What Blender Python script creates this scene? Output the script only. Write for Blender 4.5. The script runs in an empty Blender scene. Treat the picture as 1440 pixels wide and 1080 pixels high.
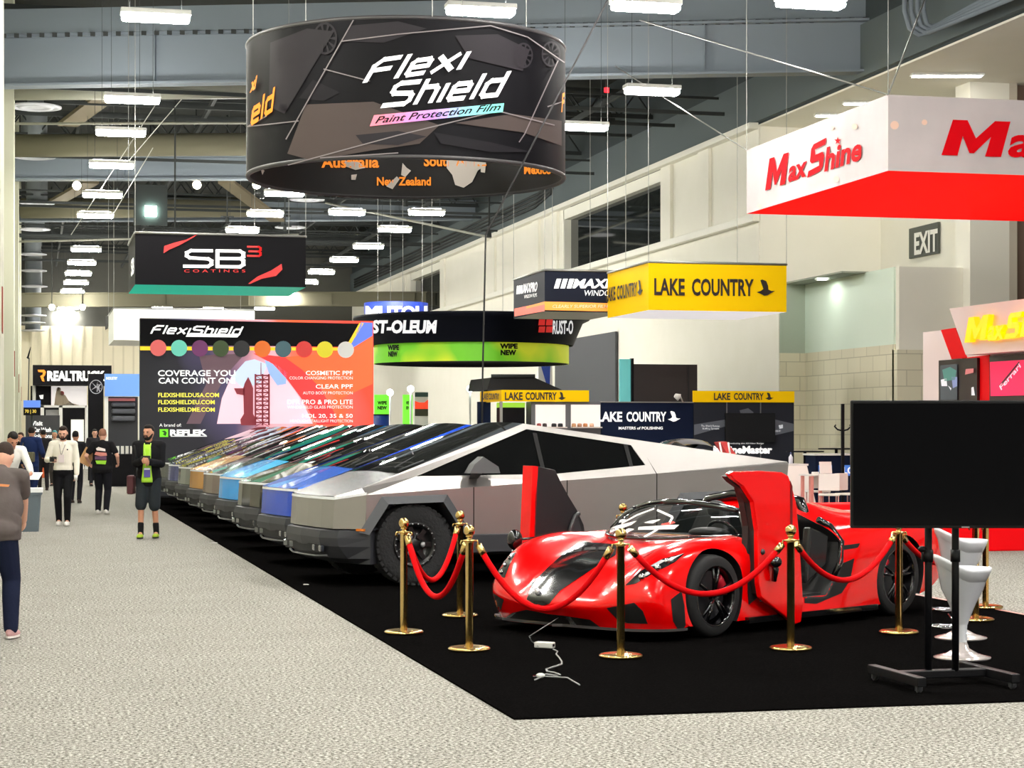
import bpy, bmesh, math, random
from mathutils import Vector, Matrix, Euler
from mathutils.bvhtree import BVHTree
from mathutils.geometry import delaunay_2d_cdt
random.seed(7)
SC = bpy.context.scene
COL = SC.collection
PI = math.pi
# ------------------------------------------------------------------ camera
F, HY, HC, VPX = 2800.0, 607.0, 1.68, 42.0          # focal length in px, horizon row, eye height, aisle vanishing column
TH = math.atan((720 - VPX) / F)
SN, CS = math.sin(TH), math.cos(TH)
cd = bpy.data.cameras.new('camera'); cam = bpy.data.objects.new('camera', cd); COL.objects.link(cam)
cd.sensor_width = 36; cd.lens = 36 * F / 1440; cd.shift_y = (HY - 540) / 1440
cd.clip_start = 0.2; cd.clip_end = 400
cam.location = (0, 0, HC); cam.rotation_euler = (PI / 2, 0, -TH)
SC.camera = cam
# ------------------------------------------------------------------ even ambient fill from the world, added to brighten the hall
w = bpy.data.worlds.new('world'); SC.world = w; w.use_nodes = True
bg = w.node_tree.nodes['Background']; bg.inputs[0].default_value = (1, .97, .93, 1); bg.inputs[1].default_value = 0.18
LAMP_STRENGTH = 178.0
vs = SC.view_settings
vs.view_transform = 'Standard'; vs.look = 'None'; vs.gamma = 1.0; vs.use_curve_mapping = False; vs.exposure = 0.55
SC.cycles.use_denoising = True
SC.cycles.max_bounces = 8; SC.cycles.diffuse_bounces = 4; SC.cycles.glossy_bounces = 4
SC.cycles.transmission_bounces = 6; SC.cycles.transparent_max_bounces = 8
SC.cycles.sample_clamp_indirect = 6.0
SC.cycles.caustics_reflective = False; SC.cycles.caustics_refractive = False

# ------------------------------------------------------------------ picture <-> place
def ray(px, py):
    a = (px - 720) / F; b = (HY - py) / F
    return Vector((SN + CS * a, CS - SN * a, b))
EYE = Vector((0, 0, HC))
def at(px, py, d): return EYE + ray(px, py) * d
def onX(px, py, X): r = ray(px, py); return EYE + r * (X / r.x)
def onY(px, py, Y): r = ray(px, py); return EYE + r * (Y / r.y)
def onZ(px, py, Z): r = ray(px, py); return EYE + r * ((Z - HC) / r.z)
def onP(px, py, p, n): r = ray(px, py); return EYE + r * ((p - EYE).dot(n) / r.dot(n))
def fl(px, py): return onZ(px, py, 0.0)

# ------------------------------------------------------------------ materials
def s2l(c):
    c = c / 255.0
    return c / 12.92 if c <= .04045 else ((c + .055) / 1.055) ** 2.4
def rgb(r, g, b): return (s2l(r), s2l(g), s2l(b), 1)
_M = {}
def M(name, c=None, rough=.5, metal=0.0, spec=.5, coat=0.0, emit=None, es=0.0, noise=None, bump=None, alpha=None, trans=0.0, aniso=0.0, sheen=0.0, coat_rough=.03):
    if name in _M: return _M[name]
    m = bpy.data.materials.new(name); m.use_nodes = True; _M[name] = m
    nt = m.node_tree; b = nt.nodes['Principled BSDF']; I = b.inputs
    col = rgb(*c)
    I['Base Color'].default_value = col; I['Roughness'].default_value = rough; I['Metallic'].default_value = metal
    I['Specular IOR Level'].default_value = spec; I['Coat Weight'].default_value = coat; I['Coat Roughness'].default_value = coat_rough
    I['Transmission Weight'].default_value = trans; I['Anisotropic'].default_value = aniso; I['Sheen Weight'].default_value = sheen
    if emit: I['Emission Color'].default_value = rgb(*emit); I['Emission Strength'].default_value = es
    if alpha is not None: I['Alpha'].default_value = alpha
    tc = None
    if noise or bump:
        tc = nt.nodes.new('ShaderNodeTexCoord')
    if noise:      # (scale, amount, colour2)
        sc, amt, c2 = noise
        n = nt.nodes.new('ShaderNodeTexNoise'); n.inputs['Scale'].default_value = sc; n.inputs['Detail'].default_value = 6
        r = nt.nodes.new('ShaderNodeValToRGB'); r.color_ramp.elements[0].position = .5 - amt; r.color_ramp.elements[1].position = .5 + amt
        r.color_ramp.elements[0].color = rgb(*c2); r.color_ramp.elements[1].color = col
        nt.links.new(tc.outputs['Object'], n.inputs['Vector']); nt.links.new(n.outputs['Fac'], r.inputs['Fac']); nt.links.new(r.outputs['Color'], I['Base Color'])
    if bump:       # (scale, strength, distance)
        sc, st, di = bump
        n = nt.nodes.new('ShaderNodeTexNoise'); n.inputs['Scale'].default_value = sc; n.inputs['Detail'].default_value = 3
        bp = nt.nodes.new('ShaderNodeBump'); bp.inputs['Strength'].default_value = st; bp.inputs['Distance'].default_value = di
        nt.links.new(tc.outputs['Object'], n.inputs['Vector']); nt.links.new(n.outputs['Fac'], bp.inputs['Height']); nt.links.new(bp.outputs['Normal'], I['Normal'])
    return m

# ------------------------------------------------------------------ mesh builder
class MB:
    def __init__(s): s.v = []; s.f = []; s.m = []; s.sm = []
    def add(s, vs, fs, mi=0, smooth=False):
        o = len(s.v); s.v += [Vector(p) for p in vs]
        for f in fs: s.f.append([i + o for i in f]); s.m.append(mi); s.sm.append(smooth)
        return s
    def box(s, c, d, R=None, mi=0):
        c = Vector(c); h = Vector(d) / 2
        vs = [Vector((x * h.x, y * h.y, z * h.z)) for x in (-1, 1) for y in (-1, 1) for z in (-1, 1)]
        if R is not None: vs = [R @ p for p in vs]
        return s.add([p + c for p in vs], [(0, 1, 3, 2), (4, 6, 7, 5), (0, 4, 5, 1), (2, 3, 7, 6), (0, 2, 6, 4), (1, 5, 7, 3)], mi)
    def bb(s, a, b, mi=0):
        a = Vector(a); b = Vector(b); return s.box((a + b) / 2, [abs(b[i] - a[i]) for i in range(3)], None, mi)
    def prism(s, pts, n, mi=0, smooth=False, cap=True):      # pts: loop of 3D points, n: extrusion vector
        pts = [Vector(p) for p in pts]; n = Vector(n); k = len(pts)
        vs = pts + [p + n for p in pts]
        fs = [(i, (i + 1) % k, (i + 1) % k + k, i + k) for i in range(k)]
        s.add(vs, fs, mi, smooth)
        if cap:
            o = len(s.v) - 2 * k
            s.f += [[o + i for i in range(k)][::-1], [o + k + i for i in range(k)]]; s.m += [mi, mi]; s.sm += [False, False]
        return s
    def cyl(s, a, b, r0, r1=None, n=12, mi=0, cap=True, smooth=True):
        a = Vector(a); b = Vector(b); r1 = r0 if r1 is None else r1
        ax = (b - a).normalized(); t = Vector((1, 0, 0)) if abs(ax.x) < .8 else Vector((0, 1, 0))
        p = ax.cross(t).normalized(); q = ax.cross(p)
        A = [a + (p * math.cos(2 * PI * i / n) + q * math.sin(2 * PI * i / n)) * r0 for i in range(n)]
        B = [b + (p * math.cos(2 * PI * i / n) + q * math.sin(2 * PI * i / n)) * r1 for i in range(n)]
        o = len(s.v); s.add(A + B, [(i, (i + 1) % n, (i + 1) % n + n, i + n) for i in range(n)], mi, smooth)
        if cap:
            s.f += [[o + i for i in range(n)][::-1], [o + n + i for i in range(n)]]; s.m += [mi, mi]; s.sm += [False, False]
        return s
    def tube(s, pts, r, n=8, mi=0, closed=False):
        pts = [Vector(p) for p in pts]; k = len(pts); rr = r if isinstance(r, (list, tuple)) else [r] * k
        prev = None; rings = []
        for i, p in enumerate(pts):
            a = pts[(i - 1) % k] if (closed or i > 0) else p; b = pts[(i + 1) % k] if (closed or i < k - 1) else p
            ax = (b - a).normalized()
            if prev is None:
                t = Vector((0, 0, 1)) if abs(ax.z) < .9 else Vector((1, 0, 0)); u = ax.cross(t).normalized()
            else:
                u = (prev - ax * prev.dot(ax)).normalized()
            prev = u; q = ax.cross(u)
            rings.append([p + (u * math.cos(2 * PI * j / n) + q * math.sin(2 * PI * j / n)) * rr[i] for j in range(n)])
        o = len(s.v); s.v += [v for R in rings for v in R]
        for i in range(k if closed else k - 1):
            for j in range(n):
                i2 = (i + 1) % k
                s.f.append([o + i * n + j, o + i * n + (j + 1) % n, o + i2 * n + (j + 1) % n, o + i2 * n + j]); s.m.append(mi); s.sm.append(True)
        if not closed:
            s.f += [[o + j for j in range(n)][::-1], [o + (k - 1) * n + j for j in range(n)]]; s.m += [mi, mi]; s.sm += [False, False]
        return s
    def lathe(s, prof, c=(0, 0, 0), n=24, mi=0, axis='z', smooth=True):   # prof: [(r, z)]
        c = Vector(c); o = len(s.v); k = len(prof)
        for r, z in prof:
            for j in range(n):
                a = 2 * PI * j / n; x, y = r * math.cos(a), r * math.sin(a)
                s.v.append(c + (Vector((x, y, z)) if axis == 'z' else Vector((x, z, y)) if axis == 'y' else Vector((z, x, y))))
        for i in range(k - 1):
            for j in range(n):
                s.f.append([o + i * n + j, o + i * n + (j + 1) % n, o + (i + 1) * n + (j + 1) % n, o + (i + 1) * n + j]); s.m.append(mi); s.sm.append(smooth)
        return s
    def ell(s, c, r, n=16, k=10, mi=0, R=None):
        c = Vector(c); o = len(s.v)
        for i in range(k + 1):
            t = PI * i / k
            for j in range(n):
                a = 2 * PI * j / n
                p = Vector((r[0] * math.sin(t) * math.cos(a), r[1] * math.sin(t) * math.sin(a), r[2] * math.cos(t)))
                s.v.append(c + (R @ p if R is not None else p))
        for i in range(k):
            for j in range(n):
                s.f.append([o + i * n + j, o + (i + 1) * n + j, o + (i + 1) * n + (j + 1) % n, o + i * n + (j + 1) % n]); s.m.append(mi); s.sm.append(True)
        return s
    def grid(s, rows, mi=0, smooth=True, thick=0.0):          # rows: list of lists of points
        o = len(s.v); R = len(rows); C = len(rows[0])
        s.v += [Vector(p) for r in rows for p in r]
        for i in range(R - 1):
            for j in range(C - 1):
                s.f.append([o + i * C + j, o + i * C + j + 1, o + (i + 1) * C + j + 1, o + (i + 1) * C + j]); s.m.append(mi); s.sm.append(smooth)
        return s
    def build(s, name, mats, parent=None, local=False, bevel=0.0, weld=False, recalc=True, solid=0.0, seg=2, origin=None):
        me = bpy.data.meshes.new(name)
        T = Matrix.Identity(4)
        if parent is not None and not local: T = PM[parent.name].inverted()
        if origin is not None: T = Matrix.Translation(-Vector(origin)) @ T
        me.from_pydata([T @ v for v in s.v], [], s.f)
        for p, mi, sm in zip(me.polygons, s.m, s.sm): p.material_index = mi; p.use_smooth = sm
        if weld or recalc:
            b = bmesh.new(); b.from_mesh(me)
            if weld: bmesh.ops.remove_doubles(b, verts=b.verts, dist=1e-5)
            if recalc: bmesh.ops.recalc_face_normals(b, faces=b.faces)
            b.to_mesh(me); b.free()
        for m in (mats if isinstance(mats, (list, tuple)) else [mats]): me.materials.append(m)
        o = bpy.data.objects.new(name, me); COL.objects.link(o)
        if origin is not None: o.location = origin
        if parent is not None:
            o.parent = parent; PM[o.name] = PM[parent.name]
        else: PM[o.name] = Matrix.Translation(Vector(origin)) if origin is not None else Matrix.Identity(4)
        if solid: k = o.modifiers.new('solid', 'SOLIDIFY'); k.thickness = solid; k.offset = 0
        if bevel:
            k = o.modifiers.new('edge', 'BEVEL'); k.width = bevel; k.segments = seg; k.limit_method = 'ANGLE'; k.angle_limit = math.radians(40)
        return o
PM = {}
def thing(name, label, cat, loc=(0, 0, 0), rz=0.0, group=None):
    o = bpy.data.objects.new(name, None); COL.objects.link(o); o.empty_display_size = .2
    o.location = loc; o.rotation_euler = (0, 0, rz)
    PM[o.name] = Matrix.Translation(Vector(loc)) @ Matrix.Rotation(rz, 4, 'Z')
    return tag(o, label, cat, group)
def tag(o, label=None, cat=None, group=None, kind=None):
    if label: o['label'] = label
    if cat: o['category'] = cat
    if group: o['group'] = group
    if kind: o['kind'] = kind
    return o
def struct(o): o['kind'] = 'structure'; return o
KIDS = {}
def kids(o): return [c for c in bpy.data.objects if c.parent is o]
def copy_tree(o, loc=None, rz=None):
    c = o.copy(); COL.objects.link(c)
    if loc is not None: c.location = loc
    if rz is not None: c.rotation_euler = (0, 0, rz)
    PM[c.name] = Matrix.Translation(Vector(c.location)) @ Matrix.Rotation(c.rotation_euler.z, 4, 'Z')
    for k in kids(o):
        d = k.copy(); COL.objects.link(d); d.parent = c
        for g in kids(k):
            e = g.copy(); COL.objects.link(e); e.parent = d
    return c
ORD = ['first', 'second', 'third', 'fourth', 'fifth', 'sixth', 'seventh', 'eighth', 'ninth', 'tenth', 'eleventh', 'twelfth', 'thirteenth', 'fourteenth', 'fifteenth', 'sixteenth', 'seventeenth', 'eighteenth', 'nineteenth', 'twentieth']

# ------------------------------------------------------------------ lettering
_TX = {}
def glyphs(txt, bold=0.0, shear=0.0, space=1.0):
    key = (txt, bold, shear, space)
    if key in _TX: return _TX[key]
    cu = bpy.data.curves.new('t', 'FONT'); cu.body = txt; cu.offset = bold; cu.shear = shear; cu.space_character = space; cu.resolution_u = 3
    o = bpy.data.objects.new('t', cu); COL.objects.link(o)
    dg = bpy.context.evaluated_depsgraph_get(); ev = o.evaluated_get(dg); me = bpy.data.meshes.new_from_object(ev)
    vs = [Vector((v.co.x, v.co.y)) for v in me.vertices]; fs = [list(p.vertices) for p in me.polygons]
    bpy.data.objects.remove(o); bpy.data.meshes.remove(me); bpy.data.curves.remove(cu)
    x0 = min(v.x for v in vs); x1 = max(v.x for v in vs); y0 = min(v.y for v in vs); y1 = max(v.y for v in vs)
    vs = [((v.x - x0) / (x1 - x0), (v.y - y0) / (y1 - y0)) for v in vs]
    _TX[key] = (vs, fs); return vs, fs
def text(mb, txt, bl, br, tl, off, bold=.02, shear=0.0, space=1.0, mi=0, fn=None):
    """letters filling the parallelogram bl-br-tl, lifted by off"""
    vs, fs = glyphs(txt, bold, shear, space)
    bl, br, tl, off = Vector(bl), Vector(br), Vector(tl), Vector(off)
    return mb.add([bl + (br - bl) * x + (tl - bl) * y + off for x, y in vs], fs, mi)
def flat(mb, pts, off, mi=0):
    pts = [Vector(p) + Vector(off) for p in pts]
    return mb.add(pts, [list(range(len(pts)))], mi)
# ------------------------------------------------------------------ the hall
def speckle(name, c1, c2, c3, sc, rough=.95):
    m = M(name, c1, rough, spec=0.0); nt = m.node_tree; b = nt.nodes['Principled BSDF']
    tc = nt.nodes.new('ShaderNodeTexCoord')
    n = nt.nodes.new('ShaderNodeTexNoise'); n.inputs['Scale'].default_value = sc; n.inputs['Detail'].default_value = 5; n.inputs['Roughness'].default_value = .75
    r = nt.nodes.new('ShaderNodeValToRGB'); e = r.color_ramp.elements
    e[0].position = .38; e[0].color = rgb(*c2); e[1].position = .62; e[1].color = rgb(*c3); k = e.new(.5); k.color = rgb(*c1)
    n2 = nt.nodes.new('ShaderNodeTexNoise'); n2.inputs['Scale'].default_value = 1.3; n2.inputs['Detail'].default_value = 3
    mp = nt.nodes.new('ShaderNodeMapRange'); mp.inputs[3].default_value = .86; mp.inputs[4].default_value = 1.1
    mx = nt.nodes.new('ShaderNodeVectorMath'); mx.operation = 'SCALE'
    bp = nt.nodes.new('ShaderNodeBump'); bp.inputs['Strength'].default_value = .35; bp.inputs['Distance'].default_value = .01
    L = nt.links.new
    L(tc.outputs['Object'], n.inputs['Vector']); L(tc.outputs['Object'], n2.inputs['Vector']); L(n.outputs['Fac'], r.inputs['Fac'])
    L(n2.outputs['Fac'], mp.inputs[0]); L(r.outputs['Color'], mx.inputs[0]); L(mp.outputs[0], mx.inputs['Scale']); L(mx.outputs[0], b.inputs['Base Color'])
    L(n.outputs['Fac'], bp.inputs['Height']); L(bp.outputs['Normal'], b.inputs['Normal'])
    return m
m_floor = speckle('grey_carpet', (143, 140, 133), (62, 60, 55), (208, 205, 198), 46)
m_carpet = speckle('black_carpet', (11, 10, 10), (5, 5, 5), (20, 19, 19), 60)
m_wall = M('white_paint', (246, 243, 232), .75, spec=.2, noise=(1.2, .4, (241, 238, 225)))
m_trimw = M('white_ledge', (238, 236, 224), .6)
m_slate = M('slate_paint', (70, 77, 79), .85, spec=.1, noise=(.6, .4, (60, 67, 69)))
m_deck = M('ceiling_deck', (52, 54, 52), .9, spec=.1, noise=(.8, .4, (42, 44, 42)))
m_steel = M('grey_steel_paint', (122, 131, 140), .7, spec=.2)
m_dsteel = M('dark_steel', (62, 65, 65), .8, spec=.1)
m_cream = M('cream_duct', (112, 109, 92), .8, spec=.1)
m_brown = M('brown_panel', (120, 98, 84), .7)
m_glassdark = M('dark_glass', (28, 32, 32), .04, spec=.6)
m_green = M('pale_green_wall', (220, 236, 222), .75)
m_block = M('block_wall', (200, 196, 172), .85)
nt = m_block.node_tree; bk = nt.nodes.new('ShaderNodeTexBrick'); tcn = nt.nodes.new('ShaderNodeTexCoord'); mpn = nt.nodes.new('ShaderNodeMapping')
sx = nt.nodes.new('ShaderNodeSeparateXYZ'); cx = nt.nodes.new('ShaderNodeCombineXYZ'); ad = nt.nodes.new('ShaderNodeMath'); ad.operation = 'ADD'
nt.links.new(tcn.outputs['Object'], sx.inputs[0]); nt.links.new(sx.outputs[0], ad.inputs[0]); nt.links.new(sx.outputs[1], ad.inputs[1])
nt.links.new(ad.outputs[0], cx.inputs[0]); nt.links.new(sx.outputs[2], cx.inputs[1]); nt.links.new(cx.outputs[0], bk.inputs['Vector'])
bk.inputs['Scale'].default_value = 1; bk.inputs['Brick Width'].default_value = .8; bk.inputs['Row Height'].default_value = .4; bk.inputs['Mortar Size'].default_value = .012
bk.inputs['Color1'].default_value = rgb(224, 219, 195); bk.inputs['Color2'].default_value = rgb(217, 212, 188); bk.inputs['Mortar'].default_value = rgb(188, 183, 160)
nt.links.new(bk.outputs['Color'], nt.nodes['Principled BSDF'].inputs['Base Color'])

YB, YF, ZC = 126.0, -12.0, 14.0
XW = 20.0
struct(MB().bb((-1.4, YF, -.3), (36, YB, 0)).build('floor', m_floor))
struct(MB().bb((-1.4, YF, ZC), (36, YB, ZC + .3)).build('ceiling', m_deck))
b = MB().bb((-1.3, YF, 0), (-.9, YB, ZC)); wl = struct(b.build('wall_left', M('sage_wall', (200, 202, 182), .8)))
mp_ = M('sage_column', (206, 206, 186), .8)
for i, y in enumerate((31.0, 56.0, 79.0, 101.0)):
    o = struct(MB().bb((-.9, y, 0), (-.42, y + 3.2, ZC)).build('trim_%d' % (i + 1), mp_, bevel=.02))
    MB().bb((-.43, y + .4, 3.2), (-.40, y + .9, 3.9)).build('call_box', M('red_box', (150, 60, 40), .5), o)
b = MB().bb((-.9, YB, 0), (36, YB + .3, 8.2)).bb((-.9, YB, 8.2), (36, YB + .3, ZC), 1)
wb = struct(b.build('wall_back', [M('cream_corrugated', (214, 206, 182), .8), M('dark_upper_wall', (84, 84, 78), .9)]))
b = MB()
for i in range(60):
    b.bb((-.6 + i * .62, YB - .06, 0), (-.5 + i * .62, YB, 8.2))
struct(b.build('trim_5', M('cream_rib', (196, 188, 164), .8)))

# right wall: white up to a ledge, slate above it, clerestory windows between sill and ledge
SILL, LEDGE, PH = 7.8, 10.35, 5.75
wins = [(62.0, 74.2), (98.0, 106.0)]
b = MB()
b.bb((XW, 51.45, 0), (XW + .4, 53, PH), 0).bb((XW, 53, 0), (XW + .4, YB, SILL), 0)
prev = 53.0
for y0, y1 in wins:
    b.bb((XW, prev, SILL), (XW + .4, y0, LEDGE)); prev = y1
b.bb((XW, prev, SILL), (XW + .4, YB, LEDGE))
wr = struct(b.build('wall_right', m_wall))
struct(MB().bb((XW, YF, LEDGE), (XW + .4, YB, ZC)).build('wall_right_upper', m_slate))
struct(MB().bb((XW - .12, YF, LEDGE + .06), (XW, YB, LEDGE + 1.35)).build('trim_19', M('slate_band', (96, 105, 107), .85, spec=.1)))
struct(MB().bb((XW - .28, 53, LEDGE - .12), (XW, YB, LEDGE + .06)).build('trim_6', m_trimw, bevel=.02))
struct(MB().bb((XW - .22, 52.9, SILL - .2), (XW, YB, SILL + .02)).build('trim_7', m_trimw, bevel=.02))
for i, y in enumerate((57.5, 61.2, 75.3, 78.2, 86, 97, 107.5, 112)):
    struct(MB().bb((XW - .10, y - .5, SILL), (XW, y + .5, LEDGE - .12)).build('trim_%d' % (8 + i), m_wall))
for i, (y0, y1) in enumerate(wins):
    o = struct(MB().bb((XW + .3, y0, SILL), (XW + .36, y1, LEDGE)).build('window_%d' % (i + 1), m_glassdark))
    f = MB()
    for yy in (y0, y1): f.bb((XW + .02, yy - .06, SILL), (XW + .34, yy + .06, LEDGE))
    f.bb((XW + .02, y0, LEDGE - .5), (XW + .34, y1, LEDGE - .12))
    f.build('window_frame', m_trimw, o)
# entry corner: the wall steps back, portal heads over a recess, block wainscot below

struct(MB().bb((XW + .03, 52.96, PH), (23.9, 53.5, LEDGE + .5)).build('wall_corner', m_wall))
struct(MB().bb((23.7, 47.2, PH), (24.2, 53, LEDGE + .5)).build('wall_exit', m_wall))
struct(MB().bb((XW, YF, LEDGE - .05), (36, 53, LEDGE)).build('ceiling_soffit', m_wall))
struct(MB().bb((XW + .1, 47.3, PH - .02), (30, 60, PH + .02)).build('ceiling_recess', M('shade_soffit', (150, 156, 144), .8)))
b = MB().bb((XW + .02, 51.4, 0), (20.9, 51.8, 3.84), 1).bb((XW + .02, 51.4, 3.84), (20.9, 51.8, PH), 0)
struct(b.build('wall_step', [M('grey_green', (176, 188, 172), .8), m_block]))
b = MB().bb((20.75, 45.6, 0), (21.2, 51.4, 3.84), 1).bb((20.75, 45.6, 3.84), (21.2, 51.4, PH), 0)
struct(b.build('wall_green', [m_green, m_block]))
b = MB().bb((20.75, 45.4, 0), (26, 45.7, 3.7), 1).bb((20.8, 45.4, 3.7), (26, 45.7, PH), 0)
struct(b.build('wall_inner', [m_wall, m_block]))
p0 = onY(1359, 600, 45.2).x; p1 = onY(1414, 600, 45.2).x; p2 = onY(1425, 600, 45.2).x
struct(MB().bb((p0, 45.0, 0), (p1, 45.8, LEDGE)).build('wall_pier', m_trimw))
struct(MB().bb((p1, 45.0, 0), (p2, 45.7, LEDGE)).build('trim_20', M('pale_beige', (196, 188, 172), .7)))
struct(MB().bb((p2, 45.2, 0), (34, 45.6, LEDGE)).build('wall_brown', m_brown))
# EXIT sign on the face over the portal
sg = [onX(x, y, 23.68) for x, y in ((1281, 322), (1322, 312), (1322, 356), (1281, 364))]
t = thing('exit_sign', 'dark grey EXIT sign with white letters on the white wall above the portal', 'sign', sum(sg, Vector()) / 4)
MB().prism(sg, (-.06, 0, 0)).build('sign_plate', M('exit_grey', (84, 88, 84), .6), t)
b = MB(); text(b, 'EXIT', onX(1286, 359, 23.6), onX(1319, 353, 23.6), onX(1286, 328, 23.6), (-.01, 0, 0), .035)
b.build('lettering', M('exit_white', (245, 245, 240), .6), t)

# ------------------------------------------------------------------ roof steel
def ibeam(name, A, B, h, wd, m, label=None):
    A = Vector(A); B = Vector(B); ax = (B - A); L = ax.length; ax.normalize(); R = Matrix((ax, Vector((-ax.y, ax.x, 0)), Vector((0, 0, 1)))).transposed()
    c = (A + B) / 2; mb = MB()
    mb.box(c + Vector((0, 0, h / 2)), (L, .05, h), R).box(c + Vector((0, 0, .03)), (L, wd, .06), R).box(c + Vector((0, 0, h - .03)), (L, wd, .06), R)
    n = int(L / 4)
    for i in range(1, n):
        mb.box(A + ax * (L * i / n) + Vector((0, 0, h / 2)), (.03, wd * .7, h), R)
    o = mb.build(name, m); o['kind'] = 'structure'; return o
TN = [20]
def trim(): TN[0] += 1; return 'trim_%d' % TN[0]
# the deep girder across the top of the view, its bottom flange then its joist seat
A = at(-30, 124, 51.0); B = at(1256, 102, 49.0)
A2 = at(-30, 52, 51.0)
ibeam(trim(), A, B, A2.z - A.z, .5, m_steel)
A = at(-30, 48, 50.6); B = at(1235, 24, 49.0)
struct(MB().prism([A, B, B + Vector((0, 0, .62)), A + Vector((0, 0, .62))], (0, .25, 0)).build(trim(), M('joist_seat', (112, 122, 130), .6)))
b = MB()
for i in range(70):
    p = A.lerp(B, i / 69.0); b.box(p + Vector((0, -.03, -.06)), (.12, .06, .10))
struct(b.build(trim(), m_dsteel))
for k, (ya, d, h) in enumerate(((254, 71, .85), (312, 92, .9), (432, 105, .75))):
    ibeam(trim(), at(0, ya, d), at(700, ya - 2, d), h, .5, m_steel if k < 2 else m_cream)
# joists and purlins under the deck
random.seed(3)
for i in range(16):
    y = 54 + i * 4.4; z = 12.6 if i % 2 else 12.0
    mb = MB(); mb.bb((-.9, y, z), (XW, y + .1, z + .14)).bb((-.9, y, z + .8), (XW, y + .1, z + .94))
    n = 18
    for j in range(n):
        x0 = -.9 + (XW + .9) * j / n; x1 = -.9 + (XW + .9) * (j + 1) / n
        mb.cyl((x0, y + .05, z + .05), ((x0 + x1) / 2, y + .05, z + .85), .03, n=5, cap=False).cyl(((x0 + x1) / 2, y + .05, z + .85), (x1, y + .05, z + .05), .03, n=5, cap=False)
    struct(mb.build(trim(), m_dsteel))
for i, y in enumerate((6.0, 14.0, 22.0, 30.0, 38.0)):
    struct(MB().bb((-.9, y, 12.8), (XW, y + .3, 13.6)).build(trim(), m_steel))
# pipes, ducts and raking braces, each its own thing
pm = M('pipe_grey', (118, 122, 118), .5); pl = M('pipe_pale', (160, 160, 148), .5)
for n_, (a, c, r, m, lb) in enumerate((
    (at(10, 205, 66), at(352, 203, 66), .38, m_cream, 'cream round air duct crossing above the second steel girder'),
    (at(30, 293, 88), at(350, 291, 88), .45, m_cream, 'cream round air duct crossing below the second steel girder'),
    (at(20, 130, 55), at(350, 128, 55), .22, pl, 'pale pipe running just under the deep front girder'),
    (at(10, 174, 61), at(350, 173, 61), .04, pl, 'thin pale sprinkler pipe above the first air disc'),
    (at(20, 340, 95), at(420, 330, 95), .05, pl, 'thin pale pipe crossing just above the black hanging box sign'),
    (at(400, 273, 90), at(690, 334, 82), .05, pl, 'thin pale pipe running right below the hanging ring sign'))):
    t = MB().cyl(a, c, r, n=14).build('ceiling_pipe' if r < .3 else 'air_duct', m, origin=a)
    tag(t, lb, 'pipe' if r < .3 else 'duct')
for a, c, lb in ((at(95, 178, 64), at(160, 130, 56), 'cream raking steel brace beside the first round air disc'),
                 (at(80, 285, 84), at(128, 258, 78), 'cream raking steel brace below the second girder near the air discs'),
                 (at(390, 312, 84), at(318, 258, 76), 'cream raking steel brace left of the hanging ring sign')):
    mb = MB(); ax = (c - a); n = Vector((ax.y, -ax.x, 0)).normalized() * .32
    mb.prism([a - n, a + n, c + n, c - n], (0, 0, .12)); tag(mb.build('roof_brace', M('brace_cream', (112, 103, 84), .8, spec=.1), origin=a), lb, 'brace')
# stair-like cable tray and conduits running along the slate wall
mb = MB()
for k in range(4):
    z = 10.75 + k * .16; xk = XW - .17
    mb.tube([(xk, 124, z), (xk, 78 - k * .2, z), (xk, 75.5 - k * .2, z + .25), (xk, 74.6 - k * .2, z + 1.2), (xk, 74.6 - k * .2, 13.95)], .055, 7)
tag(mb.build('conduit_bundle', m_dsteel, origin=(XW - .2, 100, 11)), 'grey conduits running along the slate wall and bending up to the roof', 'conduit')
mb = MB()
for k in range(4):
    a = [at(1272 + k * 9, -30, 44), at(1272 + k * 9, 15, 44), at(1279 + k * 8, 40 - k * 2, 44), at(1292 + k * 6, 49 - k * 4, 44), at(1306 + k * 5, 46 - k * 4, 44), at(1460, -18 - k * 8, 38)]
    mb.tube(a, .055, 8)
tag(mb.build('conduit_bundle', m_steel, origin=at(1272, 20, 44)), 'bundle of grey conduits curving out under the roof above the white hanging sign', 'conduit')

# ------------------------------------------------------------------ lamps
m_lamp = M('lamp_diffuser', (255, 255, 255), .5, emit=(255, 252, 245), es=LAMP_STRENGTH)
m_lhouse = M('lamp_housing', (210, 210, 205), .5)
def lamp_proto():
    t = thing('ceiling_light', 'x', 'ceiling light')
    MB().box((0, 0, .05), (1.22, .36, .09)).build('housing', m_lhouse, t, bevel=.015)
    MB().box((0, 0, -.05), (1.18, .33, .11)).build('diffuser', m_lamp, t, bevel=.05, seg=3)
    MB().box((0, 0, .105), (1.0, .045, .02)).build('added_uplight', m_lamp, t)  # unseen glowing strip, added to brighten the ceiling and girders
    mb = MB()
    for s in (-.45, .45): mb.cyl((s, 0, .09), (s, 0, 4.6), .005, n=5, cap=False)
    mb.build('hanger', m_dsteel, t)
    return t
LZ = 9.0
lp = lamp_proto(); used = [False]
def put_lamp(x, y, label, group):
    o = lp if not used[0] else copy_tree(lp); used[0] = True
    o.location = (x, y, LZ); PM[o.name] = Matrix.Translation((x, y, LZ)); o['label'] = label; o['group'] = group
rowA = [(219, 22), (186, 138), (170, 185), (157, 231), (144, 273), (134, 302), (121, 350), (115, 369), (110, 384), (107, 397), (102, 409), (96, 432), (92.6, 440), (91, 447), (88, 455.5), (86, 461), (84, 467), (81, 473)]
rowB = [(676, 13), (400, 271), (373, 300), (341, 323), (264, 395), (228, 432)]
rowC = [(908, 7), (488, 298)]
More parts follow.
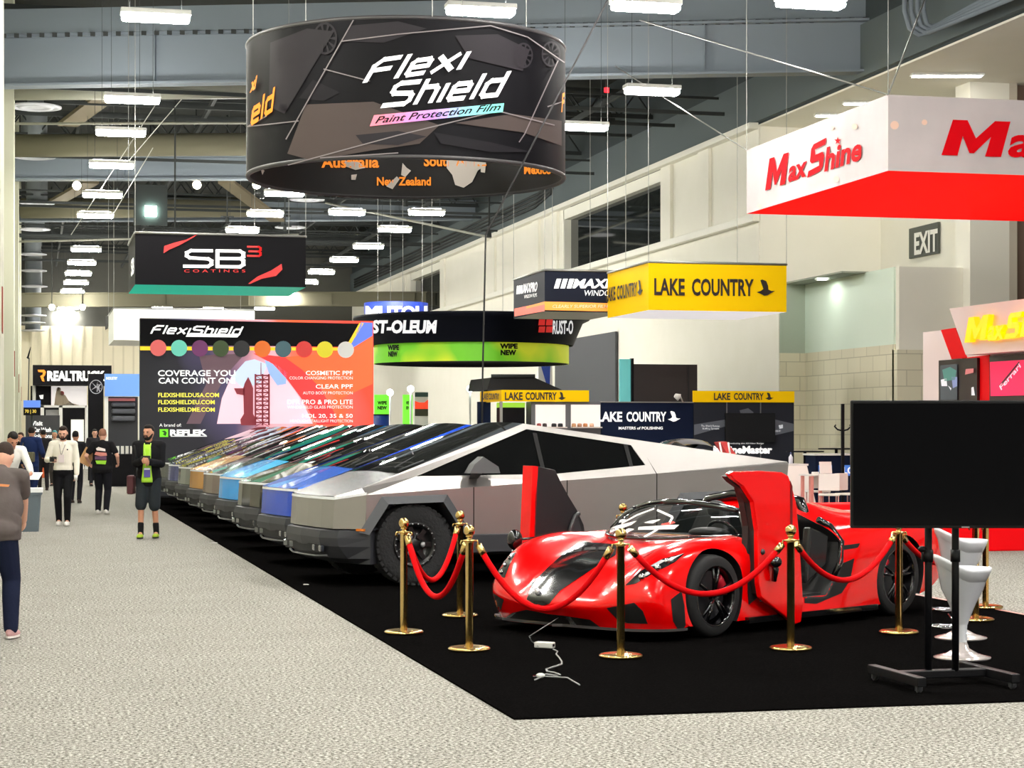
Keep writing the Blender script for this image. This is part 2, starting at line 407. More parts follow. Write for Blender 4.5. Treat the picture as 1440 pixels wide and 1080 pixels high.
rowD = [(1140, 2), (917, 126), (820, 177), (600, 298), (555, 322), (518, 346), (484, 365), (452, 382), (430, 396), (398, 411), (372, 433), (300, 433)]
for row, nm in ((rowA, 'row above the aisle'), (rowB, 'row behind the ring sign'), (rowC, 'short row beside the ring sign'), (rowD, 'row nearest the slate wall')):
    for i, (x, y) in enumerate(row):
        p = onZ(x, y, LZ); put_lamp(p.x, p.y, '%s white light panel from the front in the %s' % (ORD[i], nm), 'light panels in the ' + nm)
# the same rows carry on over and behind the camera
for X in (-.1, 7.8, 13.4):
    for k in range(8):
        y = 30.5 - k * 5.8
        if (X == 7.8 and k == 0) or (X == 13.4 and k < 2): continue
        put_lamp(max(X, .4), y, 'white light panel hanging over the stretch of hall before the deep girder', 'light panels over the front of the hall')
# long strips in the white soffit
for i, (x0, x1, y) in enumerate(((1284, 1380, 105), (1188, 1252, 144), (1148, 1196, 161))):
    a = onZ(x0, y, LEDGE - .07); c = onZ(x1, y, LEDGE - .07)
    t = thing('soffit_light', '%s recessed white strip light from the right in the white soffit' % ORD[i], 'ceiling light', (a + c) / 2 - Vector((0, 0, .03)), group='strip lights in the white soffit')
    L = (c - a).length; ax = (c - a).normalized(); R = Matrix((ax, Vector((-ax.y, ax.x, 0)), Vector((0, 0, 1)))).transposed()
    MB().box((a + c) / 2 + Vector((0, 0, -.01)), (L + .1, .34, .05), R).build('housing', m_lhouse, t)
    MB().box((a + c) / 2 + Vector((0, 0, -.04)), (L, .26, .02), R).build('diffuser', M('strip_diffuser', (255, 255, 255), .5, emit=(255, 250, 240), es=26), t)
# small warm spots on the steel
m_spot = M('spot_glow', (255, 240, 200), .4, emit=(255, 232, 190), es=40)
for i, (x, y, d) in enumerate(((135, 148, 60), (108, 261, 72), (277, 260, 72), (361, 260, 72), (73, 432, 100), (116, 432, 100))):
    p = at(x, y, d); t = thing('spot_lamp', ['round warm spot lamp beside the raking brace under the girder', 'round warm spot lamp right of the second air disc', 'round warm spot lamp midway along the second girder', 'round warm spot lamp by the lower left edge of the ring sign', 'left one of two tiny spot lamps over the far hall', 'right one of two tiny spot lamps over the far hall'][i], 'spot lamp', p)
    MB().ell(p, (.15, .1, .15), 12, 8).build('bulb', m_spot, t)
    MB().cyl(p + Vector((0, .08, 0)), p + Vector((0, .4, .1)), .16, .09, 12).cyl(p + Vector((0, .3, .1)), p + Vector((0, .3, 14.0 - p.z)), .02, n=5).build('housing', m_dsteel, t)
# green-white work light under the ceiling
p = at(212, 297, 78); t = thing('work_light', 'square green tinged work light hanging above the black box sign', 'spot lamp', p)
MB().box(p, (.45, .1, .4)).build('bulb', M('green_glow', (220, 255, 240), .4, emit=(215, 255, 238), es=30), t)
MB().box(p + Vector((0, .12, .25)), (1.3, .1, 1.6)).cyl(p + Vector((0, .12, .9)), (p.x, p.y + .12, ZC), .03, n=5).build('housing', m_dsteel, t)
# round air discs hanging in a row over the left of the aisle
m_disc = M('disc_white', (206, 208, 216), .6)
def air_disc(x, y, d, label, group):
    p = at(x, y, d); t = thing('air_disc', label, 'air vent', p, group=group)
    MB().lathe([(.001, .0), (.2, -.02), (.35, .02), (.36, -.03), (.5, -.03), (.52, .02), (.62, .02), (.64, -.03), (.75, -.01), (.75, .03), (.2, .1), (.001, .1)], n=32).build('disc', m_disc, t, local=True)
    MB().cyl((0, 0, .08), (0, 0, ZC - .01 - p.z), .45, n=20).build('duct', M('duct_grey', (118, 124, 128), .6), t, local=True)
for i, (x, y, wpx) in enumerate(((50, 151, 72), (48, 221, 60), (52, 286, 49), (49, 323, 44), (46, 358, 39), (47, 381, 34), (48, 403, 30), (46, 424, 26), (47, 444, 25), (46, 454, 22), (46, 465, 20))):
    air_disc(x, y, min(F * 1.5 / wpx, 104 + i * 1.7), '%s round white air disc from the front in the row above the left wall' % ORD[i], 'round air discs above the left wall')
for i, (x, y, wpx) in enumerate(((432, 281, 49), (408, 320, 43))):
    air_disc(x, y, F * 1.5 / wpx, ['nearer', 'farther'][i] + ' round white air disc right of the black box sign', 'round air discs by the box sign')

# recessed downlights over the entry recess
for i, (X_, Y_) in enumerate(((20.35, 49.2), (22.4, 48.2), (18.9, 60.0), (18.9, 66.0))):
    zz = PH - .03 if i < 2 else 6.6
    if i > 1: continue
    t = thing('downlight', ['round recessed downlight by the pale green wall', 'round recessed downlight near the exit sign portal'][i], 'ceiling light', (X_, Y_, zz))
    MB().cyl((X_, Y_, zz - .02), (X_, Y_, zz), .16, n=20).build('diffuser', M('downlight_glow', (255, 255, 255), .5, emit=(250, 255, 245), es=22), t); MB().lathe([(.16, -.03), (.2, -.03), (.2, .0), (.16, 0)], (X_, Y_, zz), 20).build('ring', m_lhouse, t)
# hanging rods, cross pipes and guy wires crowding the roof space
random.seed(11)
for i in range(22):
    d = random.uniform(58, 100); x = random.uniform(20, 700); y0 = random.uniform(170, 330); p = at(x, y0, d)
    if p.x > XW - .6 or p.x < 1.8 or p.z > 13.2: continue
    t = thing('hanger_rod', 'thin dark hanger rod among the roof steel over the hall', 'rod', (p.x, p.y, p.z), group='hanger rods in the roof space')
    MB().cyl(p, (p.x, p.y, ZC - .01), .03, n=6).build('rod', m_dsteel, t); MB().box(p, (.5, .1, .05)).cyl(p, p - Vector((0, 0, .2)), .06, .08, 8).build('bracket', m_dsteel, t)
for i in range(14):
    y = 55 + i * 4.6; z = 10.9 + .35 * (i % 3)
    struct(MB().bb((-.9, y, z), (XW - .3, y + .08, z + .10)).bb((-.9, y + .5, z + .55), (XW - .3, y + .56, z + .62)).build(trim(), m_dsteel))
for i in range(5):
    x = 1.5 + i * 3.9
    struct(MB().bb((x, 53, 11.7), (x + .1, 124, 11.85)).build(trim(), m_dsteel))
for i, (a, c, d1, d2) in enumerate((((235, 122), (100, 330), 58, 63), ((268, 125), (176, 232), 58, 62), ((160, 300), (215, 208), 64, 60))):
    A = at(a[0], a[1], d1); C_ = at(c[0], c[1], d2)
    tag(MB().cyl(A, C_, .014, n=5).build('guy_wire', M('wire_pale', (196, 196, 190), .5), origin=A), '%s pale guy wire slanting across the roof steel at upper left' % ORD[i], 'wire', 'guy wires at upper left')
p = at(853, 128, 62); t = thing('exit_lamp', 'tiny red lit exit lamp under the roof beside the ring sign', 'lamp', p); MB().box(p, (.14, .06, .2)).build('lamp', M('exit_red', (255, 40, 50), .5, emit=(255, 30, 40), es=3), t); MB().cyl(p + Vector((0, .05, .1)), (p.x, p.y + .05, ZC - .01), .02, n=6).build('rod', m_dsteel, t)
A = at(865, -20, 27); B = at(683, 330, 25); C_ = at(678, 560, 25); tag(MB().tube([A, B, C_, Vector((C_.x, C_.y, 1.0))], .012, 6).build('drop_cable', M('cable_black', (16, 16, 18), .6), origin=C_), 'thin black cable dropping from the roof past the ring sign to the trucks', 'cable')
# ------------------------------------------------------------------ signs: helpers
m_black = M('sign_black', (18, 17, 21), .6, spec=.12); m_white = M('sign_white', (236, 234, 230), .6)
m_lw = M('letter_white', (246, 246, 244), .5, emit=(255, 255, 255), es=.42)  # glow added to brighten the white print; the cloth signs are unlit
m_cable = M('cable_steel', (150, 150, 146), .5, metal=.5)
def hY(Y, lift=.02): return lambda x, y: onY(x, y, Y - lift)
def hX(X, lift=.02): return lambda x, y: onX(x, y, X - lift)
def ptext(mb, txt, hit, bl, br, tl, bold=.02, shear=0.0, space=1.0, mi=0):
    vs, fs = glyphs(txt, bold, shear, space)
    return mb.add([hit(bl[0] + (br[0] - bl[0]) * x + (tl[0] - bl[0]) * y, bl[1] + (br[1] - bl[1]) * x + (tl[1] - bl[1]) * y) for x, y in vs], fs, mi)
def rtext(mb, txt, hit, x0, y0, x1, y1, bold=.02, shear=0.0, space=1.0, mi=0, dy=0.0):
    """letters in the picture rectangle x0..x1, top y0, bottom y1; dy = drop of the right end"""
    return ptext(mb, txt, hit, (x0, y1), (x1, y1 + dy), (x0, y0), bold, shear, space, mi)
def poly(mb, pts, hit, mi=0): return mb.add([hit(*p) for p in pts], [list(range(len(pts)))], mi)
def disc(mb, cx, cy, r, hit, mi=0, n=20, sy=1.0): return poly(mb, [(cx + r * math.cos(2 * PI * i / n), cy + r * sy * math.sin(2 * PI * i / n)) for i in range(n)], hit, mi)
def decal(mb, pts, hit, step=4.0, mi=0, smooth=True):
    """fill a picture outline with a fine mesh laid on the surface hit() finds"""
    from mathutils.geometry import delaunay_2d_cdt
    P = []
    k = len(pts)
    for i in range(k):
        a = Vector(pts[i]); b = Vector(pts[(i + 1) % k]); n = max(1, int((b - a).length / step))
        P += [a.lerp(b, j / n) for j in range(n)]
    nb = len(P)
    x0 = min(p.x for p in P); x1 = max(p.x for p in P); y0 = min(p.y for p in P); y1 = max(p.y for p in P)
    def inside(q):
        c = False; j = nb - 1
        for i in range(nb):
            a, b = P[i], P[j]
            if (a.y > q.y) != (b.y > q.y) and q.x < (b.x - a.x) * (q.y - a.y) / (b.y - a.y) + a.x: c = not c
            j = i
        return c
    y = y0 + step / 2; I = []
    while y < y1:
        x = x0 + step / 2
        while x < x1:
            q = Vector((x, y))
            if inside(q) and min((q - p).length for p in P) > step * .45: I.append(q)
            x += step
        y += step
    vs, _, fs, *_r = delaunay_2d_cdt(P + I, [], [list(range(nb))], 1, 1e-4)
    H = [hit(v.x, v.y) for v in vs]
    ok = [f for f in fs if all(H[i] is not None for i in f)]
    used = sorted({i for f in ok for i in f}); ix = {i: k for k, i in enumerate(used)}
    return mb.add([H[i] for i in used], [[ix[i] for i in f] for f in ok], mi, smooth)
GOOSE = [(0, .22), (.22, .3), (.36, .42), (.2, .95), (.3, 1), (.52, .9), (.62, .62), (.64, .38), (.8, .3), (1, .3), (.78, .16), (.6, .04), (.42, 0), (.25, .1)]
GM = [(0, 0), (.1, 1), (.33, 1), (.5, .5), (.76, 1), (1, 1), (.93, 0), (.68, 0), (.73, .55), (.5, .08), (.43, .08), (.29, .55), (.25, 0)]
GS = [(0, 0), (.78, 0), (.94, .12), (.98, .46), (.86, .60), (.42, .62), (.38, .80), (1.0, .80), (1.06, 1), (.26, 1), (.13, .88), (.1, .5), (.22, .40), (.68, .38), (.70, .2), (.05, .2)]
def pglyph(mb, G_, hit, bl, br, tl, mi=0):
    return poly(mb, [(bl[0] + (br[0] - bl[0]) * x + (tl[0] - bl[0]) * y, bl[1] + (br[1] - bl[1]) * x + (tl[1] - bl[1]) * y) for x, y in G_], hit, mi)
TG = {'F': (1.0, [[(0, 0), (0, .72), (.28, 1), (1, 1)], [(0, .5), (.8, .5)]]), 'l': (.0, [[(0, 0), (0, 1)]]), 'i': (.0, [[(0, 0), (0, .70)]]),
      'e': (.8, [[(.75, 0), (.12, 0), (0, .12), (0, .58), (.12, .70), (.68, .70), (.8, .58), (.8, .36), (0, .36)]]), 'x': (.8, [[(0, 0), (.8, .70)], [(0, .70), (.8, 0)]]),
      'S': (1.1, [[(1.1, 1), (.2, 1), (0, .86), (0, .66), (.14, .54), (.96, .48), (1.1, .36), (1.1, .14), (.94, 0), (-.1, 0)]]), 'h': (.75, [[(0, 0), (0, 1)], [(0, .70), (.6, .70), (.75, .56), (.75, 0)]]),
      'd': (.8, [[(.8, 1), (.8, 0), (.14, 0), (0, .13), (0, .57), (.14, .70), (.8, .70)]]), 'B': (1.1, [[(0, 1), (.95, 1), (1.1, .88), (1.1, .64), (.98, .52), (0, .52)], [(.98, .52), (1.1, .40), (1.1, .14), (.95, 0), (0, 0), (0, 1)]]), '3': (.9, [[(0, 1), (.78, 1), (.9, .88), (.9, .64), (.78, .5), (.1, .5)], [(.78, .5), (.9, .36), (.9, .12), (.78, 0), (0, 0)]])}
def stext(mb, txt, hit, bl, br, tl, wd=.23, gap=.42, mi=0, xs=1.0):
    """square stroke letters filling the picture parallelogram"""
    x = 0; S_ = []
    for ch in txt:
        w_, paths = TG[ch]
        S_ += [[(x + p[0] * xs, p[1]) for p in P] for P in paths]; x += w_ * xs + gap
    tot = x - gap + wd
    def out(q):
        u, v = (q[0] + wd / 2) / tot, (q[1] + wd / 2) / (1 + wd)
        return hit(bl[0] + (br[0] - bl[0]) * u + (tl[0] - bl[0]) * v, bl[1] + (br[1] - bl[1]) * u + (tl[1] - bl[1]) * v)
    for P in S_:
        for a, b in zip(P[:-1], P[1:]):
            a, b = Vector(a), Vector(b); d = (b - a).normalized() * wd / 2; n = Vector((-d.y, d.x)); a2, b2 = a - d * .8, b + d * .8
            k = max(1, int((b2 - a2).length / .5))
            for j in range(k):
                p, q = a2.lerp(b2, j / k), a2.lerp(b2, (j + 1) / k); mb.add([out(z) for z in (p - n, q - n, q + n, p + n)], [(0, 1, 2, 3)], mi)
    return mb
def goose(mb, hit, x0, y0, x1, y1, mi=0):
    return poly(mb, [(x0 + (x1 - x0) * a, y1 + (y0 - y1) * b) for a, b in GOOSE], hit, mi)
def cables(pts, t, r=.007, top=ZC - .02):
    for p in pts: MB().cyl(p, (p[0], p[1], top), r, n=5, cap=False).build('cable', m_cable, t)
def box_sign(name, label, x0, x1, yt, yb, d, L, mats, cab=True, thick_bottom=None):
    P = at(x0, yt, d); Q = at(x0, yb, d); X1 = onY(x1, yb, P.y).x
    t = thing(name, label, 'sign', (P.x, P.y, Q.z))
    mb = MB(); a = Vector((P.x, P.y, Q.z)); c = Vector((X1, P.y + L, P.z))
    mb.bb(a, c); mb.m[-6:] = [0] * 6
    # faces order of box: -x, +x, -y, +y, -z, +z
    for k in range(6):
        ns = mb.f[k]; cz = sum((mb.v[i].z for i in ns)) / 4
        if abs(cz - Q.z) < 1e-4: mb.m[k] = 1
    o = mb.build('sign_box', mats, t)
    f = MB()
    for y in (P.y, P.y + L):
        f.cyl((P.x, y, P.z), (X1, y, P.z), .03, n=6)
    for x in (P.x, X1): f.cyl((x, P.y, P.z), (x, P.y + L, P.z), .03, n=6)
    f.build('frame', m_cable, t)
    if cab: cables([(P.x, P.y, P.z), (X1, P.y, P.z), (P.x, P.y + L, P.z), (X1, P.y + L, P.z)], t)
    return t, P.x, P.y, X1, Q.z, P.z

# ------------------------------------------------------------------ the big hanging ring
RD, RR, RB, RT = 28.7, 2.29, 5.33, 7.18
rc = at(571.5, 300, RD); rc.z = 0
def ring_hit(px, py, r=RR + .02, far=False):
    v = ray(px, py); o = EYE - rc
    a = v.x ** 2 + v.y ** 2; b = 2 * (v.x * o.x + v.y * o.y); c = o.x ** 2 + o.y ** 2 - r * r
    D = b * b - 4 * a * c
    if D < 0:
        s = -b / (2 * a)
        p = EYE + v * s; q = Vector((p.x - rc.x, p.y - rc.y)).normalized() * r
        return Vector((rc.x + q.x, rc.y + q.y, p.z))
    s = (-b + (math.sqrt(D) if far else -math.sqrt(D))) / (2 * a)
    return EYE + v * s
t = thing('ring_banner', 'big black hanging ring sign printed with dark cars, hung over the parked trucks', 'hanging sign', (rc.x, rc.y, RB))
NS = 72
def ringband(r, z0, z1, inner=False):
    mb = MB(); rows = []
    for z in (z0, z1): rows.append([Vector((rc.x + r * math.cos(2 * PI * i / NS), rc.y + r * math.sin(2 * PI * i / NS), z)) for i in range(NS + 1)])
    return mb.grid(rows)
ringband(RR, RB, RT).build('outer_skin', M('ring_print', (20, 19, 23), .55, spec=.1, noise=(.9, .25, (12, 11, 14))), t, weld=True)
ringband(RR - .05, RB, RT).build('inner_skin', M('ring_inner', (20, 17, 17), .6), t, weld=True)
mb = MB()
for z in (RB, RT): mb.tube([(rc.x + (RR - .02) * math.cos(2 * PI * i / NS), rc.y + (RR - .02) * math.sin(2 * PI * i / NS), z) for i in range(NS)], .035, 6, closed=True)
mb.build('hoop', M('ring_hem', (60, 58, 60), .5), t)
hit = lambda x, y: ring_hit(x, y, RR + .012)
hit = lambda x, y: ring_hit(x, y, RR + .012)
hit_b = lambda x, y: ring_hit(x, y, RR + .018)
hit_l = lambda x, y: ring_hit(x, y, RR + .024)
hit_s = lambda x, y: ring_hit(x, y, RR + .030)
hit_t = lambda x, y: ring_hit(x, y, RR + .036)
mb = MB()
tan = [(430, 147), (525, 143), (618, 176), (590, 202), (520, 212), (440, 226), (404, 216)]
decal(mb, tan, hit, 10, 0); decal(mb, [(640, 173), (720, 160), (790, 170), (790, 205), (735, 186)], hit, 10, 0)
decal(mb, [(492, 36), (560, 30), (600, 40), (540, 60), (482, 58)], hit, 10, 1); decal(mb, [(380, 60), (432, 40), (470, 44), (400, 160), (378, 150)], hit, 10, 1)
decal(mb, [(640, 50), (700, 48), (745, 70), (735, 100), (660, 82)], hit, 10, 1); decal(mb, [(440, 112), (478, 130), (455, 142), (420, 138)], hit, 10, 2)
decal(mb, [(500, 190), (560, 184), (600, 192), (560, 204), (510, 202)], hit_b, 10, 1); decal(mb, [(610, 186), (690, 200), (750, 214), (690, 214), (620, 202)], hit_b, 10, 2)
for cx, cy, r in ((457, 54, 19), (399, 76, 14), (736, 78, 15), (775, 76, 15)):
    for a in range(10):
        u = 2 * PI * a / 10
        decal(mb, [(cx + 3 * math.cos(u), cy + 4 * math.sin(u)), (cx + r * .8 * math.cos(u - .12), cy + r * 1.05 * math.sin(u - .12)), (cx + r * .8 * math.cos(u + .12), cy + r * 1.05 * math.sin(u + .12))], hit_b, 8, 1)
    P = [(cx + r * .9 * math.cos(2 * PI * i / 24), cy + r * 1.2 * math.sin(2 * PI * i / 24)) for i in range(25)]
    for i in range(24): decal(mb, [P[i], P[i + 1], (cx + (P[i + 1][0] - cx) * .86, cy + (P[i + 1][1] - cy) * .86), (cx + (P[i][0] - cx) * .86, cy + (P[i][1] - cy) * .86)], hit_b, 8, 1)
mb.build('car_print', [M('print_tan', (74, 65, 63), .5, spec=.1), M('print_grey', (44, 41, 45), .5, spec=.1), M('print_dim', (31, 29, 33), .5, spec=.1)], t)
mb = MB()
def rline(a, b, wdt):
    a = Vector(a); b = Vector(b); n = Vector((-(b - a).y, (b - a).x)).normalized() * wdt / 2
    decal(mb, [a - n, b - n, b + n, a + n], hit_l, 8)
for a, b in (((497, 28), (402, 196)), ((480, 58), (560, 48)), ((560, 48), (690, 36)), ((690, 36), (742, 52)), ((742, 52), (794, 88)), ((455, 97), (520, 114)), ((348, 178), (420, 170)), ((348, 178), (375, 163)), ((405, 232), (560, 190)), ((560, 190), (700, 156)), ((700, 156), (780, 176)), ((785, 85), (738, 188)), ((738, 188), (730, 200)), ((450, 222), (560, 215)), ((770, 150), (794, 142))): rline(a, b, 1.6)
mb.build('edge_lines', M('print_line', (120, 112, 114), .5), t)
mb = MB()
stext(mb, 'Flexi', hit_t, (509, 117.5), (648, 98), (530, 82))
mb.build('lettering', m_lw, t); mb = MB(); stext(mb, 'Shield', hit_t, (537, 152), (700, 136.5), (557, 114.5))
mb.build('lettering', m_lw, t)
mb = MB()
seg = [(520, 177), (709, 157.5)]; cols = []
for i in range(12):
    a = i / 12; c = (i + 1) / 12
    q = lambda s, u: (520 + 189 * s + 6 * (1 - s) * u * 1.5, 177.5 - 20.5 * s - u * (13 if s < 2 else 0))
    decal(mb, [(520 + 187 * a, 177.5 - 20 * a), (520 + 187 * c, 177.5 - 20 * c), (526 + 183 * c, 162 - 17 * c), (526 + 183 * a, 162 - 17 * a)], hit_s, 10, i)
def lerp3(a, b, s): return tuple(a[i] + (b[i] - a[i]) * s for i in range(3))
stops = [(255, 130, 150), (246, 140, 200), (200, 150, 250), (130, 215, 235), (120, 225, 200)]
ms = []
for i in range(12):
    s = i / 11 * 4; k = min(3, int(s)); ms.append(M('film_tint_%d' % i, lerp3(stops[k], stops[k + 1], s - k), .5, emit=lerp3(stops[k], stops[k + 1], s - k), es=.15))
mb.build('colour_strip', ms, t)
mb = MB(); ptext(mb, 'Paint Protection Film', hit_t, (527, 174), (703, 155), (530, 164), .015, .25); mb.build('strip_lettering', m_black, t)
mb = MB()
stext(mb, 'eld', hit_t, (352, 178), (383, 157), (356, 142)); ptext(mb, 'xi', hit_t, (351, 131), (360, 124), (353, 112), .05, .2)
ptext(mb, 'F', hit_t, (789.5, 158), (793.5, 156), (790, 132), .04, .2)
mb.build('orange_lettering', M('print_orange', (255, 140, 20), .5, emit=(255, 120, 10), es=.25), t)
hin = lambda x, y: ring_hit(x, y, RR - .08, True)
for s, x0, y0, x1, y1 in (('Australia', 452, 220, 533, 236), ('New Zealand', 530, 249, 606, 261), ('South Africa', 596, 218, 684, 234), ('Mexico', 737, 232, 775, 245)): mb = MB(); rtext(mb, s, hin, x0, y0, x1, y1, .03); mb.build('inner_lettering', M('map_orange', (255, 150, 40), .5, emit=(255, 140, 30), es=.3), t)
mb = MB()
for pts in ([(628, 216), (684, 216), (683, 232), (672, 240), (664, 256), (652, 264), (640, 260), (636, 246), (628, 236)], [(676, 228), (684, 222), (682, 243), (676, 242)], [(484, 226), (505, 228), (514, 236), (500, 239), (486, 234)], [(494, 246), (502, 245), (500, 253), (494, 253)], [(566, 229), (572, 236), (578, 240), (570, 249), (564, 246)], [(558, 248), (562, 252), (552, 266), (543, 262)], [(366, 236), (372, 240), (369, 246)]):
    mb = MB(); decal(mb, pts, hin, 6); mb.build('map_shape', M('map_white', (226, 216, 206), .5), t)
cables([(ring_hit(x, y, RR).x, ring_hit(x, y, RR).y, RT) for x, y in ((356, 55), (608, 27), (740, 40))] + [(ring_hit(x, y, RR, True).x, ring_hit(x, y, RR, True).y, RT) for x, y in ((430, 60), (650, 60))], t)

# ------------------------------------------------------------------ black box sign with teal underside
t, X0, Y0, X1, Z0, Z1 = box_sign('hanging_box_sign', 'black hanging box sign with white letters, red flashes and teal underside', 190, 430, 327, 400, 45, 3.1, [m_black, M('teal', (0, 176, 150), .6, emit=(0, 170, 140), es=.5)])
h = hY(Y0)
mb = MB(); stext(mb, 'S', h, (260, 376.5), (300, 377), (260, 350), .2, xs=1.2); stext(mb, 'B', h, (303, 377), (345, 377.5), (303, 350.5), .2, xs=1.2); mb.build('lettering', m_lw, t)
m_redp = M('print_red', (240, 50, 50), .5, emit=(255, 40, 40), es=.15)
mb = MB(); stext(mb, '3', h, (347, 361), (368, 361.4), (347, 345.5), .2, xs=1.2); mb.build('red_lettering', m_redp, t); mb = MB(); rtext(mb, 'COATINGS', h, 259, 379, 345, 383, .0, 0, 1.6); mb.build('red_lettering', m_redp, t)
mb = MB(); poly(mb, [(231, 346), (246, 341), (262, 337), (281, 327.5), (270, 335), (252, 345), (238, 351), (230, 356)], h); mb.build('red_flash', m_redp, t); mb = MB(); poly(mb, [(349, 399), (362, 389), (382, 380), (396, 371), (397, 379), (388, 388), (368, 392), (352, 399)], h)
mb.build('red_flash', m_redp, t)
mb = MB(); hs = hX(X0)
ptext(mb, 'SB', hs, (184.2, 390), (188.5, 384), (184.2, 366), .04); mb.build('side_lettering', m_lw, t)

# ------------------------------------------------------------------ plain white box sign behind the big panel
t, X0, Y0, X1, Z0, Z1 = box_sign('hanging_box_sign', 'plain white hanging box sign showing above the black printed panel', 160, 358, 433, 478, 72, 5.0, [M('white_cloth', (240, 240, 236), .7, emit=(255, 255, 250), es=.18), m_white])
mb = MB(); poly(mb, [(148, 445), (152, 444), (152, 462), (148, 464)], hX(X0)); mb.build('side_mark', m_black, t)

# ------------------------------------------------------------------ the printed panel behind the trucks
Y0 = 51.1
P = onY(197, 450, Y0); Q = onY(525, 455, Y0); Z1 = 4.55
t = thing('display_wall', 'tall printed panel with rocket picture and ten coloured dots behind the trucks', 'display panel', (P.x, Y0, 0))
MB().bb((P.x, Y0, 0), (Q.x, Y0 + .35, Z1)).build('panel_frame', m_black, t)
def smix(a, b): return a
mp = bpy.data.materials.new('panel_print'); mp.use_nodes = True; nt = mp.node_tree; bs = nt.nodes['Principled BSDF']
tc = nt.nodes.new('ShaderNodeTexCoord'); sp = nt.nodes.new('ShaderNodeSeparateXYZ'); nz = nt.nodes.new('ShaderNodeTexNoise'); nz.inputs['Scale'].default_value = .55; nz.inputs['Detail'].default_value = 1
m1 = nt.nodes.new('ShaderNodeMath'); m1.operation = 'MULTIPLY_ADD'; m1.inputs[1].default_value = 1 / (Q.x - P.x); m1.inputs[2].default_value = -.06
m2 = nt.nodes.new('ShaderNodeMath'); m2.operation = 'MULTIPLY_ADD'; m2.inputs[1].default_value = .34; m2.inputs[2].default_value = -.17
m3 = nt.nodes.new('ShaderNodeMath'); m3.operation = 'ADD'
m4 = nt.nodes.new('ShaderNodeMath'); m4.operation = 'MULTIPLY_ADD'; m4.inputs[1].default_value = .035; m4.inputs[2].default_value = -.02
m5 = nt.nodes.new('ShaderNodeMath'); m5.operation = 'ADD'
rp = nt.nodes.new('ShaderNodeValToRGB'); e = rp.color_ramp.elements; e[0].position = 0; e[0].color = rgb(22, 22, 28); e[1].position = 1; e[1].color = rgb(255, 70, 48)
for pos, c in ((.22, (30, 28, 36)), (.34, (70, 62, 92)), (.44, (150, 110, 130)), (.54, (232, 160, 170)), (.63, (246, 176, 190)), (.7, (255, 110, 90)), (.8, (255, 96, 50)), (.9, (255, 84, 74))): k = e.new(pos); k.color = rgb(*c)
L = nt.links.new
L(tc.outputs['Object'], sp.inputs[0]); L(tc.outputs['Object'], nz.inputs['Vector']); L(sp.outputs[0], m1.inputs[0]); L(nz.outputs['Fac'], m2.inputs[0]); L(m1.outputs[0], m3.inputs[0]); L(m2.outputs[0], m3.inputs[1])
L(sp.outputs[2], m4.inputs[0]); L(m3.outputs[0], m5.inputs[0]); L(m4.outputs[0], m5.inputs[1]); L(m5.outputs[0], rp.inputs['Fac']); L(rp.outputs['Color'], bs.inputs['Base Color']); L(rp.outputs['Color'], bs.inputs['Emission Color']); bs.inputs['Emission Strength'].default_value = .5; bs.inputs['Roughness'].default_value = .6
h1 = hY(Y0, .01); h2 = hY(Y0, .02); h3 = hY(Y0, .03); h4 = hY(Y0, .04)
MB().add([(P.x, Y0 - .005, .05), (Q.x, Y0 - .005, .05), (Q.x, Y0 - .005, Z1), (P.x, Y0 - .005, Z1)], [(0, 1, 2, 3)]).build('print', mp, t)
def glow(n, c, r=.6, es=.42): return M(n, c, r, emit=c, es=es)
mb = MB()
poly(mb, [(197, 449), (506, 455), (491, 488), (197, 485)], h1)          # black head
mb.build('black_head', m_black, t)
mb = MB()
arch = [(298, 598)] + [(302 + 76 * (i / 12.0), 560 - 55 * math.sin(PI * (i / 12.0) ** .8 * .98) ** .8 if 0 < i < 12 else 590) for i in range(13)] + [(440, 598)]
poly(mb, [(305, 596), (312, 560), (325, 530), (345, 508), (358, 505), (376, 512), (398, 528), (414, 548), (428, 570), (440, 596)], h1, 0)
poly(mb, [(372, 506), (388, 512), (404, 524), (402, 540), (390, 542), (378, 525)], h2, 1)
poly(mb, [(325, 530), (345, 508), (358, 505), (376, 512), (366, 540), (340, 545)], h2, 2)
poly(mb, [(356, 497), (400, 502), (425, 520), (450, 545), (470, 580), (476, 597), (446, 597), (425, 562), (405, 535), (384, 512)], h2, 3)
poly(mb, [(400, 502), (452, 498), (500, 478), (524, 468), (524, 540), (480, 560), (450, 545), (425, 520)], h1, 4)
poly(mb, [(508, 453), (524, 454), (524, 472), (498, 488), (491, 490)], h2, 5)
poly(mb, [(280, 500), (345, 497), (320, 525), (300, 560), (282, 596), (262, 596), (290, 540)], h1, 6)
mb.build('swoosh_print', [glow('swoosh_pale', (240, 200, 214)), glow('swoosh_blue', (150, 180, 226)), glow('swoosh_sky', (200, 214, 232)), glow('swoosh_red', (250, 60, 60)), glow('swoosh_orange', (255, 104, 56)), glow('swoosh_cornflower', (92, 120, 216)), glow('swoosh_mauve', (120, 92, 104), .6, .1)], t)
mb = MB()
poly(mb, [(339, 598), (338, 590), (343, 582), (342, 546), (344, 539), (349, 530), (353, 538), (356, 546), (356, 582), (360, 590), (360, 598)], h3)
poly(mb, [(329, 546), (344, 546), (344, 556), (333, 554)], h3)
for x in (358, 368, 377): poly(mb, [(x, 526), (x + 2.4, 526), (x + 2.4, 598), (x, 598)], h3)
for i in range(12): poly(mb, [(358, 527 + i * 6), (379, 527 + i * 6), (379, 529 + i * 6), (358, 529 + i * 6)], h3)
